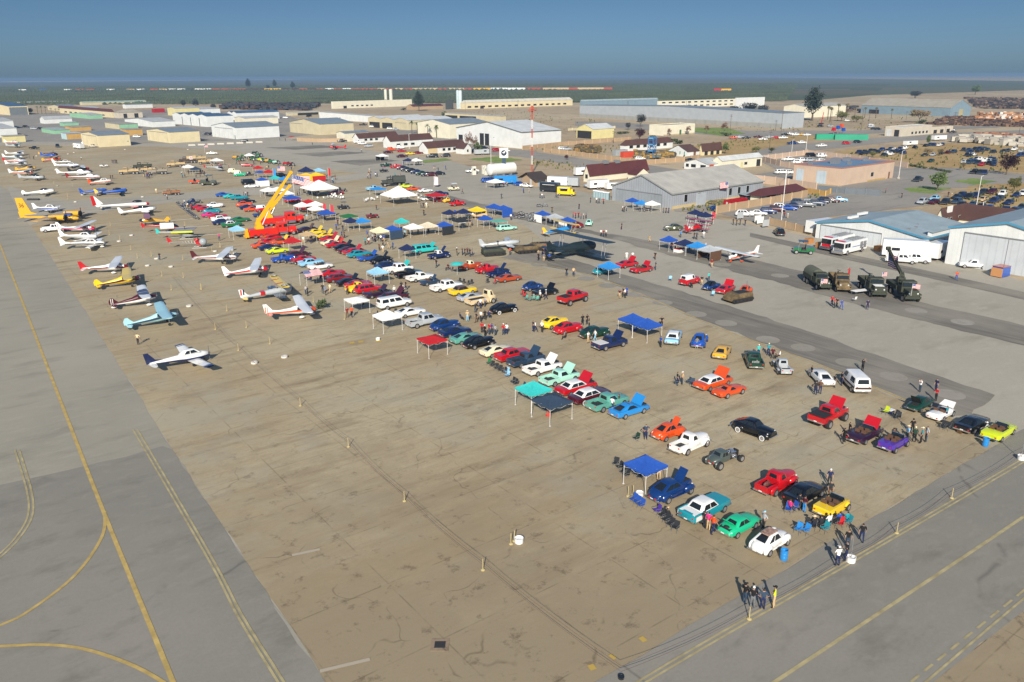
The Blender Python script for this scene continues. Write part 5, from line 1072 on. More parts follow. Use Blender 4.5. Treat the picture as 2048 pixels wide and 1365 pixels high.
wall_line('tan fence in front of the blue lift tower yard',[(1222,322),(1290,330),(1368,323),(1400,318)],1.9,'brick')
wall_line('tan wall on the left side of the scrap yard',[(1088,304),(1150,311),(1222,321)],1.9,'brick')
wall_line('tan wall running along the street in front of the big white hangar',[(1045,300),(1120,292),(1200,286),(1262,281)],2.0,'brick')
wall_line('low brick wall of the compound by the white shed',[(595,283),(640,285),(690,284)],2.0,'brick')
wall_line('low wall beyond the yellow hangar',[(1230,257),(1180,259),(1136,262)],1.6,'beige')
wall_line('pale lattice fence at the dry lot corner',[(1610,386),(1650,393),(1662,387)],1.6,'tan',name='lattice_fence',cat='fence')
def silo(px,py,top,r,c,label):
 p=at(px,py);h=zat(px,top,math.hypot(p.x,p.y));o=MB().lathe([(r,0),(r,h*.96),(r*.5,h),(.05,h)],24).build('silo',mat('silo_'+c,c,.6,noise=.06,nscale=.3),None,40);o.location=(p.x,p.y,0);tag(o,label,'silo','silos')
silo(772,205,179,2.2,'#d8d4c2','cream silo, left one of the touching pair');silo(782.5,205,178.5,2.6,'#d8d4c2','cream silo, right one of the touching pair')
silo(916,218,180.5,1.8,'#b5c5c9','tall pale blue silo, left one of two by the yellow depot');silo(921.3,218,181,1.9,'#c5d2d5','tall pale blue silo, right one of two by the yellow depot')
p=at(899,219);o=MB().box(-4.2,4.2,-4,4,0,zat(899,200,p.length)).build('water_tank',mat('tank_black','#2c3436',.7));o.location=p;tag(o,'square black storage tower left of the pale blue silos','tank')
p=at(1064,347);h=zat(1064,212,math.hypot(p.x,p.y));mr=empty('lattice_mast',(p.x,p.y,0),20,'tall red and white striped lattice mast beside the brick office','mast')
N_=7
for i in range(N_):
 b_=MB();z0,z1=h*i/N_*.93,h*(i+1)/N_*.93
 for x,y in((.3,0),(-.15,.26),(-.15,-.26)):b_.tube((x,y,z0),(x,y,z1),.07,n=5)
 k=5
 for j in range(k):
  za,zb_=z0+(z1-z0)*j/k,z0+(z1-z0)*(j+1)/k
  b_.tube((.3,0,za),(-.15,.26,zb_),.04,n=4);b_.tube((-.15,.26,za),(-.15,-.26,zb_),.04,n=4);b_.tube((-.15,-.26,za),(.3,0,zb_),.04,n=4)
 b_.build('mast_section',mat('mast_red','#b8432c',.6)if i%2==0 else mat('mast_white','#d5d5d0',.6),mr)
b_=MB();b_.box(-1.3,1.3,-1.3,1.3,h*.93,h*.94);b_.box(-.35,.35,-.35,.35,h*.94,h);
for x in(-1.3,1.3):
 for y in(-1.3,1.3):b_.tube((x,y,h*.94),(x,y,h*.965),.05,n=4)
for x,y in((1,0),(0,1)):b_.box(-1.3 if x else-1.32,1.3 if x else-1.26,-1.32 if x else-1.3,-1.26 if x else 1.3,h*.963,h*.967)
b_.build('platform',mat('mast_red'),mr)
p=at(1003,352);tk=empty('fuel_tank',(p.x,p.y,0),HV,'white horizontal fuel tank beside the brick office','fuel tank');b_=MB();b_.tube((-5.5,0,2.6),(5.5,0,2.6),2.1,n=20);b_.ell((5.5,0,2.6),(.7,2.1,2.1),0,14,8);b_.ell((-5.5,0,2.6),(.7,2.1,2.1),0,14,8);b_.build('shell',mat('tank_white','#d5d7d4',.45),tk,40)
for x in(-3.5,0,3.5):MB().box(x-.3,x+.3,-1.6,1.6,0,1.1).build('cradle',M_METAL,tk)
p=at(1008,352);sg=empty('pylon_sign',(p.x,p.y,0),178,'tall dark pylon sign with a white top and a dark round emblem','sign');b_=MB().box(-.12,.12,-.7,.7,0,6.6);b_.build('pylon',mat('sign_blue','#2c4257',.5),sg);MB().box(-.2,.2,-1.6,1.6,6.6,10.2).build('sign_panel',mat('sign_white','#e2e4e2',.5),sg)
em=MB();em.tube((.2,0,8.4),(.26,0,8.4),1.05,n=24);em.build('emblem',mat('sign_navy','#1a2846',.5),sg);MB().slab([(.27,-.7,8.6),(.27,.1,8.2),(.27,.7,9.1),(.27,.2,9.0),(.27,-.2,8.75)],(.02,0,0)).build('emblem_bird',mat('sign_white'),sg)
for i,(x,y)in enumerate([(948,350),(968,348),(972,350)]):
 p=at(x,y);o=empty('fuel_pump',(p.x,p.y,0),150,'white fuel pump cabinet on the fuel island','fuel pump','fuel pumps');MB().box(-.5,.5,-.7,.7,0,3.2).build('cabinet',mat('pump_white','#d9d6c8',.5),o);MB().box(.5,.53,-.45,.45,1.6,2.4).build('dial',M_DARK,o)
p=at(1303,315);bt=empty('lift_tower',(p.x,p.y,0),30,'blue steel lattice lift tower standing in the scrap yard','tower');ht=zat(1303,274,math.hypot(p.x,p.y));b_=MB()
for x in(-2,2):
 for y in(-1.2,1.2):b_.tube((x,y,0),(x,y,ht),.16,n=5)
for i in range(6):
 z=ht*i/6
 for y in(-1.2,1.2):b_.tube((-2,y,z),(2,y,z+ht/6),.1,n=4);b_.tube((2,y,z),(-2,y,z+ht/6),.1,n=4);b_.tube((-2,y,z),(2,y,z),.12,n=4)
[b_.tube((x,-1.2,ht*i/6),(x,1.2,ht*i/6),.1,n=4)for x in(-2,2)for i in range(7)];b_.build('frame',mat('tower_blue','#2c6ea5',.5),bt)
for z in(.3,.6,.9):MB().box(-2,2,-1.15,1.15,ht*z,ht*z+.6).build('deck',mat('tower_deck','#5d8fb5',.5),bt)
seq=['white','white','charcoal','white','white','copper','copper','copper','copper','maroon','maroon','gold','gold','maroon','maroon','copper','maroon','copper','white','copper','white','copper','copper','copper','tan','copper','tan','copper','tan','tan','tan','copper','tan','tan','copper','gold','gold','white','white','white','white','copper','copper','tan','tan','tan','copper','tan','tan','tan','copper']
me=None
for i,c in enumerate(seq):
 x=346+i*17.4;big=i<16
 if me is None:
  b_=MB();b_.box(-11.2,11.2,-1.6,1.6,2.0,6.6)
  for u in(-7.5,7.5):b_.box(u-1.6,u+1.6,-1.3,1.3,.6,2.3,1)
  me=b_.mesh('freight_wagon',[cloth('white'),M_DARK])
 o=link('freight_wagon',me,None,at(x,182.6-(x-346)*.0022),R(-1.5),[cloth(c)]);tag(o,'%s freight wagon in the long train across the orchards'%cname(c),'freight wagon','wagons of the far freight train')
for x,c in[(46,'white'),(87,'blue'),(137,'white'),(160,'copper'),(182,'copper'),(222,'white'),(262,'tan'),(282,'white'),(309,'copper'),(327,'tan')]:
 o=link('freight_wagon',me,None,at(x,184.2-x*.004),R(-1.5),[cloth(c)]);tag(o,'%s freight wagon glimpsed at the left among orchard trees'%cname(c),'freight wagon','wagons of the far freight train')
for i,(x,c)in enumerate([(1437,'red'),(1452,'gold')]):
 o=link('freight_wagon',me,None,at(x,184),R(-1.5),[cloth(c)]);tag(o,'%s vehicle alone among the orchard rows at the right'%('red' if i==0 else 'long yellow'),'freight wagon')
def rubble(name,quad,n,h,cols,size,label):
 rs=np.random.RandomState(len(name)+n);mats=[mat('rub_%s'%c,c,.9)for c in cols];b=MB();A,Bq,C_,D=[at(*q)for q in quad]
 for _ in range(n):
  u,v=rs.rand(2);p=A.lerp(Bq,u).lerp(D.lerp(C_,u),v);s=size*(.5+rs.rand(3));z=rs.rand()*h*(1-abs(2*v-1)*.5);a=rs.rand()*3
  o=len(b.v);b.box(-s[0],s[0],-s[1],s[1],0,s[2],rs.randint(len(cols)));b.v[o:]=[(p.x+x*math.cos(a)-y*math.sin(a),p.y+x*math.sin(a)+y*math.cos(a),z+q)for x,y,q in b.v[o:]]
 tag(b.build(name,mats),label,name.replace('_',' '),kind='stuff')
rubble('scrap_pile',[(440,219),(1000*.527+90,222),(640,212),(455,211)],700,3.5,['#34383e','#2a2d33','#4a3a36','#3d4148'],2.2,'long dark stacks of scrap behind the white hangars')
rubble('scrap_pile',[(1630,228),(1720,226),(1720,214),(1640,214)],60,2,['#34383e','#5a4a40'],1.6,'dark heap of scrap beside the blue-grey warehouse')
rubble('scrap_pile',[(1150,304),(1200,308),(1195,296),(1155,294)],260,1.4,['#7a6a42','#5c5236','#8a6a3a','#4a4438'],.9,'brown scrap heaped in the yard behind the tan wall')
rubble('scrap_pile',[(1270,317),(1345,321),(1350,310),(1270,306)],320,1.5,['#a5803a','#6a5c40','#4a4438','#b08f40','#5d6a70'],.8,'yellow and brown machine parts around the lift tower')
rubble('pallet_stack',[(1955,218),(2100,220),(2100,199),(1930,197)],1100,1.0,['#3a3436','#4c3f3a','#5d4a40','#2d2b30','#7a6a5c'],1.7,'dark stacks of bins and pallets beyond the blue-grey warehouse')
rubble('pallet_stack',[(1850,250),(2080,256),(2090,238),(1900,234)],800,.7,['#4a3832','#5f463a','#7a604c','#3d302c'],1.1,'low brown rows of stacked timber at the right')
rubble('pallet_stack',[(1950,243),(2090,247),(2090,233),(1960,231)],260,3,['#a8764a','#c0916a','#7a5a44','#d5cfc4'],1.6,'orange and tan pallets stacked at the far right')
rubble('pallet_stack',[(1930,279),(2060,287),(2060,275),(1960,270)],480,1.5,['#9a6a4c','#7a5240','#b08a6a','#8a5a48'],1.1,'heap of red-brown timber by the concrete slabs')
rubble('concrete_rubble',[(1905,285),(2060,296),(2070,285),(1930,277)],120,1,['#b5b0a4','#a39c8f'],2.0,'pale broken concrete slabs spread on the bare ground')
rubble('garden_clutter',[(1408,409),(1448,412),(1450,400),(1415,399)],160,.7,['#6a6a40','#7a6a50','#8a7a5a','#4a5a3a'],.4,'clutter and planters against the ribbed grey hangar')
# trees and poles
for px,py,sp,top,lab,w in[(838,222.5,'dark',181,'tall dark tree standing alone beside the silos',.9),(1624,242,'dark',172,'tallest dark tree, with a forked trunk, by the long warehouse',1.15),(1281,254,'slate',228,'dark blue-grey tree behind the cream office',1),(1256,260,'slate',245,'small dark round tree left of the cream office',1),(1279,281,'purple',257,'round maroon tree in front of the cream office',1.1),(1338,272,'rust',257,'small rusty tree left of the green office door',1),(1376,270,'rust',252,'small rusty tree right of the green office door',1.1),(1413,268,'rust',251,'rusty little tree on the lawn past the office',1.1),(1448,268,'rust',245,'bare tan tree at the end of the lawn',1.1),(1452,273,'bush',264,'low green shrub on the lawn past the office',1.6),(938,306,'rust',265,'maroon tree at the corner of the big white hangar',.8),(950,306,'rust',272,'second maroon tree by the big white hangar',.8),(957,308,'bush',282,'yellow-green bushy tree beside the maroon trees',.5),(1133,320,'purple',310,'small round maroon bush alone on the bare lot',.9),(1450,308,'green',285,'dark green tree at the end of the cream house',.8),(1512,306,'olive',293,'olive bush by the junction behind the white shed',1.1),(1543,306,'olive',295,'olive bush at the road junction, right of its twin',1.1),(1506,302,'bush',298,'tiny dark bush on the corner lot',1),(1498,229,'slate',205,'broad dark grove in front of the white building, middle mass',1.9),(1468,229,'slate',212,'dark grove edge left of the middle mass',2.2),(1525,229,'slate',210,'dark grove edge right of the middle mass',1.6),(1683,243,'olive',222,'brown-green tree right of the tallest dark tree',1),(1713,245,'olive',231,'wide olive tree beside the parked white car',1.3),(1838,246,'dead',218,'wide half-bare tree in front of the blue-grey warehouse',1),(1843,248,'bush',238,'green bush under the half-bare tree',1.6),(1855,292,'green',270,'slim dark tree behind the dry lot',.5),(1856,312,'dead',296,'sparse brown tree in the dry lot',.8),(1880,312,'dead',297,'sparse tree in the dry lot, right of its twin',.6),(1745,316,'olive',302,'yellow-olive bushy tree behind the blue-roofed block',.9),(1925,342,'dead',324,'thin grey sapling beside the dry lot',.35),(2012,350,'purple',307,'large dark maroon tree at the right edge',1.1),(1874,382,'green',343,'round green tree on the small lawn',1.05),(2027,384,'olive',354,'yellowing tree near the right edge of the car park',.7),(2062,440,'green',396,'dark green tree cut by the right edge beside the cars',1.0),(1830,197,'slate',182,'dark tree clump behind the blue-grey warehouse roof',2.0),(1950,190,'green',170,'green tree beyond the dark pallet stacks',1.2),(497,179,'dark',157,'far tree left of the train orchard trio',.9),(550,178,'dark',159,'far tree in the middle beyond the freight train',.9),(586,180,'dark',163,'far tree right of the trio beyond the train',1.0),(536,180,'slate',170,'low far bush between the trees beyond the train',1),(367,216,'slate',200,'dark tree behind the white hangars, left one',.9),(392,217,'slate',198,'dark tree behind the white hangars, right one',.9),(427,219,'slate',208,'low dark bush behind the white hangars',1.3),(618,238,'slate',227,'dark round bush beside the open carport',1.3),(1305,338-62,'bush',270,'hedge piece in front of the cream office',1.6),(1340,284,'bush',274,'dark bush behind the brown-roofed houses, left one',1.8),(1355,288,'bush',277,'dark bush behind the brown-roofed houses, right one',1.8),(62,229,'slate',216,'dark tree beside the open grey hangar front',1),(1240,269,'bush',263,'dark hedge beside the yellow open hangar, left piece',1.8),(1250,268,'bush',262,'dark hedge beside the yellow open hangar, right piece',1.8),(888,232,'bush',222,'small bush near the storage tower',1),(807,221,'bush',215,'small bush beside the commercial building',1.5)]:
 tree(px,py,sp,top,lab,wf=w)
for i in range(9):tree(1822+i*8.5+(8 if i>3 else 0),333+i*1.6,'bush',327.5+i*1.6,'clipped green hedge bush along the car park edge','hedge bushes',1.6)
for i,(x,y,t)in enumerate([(824,268,240),(835,271,243),(848,272,243),(856,276,247),(866,272,241),(873,276,249),(882,274,252),(843,268,245)]):palm(x,y,t,'feathery green palm in the row before the cream workshop',group='palms before the workshop')
for i,(x,y,t)in enumerate([(76,228,212),(84,228,211),(92,228,212),(103,227,216),(112,227,217),(119,228,217)]):palm(x,y,t,'small palm in the clump beside the open grey hangar',group='palms at the far left')
for i,(x,y,t)in enumerate([(1655,240,210),(1675,237,205),(1692,236,205),(1709,235,214),(1729,236,213),(1751,237,213),(1782,239,216),(1660,244,212)]):palm(x,y,t,'shaggy fan palm in the row near the blue-grey warehouse',fan=True,group='fan palms near the warehouse')
palm(1967,462,436,'spiky palm between the brown roofs and the hangar');palm(1977,460,440,'lower palm leaning against the taller spiky palm')
palm(953,310,286,'short palm at the corner of the big white hangar')
for px,py,t,lab in[(1460,266,229,'wooden utility pole at the end of the lawn'),(1562,266,223,'wooden utility pole before the corner of the long warehouse'),(1551,262,240,'short pole with a transformer by the long warehouse'),(1662,250,216,'dark utility pole right of the tallest tree'),(1722,261,218,'leaning utility pole by the olive trees'),(1737,250,222,'slim utility pole before the blue-grey warehouse'),(1812,240,222,'utility pole in front of the warehouse wall'),(1905,268,224,'tall utility pole past the packing shed'),(2037,273,240,'utility pole at the right edge by the slabs'),(1227,287,262,'utility pole beside the yellow open hangar'),(930.5,222,200,'thin utility pole in front of the yellow depot, left one'),(1036,223,200,'thin utility pole in front of the yellow depot, right one'),(1539,297,260,'wooden pole at the road junction'),(1900,248,232,'short pole at the corner of the warehouse'),(1256,213,202,'thin pole before the blue-grey shed, left one'),(1270,213,202,'thin pole before the blue-grey shed, right one'),(1378,216,204,'thin pole before the white vented building, left one'),(1372,218,202,'thin pole before the white vented building, right one')]:
 upole(px,py,t,lab)
for px,py,t,lab in[(1562,449,348,'very tall white light pole beside the row of parked cars'),(1797,358,302,'tall white light pole at the corner of the blue-roofed block'),(1570,378,344,'grey light pole behind the block wall'),(1951,422,352,'tall light pole standing among the parked cars'),(982,331,276,'white light pole beside the big white hangar'),(1612,300,268,'light pole in the lot before the green container'),(1583,308,280,'light pole at the walled pickup yard'),(819,298,268,'light pole between the brown-roofed cottages'),(1964,424,404,'yellow topped pole among the parked cars')]:
 upole(px,py,t,lab,wood=False,name='light_pole',group='light poles',r=.1)
 # show cars, nearest first
A=52
G1='show cars at the near end of the field'
for q in[(1540,1083,51,'bug','white','small rounded white car with a rusty patchwork sunroof',None,''),(1478,1049,52,'ghia','jade','bright green low coupe with its rear engine lid open',None,'t'),(1410,1018,51,'fifties','teal','two-tone finned coupe, teal with a white roof and tail','white',''),(1343,981,54,'fat','darkblue','glossy dark blue rounded sedan with its hood raised',None,'h'),(1446,918,56,'hotrod','gunmetal','matt grey-green hot rod with an exposed engine and fat rear tyres',None,''),(1380,888,51,'fatpickup','white','white vintage pickup with an open wooden bed',None,''),(1337,864,54,'bug','orange','small rounded orange car with its front hood and door open',None,'hd'),(1509,860,139,'fat','black','glossy black rounded sedan with whitewall tyres, parked alone facing right',None,'w'),(1258,820,55,'muscle','skyblue','bright blue fastback with its black-striped hood raised',None,'h'),(1216,806,54,'pickup','seagreen','sea green stepside pickup beside the bright blue fastback',None,''),(1179,792,54,'sedan','maroon','long maroon sedan with a white roof and chrome trim','white','w'),(1152,775,54,'sedan','red','long red hardtop with a white roof and its hood raised','white','h'),(1120,757,54,'pickup','mint','mint green pickup with its hood raised behind the turquoise canopy',None,'h'),(1086,737,54,'pickup','white','white long-bed pickup with its hood raised in the long row',None,'h'),(1053,721,54,'pickup','slate','slate blue pickup with its hood raised in the long row',None,'h'),(1025,711,54,'fifties','red','red finned sedan between the cream fastback and the slate blue pickup',None,''),(993,702,54,'muscle','cream','cream fastback with black windows in the long row',None,''),(958,686,54,'fat','black','black rounded sedan between the green and cream cars',None,''),(932,677,54,'muscle','seagreen','metallic green fastback behind the red canopy',None,''),(909,664,54,'muscle','navy','dark blue coupe with bright window trim next to the green fastback',None,''),(890,652,54,'fat','darkblue','dark blue rounded coupe right of the grey pickup',None,''),(850,644,54,'crewpickup','silver','metallic grey modern pickup near the rope',None,''),(820,625,54,'muscle','white','off-white coupe partly behind a white canopy',None,''),(788,609,54,'suburban','white','large white utility wagon behind the white canopies',None,''),(785,595,54,'sedan','maroon','maroon car with its hood raised behind the white wagon',None,'h'),(754,588,54,'conv','plum','dark plum car with its hood up beside the red wagon',None,'h'),(737,579,54,'wagon','red','bright red wagon in front of a small yellow truck',None,''),(718,577,54,'fatpickup','yellow','small yellow truck tucked behind the red wagon',None,''),(716,569,54,'muscle','red','red coupe left of the yellow truck in the far row',None,''),(697,565,54,'muscle','black','black coupe with a black hood raised in the far row',None,'h'),(678,557,54,'sedan','darkred','dark red car beside the black coupe in the far row',None,''),(664,547,54,'muscle','red','red coupe with a yellow emblem behind the striped canopy',None,''),(640,533,54,'conv','white','white open car right of the light blue ones',None,''),(622,527,54,'fifties','lightblue','light blue car beside the white open car',None,''),(607,519,54,'muscle','red','red coupe between the maroon and light blue cars',None,''),(592,511,54,'sedan','maroon','maroon car with its hood raised near the blue truck',None,'h'),(567,519,54,'fatpickup','blue','bright blue vintage truck with bicycles beside it',None,''),(554,502,54,'muscle','lime','vivid yellow coupe below the tow trucks',None,''),(539,495,54,'muscle','navy','navy car squeezed between the orange and yellow ones',None,''),(525,491,54,'muscle','orange','orange-red coupe at the rear corner of the tow truck',None,''),(538,484,54,'muscle','red','red coupe below the red tow truck, second one back',None,''),(542,477,54,'muscle','red','red coupe closest to the red tow truck',None,''),(561,484,54,'conv','orange','orange car with a yellow raised hood',None,'h'),(614,460,54,'muscle','plum','purple car with its hood raised behind the tan canopy',None,'h'),(631,465,54,'muscle','yellow','yellow car with its hood raised behind the tan canopy',None,'h'),(650,472,54,'muscle','yellow','yellow coupe with a raised hood right of the tan canopy',None,'h'),(660,478,54,'muscle','red','red coupe with a raised hood right of the tan canopy',None,'h'),(663,486,54,'muscle','cream','pale yellow coupe with its hood up in the red cluster',None,'h'),(672,490,54,'muscle','red','red coupe right of the pale yellow one',None,'h'),(688,495,54,'muscle','black','black coupe with a white-striped raised hood',None,'h'),(697,501,54,'muscle','maroon','maroon fastback beside the black coupe',None,''),(707,504,54,'muscle','red','red coupe with white hood stripes in the second row',None,'h'),(718,509,54,'sedan','teal','dark teal sedan in the second row',None,''),(737,516,54,'conv','blue','blue open car with its hood raised in the second row',None,'h'),(762,522,54,'fat','black','black car with its hood up before the blue-grey canopy',None,'h'),(775,532,54,'sedan','navy','navy car behind the blue-grey canopy',None,''),(797,540,54,'crewpickup','white','white pickup with a turquoise raised hood',None,'h'),(818,549,54,'pickup','black','black pickup between two white ones',None,''),(841,556,54,'pickup','white','white pickup between the black pickup and the grey-blue car',None,''),(860,564,54,'roadster','slate','grey-blue open car with its dark hood raised',None,'h'),(893,575,54,'crewpickup','white','white extended-cab pickup near the yellow finned car',None,''),(925,583,54,'fifties','yellow','yellow finned car with a brown roof','brown',''),(941,595,54,'muscle','silver','silver-white fastback in front of the cream flatbed truck',None,''),(962,602,54,'coe','sand','cream round-nosed flatbed truck',None,''),(1007,619,58,'fat','black','black rounded car with whitewall tyres beside the cream truck',None,'w'),(850,501,56,'suburban','turquoise','turquoise wagon with its hood raised',None,'h'),(878,512,56,'fatpickup','navy','navy vintage truck with its hood raised beside the turquoise wagon','white','h'),(941,533,56,'fatpickup','copper','brown and cream vintage pickup with big rear tyres','cream',''),(975,540,56,'fatpickup','red','red vintage pickup left of the navy one',None,''),(997,548,56,'fatpickup','navy','navy vintage pickup beside the red one',None,'h'),(1017,557,58,'muscle','copper','copper coloured coupe in front of the navy pickup',None,''),(1065,574,54,'bug','darkblue','glossy dark blue rounded car near the red folding chairs',None,''),(1090,585,52,'muscle','black','black coupe with its hood raised beside the dark blue rounded car',None,'h'),(1146,600,46,'crewpickup','red','big red lifted pickup parked by itself with a black bed cover',None,'l'),(1109,647,54,'fat','yellow','yellow rounded coupe with its door open',None,'d'),(1136,658,56,'fat','red','smooth red rounded coupe beside the yellow one',None,''),(1190,667,60,'fat','darkgreen','small dark green vintage car',None,''),(1220,688,56,'pickup','navy','navy car-pickup with a white bed cover and its hood raised',None,'h'),(1347,675,18,'sedan','lightblue','light blue sedan with a white roof facing away','white',''),(1399,682,20,'fat','blue','bright blue rounded coupe facing away beside a standing man',None,''),(1444,704,24,'muscle','gold','yellow-gold coupe facing away',None,''),(1507,721,8,'pickup','darkgreen','dark green pickup facing away with a loaded bed',None,''),(1564,735,4,'rodpickup','silver','grey hot rod pickup with open front wheels',None,''),(1426,765,54,'sedan','orange','orange hardtop with a white roof and its hood raised','white','h'),(1459,781,57,'vette','orange','orange-red low sports car beside the orange hardtop',None,''),(1643,755,2,'muscle','white','white coupe with its trunk open beside the white van',None,''),(1710,768,2,'van','white','white van with a dark side stripe and doors open',None,'d'),(1657,836,51,'pickup','red','tall red lifted pickup with its hood raised and a black bed cover',None,'hl'),(1729,868,51,'conv','plum','dark plum convertible with its red hood raised',None,'h'),(1787,886,51,'thing','purple','purple boxy open utility car',None,''),(1839,808,230,'ghia','darkgreen','dark green coupe with its hood up and the engine showing',None,'h'),(1882,826,52,'roadster','white','white open racing car with its front clip lifted',None,''),(1944,848,52,'muscle','black','black coupe next to the yellow-green open car',None,''),(1997,863,52,'conv','lime','yellow-green open car at the right end',None,''),(1553,966,51,'fatpickup','red','bright red rounded pickup with a motorcycle in its bed',None,''),(1609,987,51,'hatch','black','low black hatchback between the red pickup and the yellow open car',None,''),(1664,1013,51,'thing','yellow','yellow boxy open utility car with its top down',None,''),(1254,529,54,'muscle','red','red coupe with its hood raised beside the blue canopy',None,'h'),(1283,539,54,'conv','red','red car with a black top and its red hood raised','black','h'),(1380,563,48,'panel','red','red and white rounded panel van','white',''),(1423,573,46,'bug','darkblue','small dark blue open car with a black top','black',''),(1451,579,38,'muscle','red','red sedan facing away with its red hood raised',None,'h'),(1491,582,30,'bug','orange','small orange truck behind the desert buggy',None,''),(1346,457,262,'fat','olive','olive army staff car with a white star on its door',None,''),(1205,543,60,'bug','teal','tiny dark teal car under the blue canopy',None,''),(1558,466,5,'suv','black','black car with red tail lamps driving in by the tan wall',None,''),(1148,452,262,'fat','darkred','dark red rounded sedan beside a small blue canopy',None,''),(1013,457,60,'wagon','mint','mint green sedan parked by itself near the silver warplane',None,''),(953,432,256,'suburban','tan','tan passenger van beside the yellow canopy',None,''),(1178,447,10,'bug','mint','tiny mint green truck facing away near people in red',None,''),(915,408,56,'fatpickup','red','red vintage truck left of the yellow canopy',None,'')]:
 px,py,az,ty,col,lab,roof,fl=q
 ro=car(px,py,az,ty,col,lab,roof,fl,group=G1,second='red' if 'red hood' in lab else 'turquoise' if 'turquoise raised' in lab else 'yellow' if 'yellow raised' in lab else None)
 P_=ro
 if lab.startswith('small rounded white'):
  m=MB().box(-.95,.35,-.42,.42,1.505,1.535,0,.08,.06);m.build('sunroof',mat('rusty_patch','#a08273',.8,noise=.55,nscale=5),ro)
 if lab.startswith('two-tone'):MB().box(-2.4,-1.5,-.92,.92,1.0,1.045,0,.04,.06).build('boot_lid',paint('white'),ro);[MB().box(-2.4,-.9,y,y+.02,.55,.98).build('side_panel',paint('white'),ro)for y in(-.985,.965)]
 if 'bed cover' in lab:MB().box(-2.8 if ty=='crewpickup' else-2.5,-.95,-.84,.84,1.4 if 'l' in fl else 1.03,1.52 if 'l' in fl else 1.1).build('bed_cover',mat('tonneau_'+('w' if 'white bed' in lab else 'k'),(.6,.6,.58)if 'white bed' in lab else(.02,.02,.022),.7),ro)
 if 'black-striped' in lab:MB().slab([(-.2,-.35,1.33),(-1.9,-.5,1.0),(-1.9,.5,1.0),(-.2,.35,1.33)],(0,0,.02)).build('louvres',M_DARK,ro)
 if 'dark side stripe' in lab:[MB().box(-2.3,1.9,y,y+.02,.78,1.0).build('side_stripe',mat('stripe_brown','#3a2a2a'),ro)for y in(-1.02,1.0)];MB().box(-2.46,-2.44,-.9,.9,.75,.98).build('rear_stripe',mat('stripe_brown'),ro)
 if 'motorcycle in its bed' in lab:m=MB();m.ell((-1.6,0,.95),(.5,.18,.25),0,8,5);m.tube((-2.0,0,.95),(-1.2,.1,1.15),.05);m.build('bed_load',mat('scrap_load','#6a4038',.5),ro)
 if 'loaded bed' in lab:m=MB();[m.box(-2.3+.3*i,-2.1+.3*i,-.5+.17*(i%3),-.2+.2*(i%4),.65,.85+.05*(i%3))for i in range(5)];m.build('bed_load',mat('pale_load','#8a8c8a',.6),ro)
 if 'white star' in lab:[MB().tube((0,y*.87,.75),(0,y*.9,.75),.27,n=12).build('door_star',mat('star_white','#dcdcd6',.7),ro)for y in(-1,1)]
 if 'white open racing' in lab:MB().slab([(1.1,-.75,.95),(1.9,-.6,1.35),(1.9,.6,1.35),(1.1,.75,.95)],(-.05,0,.1)).build('front_clip',paint('white'),ro);MB().box(1.0,1.9,-.4,.4,.6,.85).build('engine',M_DARK,ro)
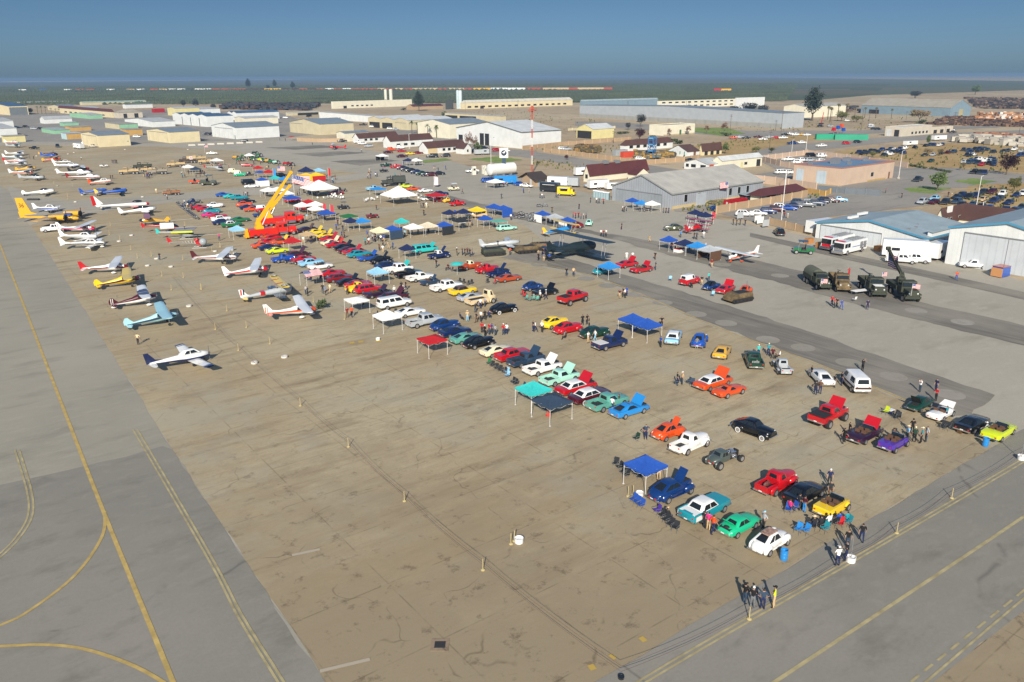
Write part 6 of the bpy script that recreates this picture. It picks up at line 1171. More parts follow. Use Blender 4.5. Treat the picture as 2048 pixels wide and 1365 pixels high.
 # farther show vehicles
G2='show vehicles in the crowded far part'
for px,py,az,ty,col,lab,roof in[(447,390,60,'muscle','blue','bright blue car with its hood up at the corner of the cross taxiway',None),(462,393,60,'muscle','turquoise','turquoise car beside the bright blue one',None),(478,396,60,'fifties','teal','teal car at the end of the blue trio',None),(493,403,60,'muscle','black','black car between the teal and the orange ones',None),(489,410,60,'fat','orange','orange rounded car in front of the black car',None),(496,415,60,'muscle','navy','navy car behind an orange coupe near the tow trucks',None),(505,419,60,'muscle','orange','orange-red coupe left of the red and white truck',None),(527,420,60,'panel','red','red and white truck left of the yellow boom','white'),(524,430,60,'conv','darkblue','blue open car beneath the red and white truck',None),(388,404,60,'hotrod','navy','navy hot rod among the row of motorcycles',None),(378,410,60,'hotrod','slate','slate hot rod in front of the navy one',None),(400,415,60,'muscle','red','red car next to the motorcycles, rear one',None),(410,419,60,'muscle','red','red car next to the motorcycles, front one',None),(424,423,60,'fat','teal','teal rounded car behind the red ones',None),(421,430,60,'muscle','pink','pinkish red car beside the white-striped one',None),(435,433,60,'muscle','red','bright red car above the white one',None),(442,439,60,'fifties','white','white car above the navy one',None),(446,445,60,'sedan','navy','navy sedan in front of the white car',None),(463,450,60,'fifties','green','green and white car behind the grey canopy','white'),(480,440,60,'muscle','green','green car half hidden by the grey canopy',None),(430,412,60,'fat','white','white car behind the red cluster',None),(424,307.5,70,'pickup','white','white pickup towing a dark trailer near the army tents',None),(468,344,70,'panel','cream','cream and orange panel van with a raised hatch','cream'),(480,350,70,'panel','jade','green and white panel van behind the cream one','white'),(500,349,70,'hotrod','charcoal','charcoal hot rod right of the green van',None),(495,331,80,'muscle','red','red low car near the tractors',None),(499,366,60,'suburban','black','black utility wagon beside the blue and white canopy',None),(503,373,250,'conv','white','small white car in front of the black wagon',None),(563,352,60,'suv','black','black car behind the boom tip',None),(609,416,60,'fatpickup','red','red truck half under the white canopies',None),(585,402,60,'fatpickup','red','red vintage truck behind the large flag',None),(672,386,60,'muscle','red','red car at the edge of the big white tent',None),(680,381,60,'hotrod','charcoal','dark hot rod right of the big white tent',None),(772,331,70,'fatpickup','darkgreen','dark green vintage truck at the start of the vintage row',None),(792,334,70,'fatpickup','red','red vintage truck in the vintage row',None),(804,337,250,'fat','plum','dark plum rounded car in the vintage row',None),(812,340,250,'fat','charcoal','charcoal rounded car in the vintage row',None),(821,342,250,'fat','black','black rounded car in the vintage row, inner one',None),(832,345,250,'fat','navy','navy rounded car in the vintage row',None),(842,348,250,'fat','darkgreen','dark green rounded car in the vintage row',None),(853,350,250,'fat','charcoal','charcoal rounded car near the end of the vintage row',None),(862,350,250,'fat','maroon','maroon rounded car near the end of the vintage row',None),(876,347.5,255,'sedan','black','black sedan at the near end of the vintage row',None),(864,313.5,260,'suburban','black','black utility wagon in front of the brown-roofed bungalow',None),(891,312,260,'suv','charcoal','charcoal car in front of the brown-roofed bungalow',None),(783,300,60,'panel','orange','orange vintage van by the cottages',None),(801,296,60,'panel','white','white van by the cottages',None),(803,302,60,'muscle','red','red car by the cottages, left one',None),(820,308,60,'muscle','yellow','yellow sports car by the cottages',None),(836,306,60,'muscle','darkred','dark red car by the cottages, right one',None),(804,313,60,'sedan','maroon','maroon car by the cottages',None),(776,305,60,'muscle','maroon','maroon low car by the orange van',None),(717,285,250,'pickup','white','white pickup at the left cottage',None),(724,288,250,'suv','white','white car next to the pickup at the left cottage',None),(737,293,250,'suv','silver','silver car at the left cottage',None),(748,378,60,'pickup','lightblue','light blue pickup partly under a blue canopy',None),(811,373,60,'muscle','lime','yellow-green car behind the second big white tent',None),(827,378,60,'muscle','orange','orange-red car right of the yellow-green one',None),(850,382,60,'muscle','white','white car with a black stripe right of the big white tent',None),(857,398,60,'muscle','white','white and green car left of the red canopy','green'),(881,400,70,'muscle','red','red low car under the red canopy edge',None),(897,402,70,'hotrod','gold','gold hot rod left of the red vintage truck',None),(880,388,60,'sedan','navy','long navy car behind the red canopy',None),(947,303,250,'suv','black','black car beside the white box trailer',None),(936,303,60,'suv','white','white van beside the bungalow wing',None),(968,297,60,'suv','charcoal','charcoal car behind the white box trailer',None),(993,301,60,'suv','red','red car on the street beside a white one',None),(1010,303,60,'pickup','white','white pickup on the street behind the red car',None),(944,343,240,'pickup','white','white work truck at the fuel pumps',None),(1053,372,120,'hatch','white','white and blue wrapped car beside the brick office',None),(1040,369,120,'hatch','blue','blue car beside the white and blue wrapped one',None),(975,362,70,'suv','blue','blue car left of the promotional tent',None),(985,361,70,'suv','darkblue','dark blue car behind the promotional tent',None),(1184,372,250,'crewpickup','silver','silver-grey pickup before the clubhouse trailers',None),(109,459,64,'crewpickup','white','white pickup parked below the yellow twin-engined bomber',None),(115,293,150,'crewpickup','charcoal','charcoal pickup left of the white trailers at the hangars',None),(172,287,60,'suv','white','white car beside the cream hangar',None),(186,293,120,'pickup','beige','beige truck at the corner of the cream hangar',None),(69,297,100,'pickup','black','black truck on the left parking area',None),(489,283,260,'suv','black','black car left of the white hangar door',None),(482-70,269,250,'suv','charcoal','dark car parked beside the white hangar',None),(421,269,250,'suv','black','black car parked beside the white hangar',None),(430,270,250,'suv','maroon','maroon car parked beside the white hangar',None),(684,283,260,'crewpickup','charcoal','charcoal pickup by the brick compound',None),(726,250,70,'crewpickup','charcoal','charcoal truck by the row of beige hangars',None),(745,254,70,'suv','white','white car at the first open beige hangar',None),(780,258,70,'suv','white','white car before the beige hangar row',None),(792,259,70,'suv','silver','silver car before the beige hangar row',None),(571,236,90,'suv','white','white car by the open carport',None),(52,254,90,'suv','black','black car in the hangar lane, left one',None),(82,258,90,'suv','black','black car in the hangar lane, right one',None),(68,258,90,'suv','silver','silver car in the hangar lane',None),(240,234,90,'suv','white','white car by the weathered barn',None),(274,274,90,'suv','white','white car between the cream hangars',None),(2011,500-18,250,'suv','white','white car half hidden by the cream house gable',None),(1381,320,60,'muscle','black','black car on the street beside the shuttered house',None),(1480,390,60,'pickup','white','white pickup parked before the ribbed hangar by the flag',None),(1432,417,60,'muscle','darkblue','dark blue low car behind the navy canopies',None),(1280,318,80,'suv','white','white car in the scrap yard',None),(1125,298,80,'suv','white','white car behind the tan yard wall',None),(1134,299,80,'suv','silver','silver car behind the tan yard wall',None)]:
 car(px,py,az,ty,col,lab,roof,'',group=G2)
car(1803,521,112,'crewpickup','white','white utility truck with side tool boxes in front of the box trailer',None,'')
u=TOPS[-1]
for y in(-1.0,.72):MB().box(-2.9,-.95,y,y+.28,.9,1.75).build('tool_box',paint('white'),u)
car(1830,520,118,'crewpickup','white','white pickup behind the utility truck',None,'')
car(1947,531,292,'pickup','white','white pickup facing left before the ribbed blue-trimmed hangar',None,'')
def lot(rows,place,group,az=None):
 for px,py,ty,c in rows:car(px,py,(az if az is not None else random.choice([40,220,225,45]))+random.uniform(-5,5),ty,c,'%s %s %s'%(cname(c),{'crewpickup':'pickup','pickup':'pickup','suv':'family car','hatch':'saloon car','van':'van','muscle':'coupe','suburban':'utility wagon','sedan':'old pickup'}[ty],place),group=group)
lot([(1489,429,'suv','white'),(1517,427,'hatch','white'),(1536,424,'suv','darkblue'),(1553,420,'suv','maroon'),(1562,415,'suv','white'),(1578,417,'hatch','blue'),(1589,412,'hatch','navy'),(1598,406,'suv','slate'),(1611,411,'crewpickup','grey'),(1621,407,'suv','silver'),(1633,408,'suv','slate'),(1642,404,'hatch','navy'),(1652,402,'suv','charcoal'),(1663,402,'suv','maroon'),(1677,400.5,'pickup','lightblue')],'in the row along the peach wall','cars parked along the peach wall',az=108)
X6=lambda L:[(1648+x/5.12,130+y/5.12,t,c)for x,y,t,c in L]
lot(X6([(355,897,'suv','navy'),(420,893,'suv','charcoal'),(475,885,'suv','black'),(520,880,'hatch','navy'),(590,872,'suv','darkblue'),(680,867,'suv','slate'),(722,866,'hatch','white'),(785,862,'suv','navy'),(830,858,'crewpickup','white'),(640,912,'crewpickup','white'),(620,925,'suv','charcoal'),(690,915,'hatch','white'),(785,893,'suv','black'),(820,903,'suv','navy'),(390,910,'hatch','black'),(545,897,'suv','charcoal'),(655,880,'hatch','navy'),(745,885,'suv','navy'),(450,903,'hatch','charcoal'),(700,893,'suv','charcoal')]),'in the dry lot behind the blue-roofed block','cars in the dry lot')
lot(X6([(935,845,'hatch','black'),(1045,828,'hatch','black'),(1085,822,'suv','slate'),(1128,822,'suv','navy'),(1180,823,'hatch','white'),(1212,816,'hatch','navy'),(1030,926,'hatch','charcoal'),(1115,922,'hatch','silver'),(1270,897,'hatch','maroon'),(1325,893,'suv','slate'),(1205,905,'hatch','charcoal'),(1095,985,'hatch','darkgreen')]),'in the middle of the dry lot','cars in the dry lot')
lot(X6([(1430,872,'suv','charcoal'),(1480,877,'suv','slate'),(1545,866,'suv','black'),(1592,862,'suv','navy'),(1640,858,'hatch','navy'),(1465,923,'suv','black'),(1532,921,'hatch','white'),(1738,893,'suv','charcoal'),(1880,880,'hatch','navy'),(1950,868,'crewpickup','white'),(1995,930,'suv','darkblue'),(2040,925,'suv','navy'),(1500,893,'suv','navy'),(1575,885,'hatch','charcoal'),(1620,878,'suv','charcoal'),(1680,868,'hatch','slate'),(1500,930,'hatch','charcoal'),(1840,890,'suv','charcoal'),(2020,885,'hatch','silver')]),'at the right side of the dry lot','cars in the dry lot')
lot(X6([(1440,1000,'suv','silver'),(1485,1002,'suv','slate'),(1545,997,'suv','slate'),(1615,1020,'hatch','red'),(1600,975,'crewpickup','white'),(1650,985,'crewpickup','white'),(1700,970,'suv','navy'),(1740,972,'suv','charcoal'),(1700,1010,'suv','black'),(1740,1000,'suv','navy'),(1545,1100,'crewpickup','black'),(1600,1105,'suv','charcoal'),(1645,1107,'suv','navy'),(1510,985,'suv','navy'),(1580,1005,'suv','charcoal'),(1690,990,'suv','silver'),(1740,1020,'hatch','navy'),(1560,965,'hatch','slate')]),'left of the large maroon tree','cars in the dry lot')
lot([(1750,363,'crewpickup','charcoal'),(1836,360,'crewpickup','charcoal')][1:],'behind the round green tree','cars in the dry lot')
X7=lambda L:[(1748+x/6.827,380+y/6.827,t,c)for x,y,t,c in L]
lot(X7([(655,168,'suv','silver'),(830,118,'hatch','lightblue'),(815,168,'hatch','maroon'),(970,172,'suv','charcoal'),(1130,165,'suv','slate'),(1195,80,'suv','navy'),(1130,100,'hatch','charcoal'),(1300,100,'suv','black'),(1385,85,'suv','navy'),(1490,38,'suv','charcoal'),(1610,32,'suv','maroon'),(1755,58,'suv','white'),(1945,75,'hatch','navy'),(2030,55,'suv','white')]),'at the back of the lower lot','cars in the lower dry lot',az=225)
lot(X7([(1485,135,'hatch','tan'),(1640,155,'suv','navy'),(1705,130,'suv','charcoal'),(1840,175,'hatch','navy'),(1195,218,'suv','charcoal'),(1345,205,'hatch','slate'),(1455,245,'suv','black'),(1570,268,'suv','darkblue'),(1790,285,'suv','navy'),(1910,300,'suv','navy'),(2000,390,'hatch','maroon'),(2010,480,'suv','navy'),(1310,235,'hatch','navy'),(2020,250,'suv','slate'),(2030,525,'hatch','white')]),'at the front of the lower lot','cars in the lower dry lot',az=225)
X5=lambda L:[(1350+x/5.12,130+y/5.12,t,c)for x,y,t,c in L]
lot(X5([(1160,972,'crewpickup','white'),(1285,980,'crewpickup','white'),(1395,930,'suburban','black'),(1500,937,'van','white'),(1500,985,'suv','white'),(1250,1000,'suv','white'),(920,965,'pickup','white'),(1095,1105,'suburban','white'),(1175,1105,'suv','white'),(1380,980,'suv','silver')]),'inside the walled pickup yard','white service vehicles in the walled yard',az=75)
lot(X5([(1500,832,'crewpickup','white'),(1755,805,'suv','red'),(1870,792,'suv','charcoal'),(1760,572,'suv','white'),(1490,630,'suv','charcoal'),(1590,630,'suv','silver'),(2010,620,'suv','white')]),'on the street by the green container','cars on the street',az=75)
lot(X5([(660,745,'crewpickup','silver'),(730,750,'pickup','charcoal'),(600,750,'pickup','orange'),(850,740,'pickup','maroon'),(965,745,'crewpickup','silver'),(1035,750,'pickup','red'),(1105,750,'crewpickup','white'),(1130,715,'pickup','charcoal'),(1175,712,'crewpickup','white'),(1235,718,'crewpickup','white'),(1300,717,'pickup','gold'),(1350,720,'pickup','white'),(1205,805,'crewpickup','darkblue'),(1290,800,'crewpickup','white'),(900,765,'pickup','white')]),'among the equipment on the corner lot','trucks on the equipment lot',az=80)
lot([(1742,254,'suv','silver'),(1748,258,'hatch','charcoal'),(1756,259,'suv','charcoal'),(2035,232,'suv','slate'),(2047,232,'suv','silver'),(1815,262,'crewpickup','red'),(1900,261,'crewpickup','white'),(1905,265,'pickup','charcoal')],'near the packing shed','cars near the packing shed',az=80)
# aircraft
pl=plane
pl(388,728,50,dict(kind='low',gear='tri',L=7.4,span=10.8,belly='navy',fin='navy',tail='white',tip='navy',canopy='cabin'),'white low-wing aircraft with a navy belly and fin, nearest the camera')
pl(330,650,60,dict(kind='high',gear='drag',L=7.0,span=10.4,body='iceblue',wing='iceblue',fin='iceblue',roundfin=True,stripe='slate'),'all pale blue high-wing aircraft with a rounded tail')
pl(291,611,61,dict(kind='high',gear='drag',L=6.6,span=9.6,body='maroon',belly='white',fin='maroon',wing='white',wingband=('plum',.02,.45),roundfin=True,finband=[('white',.3,.4),('white',.6,.7)],spat='white'),'maroon and white high-wing aircraft with a striped tail')
pl(258,573,64,dict(kind='high',gear='drag',L=6.9,span=10.6,body='yellow',wing='yellow',fin='yellow',stripe='maroon',nose='maroon',roundfin=True),'yellow high-wing aircraft with a dark red stripe')
pl(234,546,72,dict(kind='high',gear='tri',L=8,span=11,body='white',belly=None,stripe='darkred',fin='red',tail='white',nose='darkred',spat='white'),'white high-wing aircraft with a red fin and red side stripe')
pl(188,497,78,dict(kind='low',gear='tri',L=8.6,span=10.5,stripe='charcoal',spat='white',finband=[('white',.2,.4)]),'white low-wing aircraft with a red cover behind its cabin')
pl(176,483,92,dict(kind='low',gear='tri',L=8.2,span=11,stripe='silver',spat='white'),'plain white aircraft with wheel fairings between its two neighbours')
pl(172,466,86,dict(kind='high',gear='tri',L=8.4,span=11,stripe='pink',nose='red',finband=[('pink',.3,.45)]),'white aircraft with pink and red stripes beside the white pickup')
bm=pl(128,445,94,dict(kind='high',gear='tri',L=15.5,span=21.3,body='gold',wing='gold',fin='gold',chord=3.0,canopy='none',prop=False,tail='gold',fw=.8,scale=1.0),'large yellow twin-engined bomber with 36 on its tail fin',name='twin_engined_bomber')
for y in(-3.2,3.2):e=MB();e.tube((-1.6,y,1.75),(2.6,y,1.75),.55,.75,12);e.build('engine_nacelle',paint('gold'),bm,40);e=MB();e.tube((2.6,y,1.75),(2.9,y,1.75),.72,n=12);e.box(3.0,3.05,y-.12,y+.12,.2,3.3);e.box(3.0,3.05,y-1.55,y+1.55,1.65,1.85);e.build('propeller',M_DARK,bm)
MB().box(.4,2.6,-.6,.6,1.9,2.3,0,.3,.2).build('blue_cover',cloth('blue'),bm);MB().box(-4,1.5,-.86,.86,1.0,1.32).build('dark_walkway',M_DARK,bm)
MB().slab([(-11.5,-.09,1.6),(-12.1,-.09,6.2),(-10.1,-.09,6.2),(-8.4,-.09,2.6),(-6.8,-.09,2.1)],(0,.18,0)).build('tall_fin',paint('gold'),bm)
for y,s in((-.115,1),(.115,-1)):text_mesh('36',1.5,mat('fin_numbers','#4a1c14',.7),bm,Matrix.Translation((-10.7,y,4.2))@Matrix.Rotation(R(90),4,'X')@(Matrix.Rotation(R(180),4,'Y')if s<0 else Matrix.Identity(4)),'number')
pl(105,425,84,dict(kind='low',L=6.2,span=8.5,stripe='blue'),'small white aircraft mostly hidden behind the yellow bomber')
jt=pl(272,417,66,dict(kind='low',gear='tri',L=13.5,span=13,fin='white',belly=None,nose='red',canopy='none',prop=False,chord=2.1,wing='red',fw=.7),'white jet with red wings, nose and tail edge',name='jet_aircraft');MB().slab([(-10.9,-.06,1.3),(-11.2,-.06,4.1),(-10.4,-.06,4.1),(-9.9,-.06,1.6)],(0,.12,0)).build('rudder',paint('red'),jt);MB().slab([(-10.3,-.055,1.6),(-10.9,-.055,4.0),(-10.2,-.055,4.0),(-8.2,-.055,1.8)],(0,.11,0)).build('fin_extension',paint('white'),jt);MB().ell((.6,0,1.9),(1.3,.5,.4),0,10,6).build('canopy',M_GLASS,jt,40)
pl(294,428,66,dict(kind='low',gear='drag',L=9,span=13,canopy='bubble',nose='silver',chord=2.0),'white low-wing tail-dragger in front of the red and white jet')
pl(296,451,246,dict(kind='high',gear='drag',L=6.6,span=9.2,body='gold',wing='copper',fin='gold',nose='charcoal',roundfin=True),'orange-yellow aircraft facing left by the ropes')
pl(451,526,82,dict(kind='high',gear='tri',L=8.2,span=11,stripe='darkred',fin='maroon',tail='white',spat=None,belly='white'),'white high-wing aircraft with a maroon fin and side')
pl(514,553,78,dict(kind='high',gear='drag',L=7.6,span=11,stripe='red',fin='white',nose='red'),'white high-wing aircraft with a red stripe, behind the biplane')
bp=pl(558,596,62,dict(kind='bi',gear='drag',L=8.0,span=9.6,body='silver',wing='yellow',fin='white',tail='yellow',lower='slate',radial=True,canopy='open',chord=1.55,wingband=('red',.30,.34)),'silver biplane with yellow upper wing and star emblems',name='biplane')
MB().box(-3.0,-2.3,-.5,.5,.86,1.45,0,0,.04).build('red_band',paint('red'),bp)
def star5(r_,x,y,z,s,parent,ring=None):
 b_=MB();b_.poly([(x+(s if i%2==0 else s*.4)*math.cos(i*.6283),y+(s if i%2==0 else s*.4)*math.sin(i*.6283),z+.02)for i in range(10)]);b_.build('star',mat('star_white','#dcdcd6',.7),parent)
 d_=MB();d_.poly([(x+s*1.05*math.cos(i*.3927),y+s*1.05*math.sin(i*.3927),z)for i in range(16)]);d_.build('roundel',mat('roundel_navy','#16223f',.7),parent)
for y in(-3.8,3.8):star5(1,.3,y,2.93,.52,bp)
for c,x0 in(('navy',.05),('red',-.36)):MB().box(-6.02+x0+.2,-5.8+x0+.2,-.06,.06,1.15,2.1).build('fin_stripe',paint(c),bp)
pl(607,634,66,dict(kind='high',gear='tri',L=7.3,span=11,stripe='orange',fin='white',tail='orange',nose='orange',spat='white',finband=[('orange',.15,.3),('orange',.5,.6)]),'white high-wing aircraft with an orange stripe beside a dark bush')
tx=pl(238,390,66,dict(kind='low',gear='drag',L=8.8,span=12.8,body='blue',wing='blue',fin='yellow',tail='blue',radial=True,canopy='bubble',tip='yellow',finband=[('red',0,.12),('white',.12,.22)]),'blue trainer with a yellow tail and red rudder stripe',name='trainer_aircraft')
pl(93,391,76,dict(kind='low',gear='drag',L=9,span=11.5,canopy='bubble',roundfin=True,radial=False,body='white',stripe=None),'plain white warbird parked alone at the left')
GA='aircraft in the far left groups'
for px,py,az,k,lab in[(40,312,78,dict(kind='high',L=8,span=11,stripe='silver'),'white high-wing aircraft, farthest of the left column'),(36,319,78,dict(kind='high',L=8,span=11,stripe='lightblue',wing='silver'),'white and grey high-wing aircraft, second in the left column'),(38,327,78,dict(kind='low',L=8,span=11,fin='red',stripe='red'),'white aircraft with a red tail in the left column'),(44,333,78,dict(kind='high',L=8,span=11,stripe='slate'),'white aircraft in front of the red-tailed one'),(62,343,74,dict(kind='high',gear='drag',L=7,span=10.4,body='gold',wing='gold',fin='gold',roundfin=True),'yellow high-wing aircraft in the left column'),(55,351,76,dict(kind='high',L=8,span=11,stripe='orange',nose='darkred'),'white aircraft with a pale orange stripe in the left column'),(76,361,76,dict(kind='low',L=8,span=9,stripe='silver',body='silver',wing='silver',fin='silver',canopy='bubble'),'silver-grey aircraft at the front of the left column'),(112,324,70,dict(kind='high',gear='drag',L=7,span=9.4,body='orange',wing='gold',fin='gold',radial=True,roundfin=True),'orange and yellow aircraft beside the dark red helicopter'),(104,316,80,dict(kind='low',L=6,span=8,body='blue',wing='blue',fin='blue'),'small blue aircraft behind the dark red helicopter'),(134,330,70,dict(kind='low',L=7,span=9,stripe='charcoal'),'white aircraft behind the blue-striped twin'),(146,336,74,dict(kind='low',L=9,span=11,belly='blue',prop=False),'white aircraft with a bright blue belly'),(168,345,60,dict(kind='high',gear='drag',L=7,span=10.5,body='charcoal',wing='white',fin='charcoal',radial=True,nose='red'),'black aircraft with a white wing and red engine ring'),(165,352,78,dict(kind='low',L=10.5,span=12,fin='white',scale=1.1,stripe='silver'),'white twin-engined aircraft with a grey stripe'),(184,361,78,dict(kind='low',L=10,span=11.5,fin='darkred',belly=None,stripe='darkred',scale=1.1),'white twin-engined aircraft with a dark red tail stripe'),(212,370,74,dict(kind='low',L=7,span=8.5,stripe='orange',fin='orange',gear='drag'),'small orange and white low-wing aircraft'),(201,389,66,dict(kind='low',gear='drag',L=7.4,span=10,body='blue',wing='yellow',fin='blue',canopy='open'),'blue aircraft with yellow wings behind the blue trainer'),(30,289,84,dict(kind='low',L=7,span=9,stripe='red'),'white and red aircraft beyond the left column, far one'),(34,296,84,dict(kind='high',L=7,span=9,body='silver',wing='mint',fin='silver'),'pale green aircraft beyond the left column, near one')]:
 pl(px,py,az,k,lab,group=GA)
sv=pl(1018,497,84,dict(kind='low',gear='drag',L=8.2,span=11,body='silver',wing='silver',fin='silver',canopy='open',radial=False,nose='silver',roundfin=False),'silver warplane with open cockpits and star emblems on its flanks',name='trainer_aircraft')
for y in(-.42,.42):
 d_=MB().tube((-2.4,y*1.02,1.28),(-2.4,y*1.12,1.28),.3,n=14);d_.build('roundel',mat('roundel_navy'),sv)
 d_=MB().tube((-2.4,y*1.1,1.28),(-2.4,y*1.17,1.28),.15,n=5);d_.build('star',mat('star_white'),sv)
an=pl(1163,511,53,dict(kind='bi',zup=1.9,gear='drag',L=12.6,span=18.2,body='gunmetal',wing='slate',fin='gunmetal',tail='gunmetal',lower='slate',radial=True,canopy='cabin',chord=2.5,fw=.8),'huge dark grey-green biplane among the crowd',name='large_biplane')
dk=mat('dark_blue_green_paint','#1c2b31',.5,0,.2,noise=.12,nscale=.7)
for ch in an.children:
 if ch.name.split('.')[0]in('fuselage','wing','lower_wing','fin','tailplane'):ch.data.materials[0]=dk
fb=MB();fus(fb,[(3.4,.7,1.0,2.4),(2.2,.95,.8,2.8),(.5,1.0,.75,2.9),(-2,.95,.9,2.9),(-5,.55,1.3,2.6),(-8.8,.2,1.8,2.4)]);fb.build('deep_fuselage',dk,an,50)
MB().slab([(-9.0,-.07,1.8),(-9.5,-.07,3.7),(-8.7,-.07,4.1),(-7.9,-.07,3.2),(-6.2,-.07,2.5)],(0,.14,0)).build('tall_fin',dk,an);t_=MB();wing(t_,-7.2,1.7,1.2,.2,3.4,2.3,2.3,.1);t_.build('large_tailplane',dk,an,40)
sb=pl(1127,469,58,dict(kind='bi',gear='drag',L=7.6,span=9.8,body='skyblue',wing='yellow',fin='yellow',tail='yellow',radial=True,canopy='open',finband=[('red',0,.1),('white',.1,.2),('maroon',.2,.26)]),'blue and yellow biplane behind the huge dark biplane',name='biplane')
tri=pl(1394,464,50,dict(kind='bi',gear='drag',L=5.8,span=7.2,body='red',wing='red',fin='red',tail='red',lower='red',radial=True,canopy='open',chord=1.1),'red triplane with black crosses on white patches',name='triplane')
t_=MB();wing(t_,.95,1.05,1.0,.5,3.3,1.75,1.8);t_.build('middle_wing',paint('red'),tri,40)
for y in(-2.6,2.6):MB().box(.3,1.0,y-.45,y+.45,2.7,2.75).build('white_patch',mat('patch_white','#dedede',.6),tri);c_=MB();c_.box(.35,.95,y-.1,y+.1,2.755,2.765);c_.box(.56,.74,y-.38,y+.38,2.756,2.766);c_.build('cross',M_DARK,tri)
for y in(-.38,.38):MB().box(-2.9,-2.2,y-.03,y+.03,.95,1.55).build('white_patch',mat('patch_white'),tri);c_=MB();c_.box(-2.8,-2.3,y*1.1-.01,y*1.1+.01,1.18,1.32);c_.box(-2.62,-2.48,y*1.1-.012,y*1.1+.012,1.0,1.5);c_.build('cross',M_DARK,tri)
pl(1472,524,238,dict(kind='high',gear='tri',L=8,span=11,stripe='orange',spat='orange',nose=None,fin='white'),'white high-wing aircraft with orange trim facing the camera')
pl(668,299,262,dict(kind='bi',gear='drag',L=8,span=9.6,body='red',wing='white',fin='red',lower='red',radial=True,canopy='open'),'red biplane with a white upper wing on the far apron',name='biplane')
heli(342,464,72,'red and white helicopter with a white panel cover','red','red',blade_az=60)
cv=TOPS[-1];MB().box(-2.2,.9,-1.0,-.85,.9,2.3).build('white_panel',mat('panel_white','#dedfdc',.6),cv)
heli(372,478,82,'grey and pale green helicopter with a long drooping blade','silver','turquoise',blade_az=70,cover='lime')
heli(398,496,80,'bubble-nosed helicopter with an open lattice tail and red tanks','red','red',skel=True,blade_az=66)
heli(108,314,72,'dark red helicopter in the far left group','maroon','gold',blade_az=50)
heli(438,343,100,'small silver helicopter beside the army tents','silver','red',blade_az=92)
# heavy vehicles
def wheels(r,xs,ys,rad,w=.35,dual=False):
 t,rim,_=wheel_mesh(rad,w)
 for x in xs:
  for y in ys:wh=link('wheel',t,r,(x,y,rad));link('rim',rim,wh)
def tow_truck(px,py,az,label,boom=None):
 r=empty('recovery_truck',at(px,py,0)+Vector((0,0,GZ)),az,label,'tow truck','red heavy tow trucks')
 red=paint('red')if False else mat('tow_red','#d0261a',.35,0,.4)
 b_=MB();b_.box(-5.6,1.0,-1.25,1.25,1.15,2.1,0,.05,.02);b_.box(-5.6,1.0,-1.27,-.7,.55,1.15);b_.box(-5.6,1.0,.7,1.27,.55,1.15);b_.build('tool_body',red,r)
 c_=MB();c_.box(1.05,3.4,-1.2,1.2,.9,3.1,0,.1,.1);c_.build('sleeper_cab',red,r);h_=MB();h_.box(3.4,5.5,-1.0,1.0,.8,2.05,0,.12,.1);h_.ell((4.6,1.0,.95),(.75,.3,.5),0,10,6);h_.ell((4.6,-1.0,.95),(.75,.3,.5),0,10,6);h_.build('bonnet',red,r,40)
 g_=MB();g_.add([(3.38,-1.0,2.15),(3.38,1.0,2.15),(3.32,.95,2.9),(3.32,-.95,2.9)],[(0,1,2,3)]);g_.build('windshield',M_GLASS,r)
 for y in(-1,1):MB().box(2.4,3.2,y*1.19-.01,y*1.19+.01,2.1,2.75).build('side_window',M_GLASS,r);MB().box(1.3,1.9,y*1.19-.01,y*1.19+.01,2.2,2.6).build('side_window',M_GLASS,r);MB().tube((3.3,y*1.15,1.2),(3.3,y*1.15,3.7),.09).build('exhaust_stack',M_CHROME,r);MB().tube((1.4,y*1.1,.75),(3.2,y*1.1,.75),.32,n=10).build('fuel_tank',M_CHROME,r)
 MB().box(5.5,5.65,-1.1,1.1,.45,.9).build('bumper',M_CHROME,r);MB().box(-5.5,5.2,-.45,.45,.55,.9).build('chassis',M_DARK,r)
 wheels(r,(-4.3,-3.0,-1.7,4.6),(-1.1,1.1),.53)
 y_=mat('boom_yellow','#e8ac14',.4);k_=MB();k_.box(-6.3,-5.65,-.9,.9,.4,1.6,0,.1,.05);k_.box(-6.5,-6.3,-1.15,1.15,.35,.7);k_.box(-6.2,-5.7,-.3,.3,1.6,2.3);k_.build('wheel_lift',y_,r)
 if boom:
  bx,l1,el=boom;tr=MB();tr.box(bx-.9,bx+.9,-.85,.85,2.1,2.75,0,.1,.1);tr.box(bx-.6,bx+.5,-.6,.6,2.75,3.6,0,.1,.1);tr.build('turntable',y_,r)
  p0=Vector((bx-.6,0,3.1));d=Vector((math.cos(R(el)),0,math.sin(R(el))));up=Vector((-d.z,0,d.x))
  def seg(a,e,w,hh,nm):
   b1=MB();P0,P1=p0+d*a,p0+d*e;b1.loft([[tuple(P+Vector((0,y,0))*w+up*z*hh)for y,z in((-1,-1),(1,-1),(1,1),(-1,1))]for P in(P0,P1)]);return b1.build(nm,y_,r)
  seg(0,l1*.45,.32,.38,'boom_base');seg(l1*.42,l1*.76,.26,.31,'boom_middle');seg(l1*.74,l1,.2,.24,'boom_tip')
  hd=MB();Pt=p0+d*l1;hd.tube((Pt.x,-.4,Pt.z),(Pt.x,.4,Pt.z),.35,n=10);hd.build('boom_head',y_,r);ram=MB();q=p0+d*l1*.42;ram.tube((bx+.7,0,2.7),tuple(q-up*.3),.14,n=8);ram.build('ram',M_CHROME,r)
  for y in(-.15,.15):MB().tube(tuple(Pt+Vector((0,y,-.2))),(bx-1.2,y,3.0),.02,n=4).build('cable',M_DARK,r)
 return r
tow_truck(564,450,58,'rear red heavy tow truck with the shorter yellow boom',(-3.2,9.3,44))
tow_truck(546,473,58,'front red heavy tow truck with the longest yellow boom raised high',(-3.0,14.6,51))
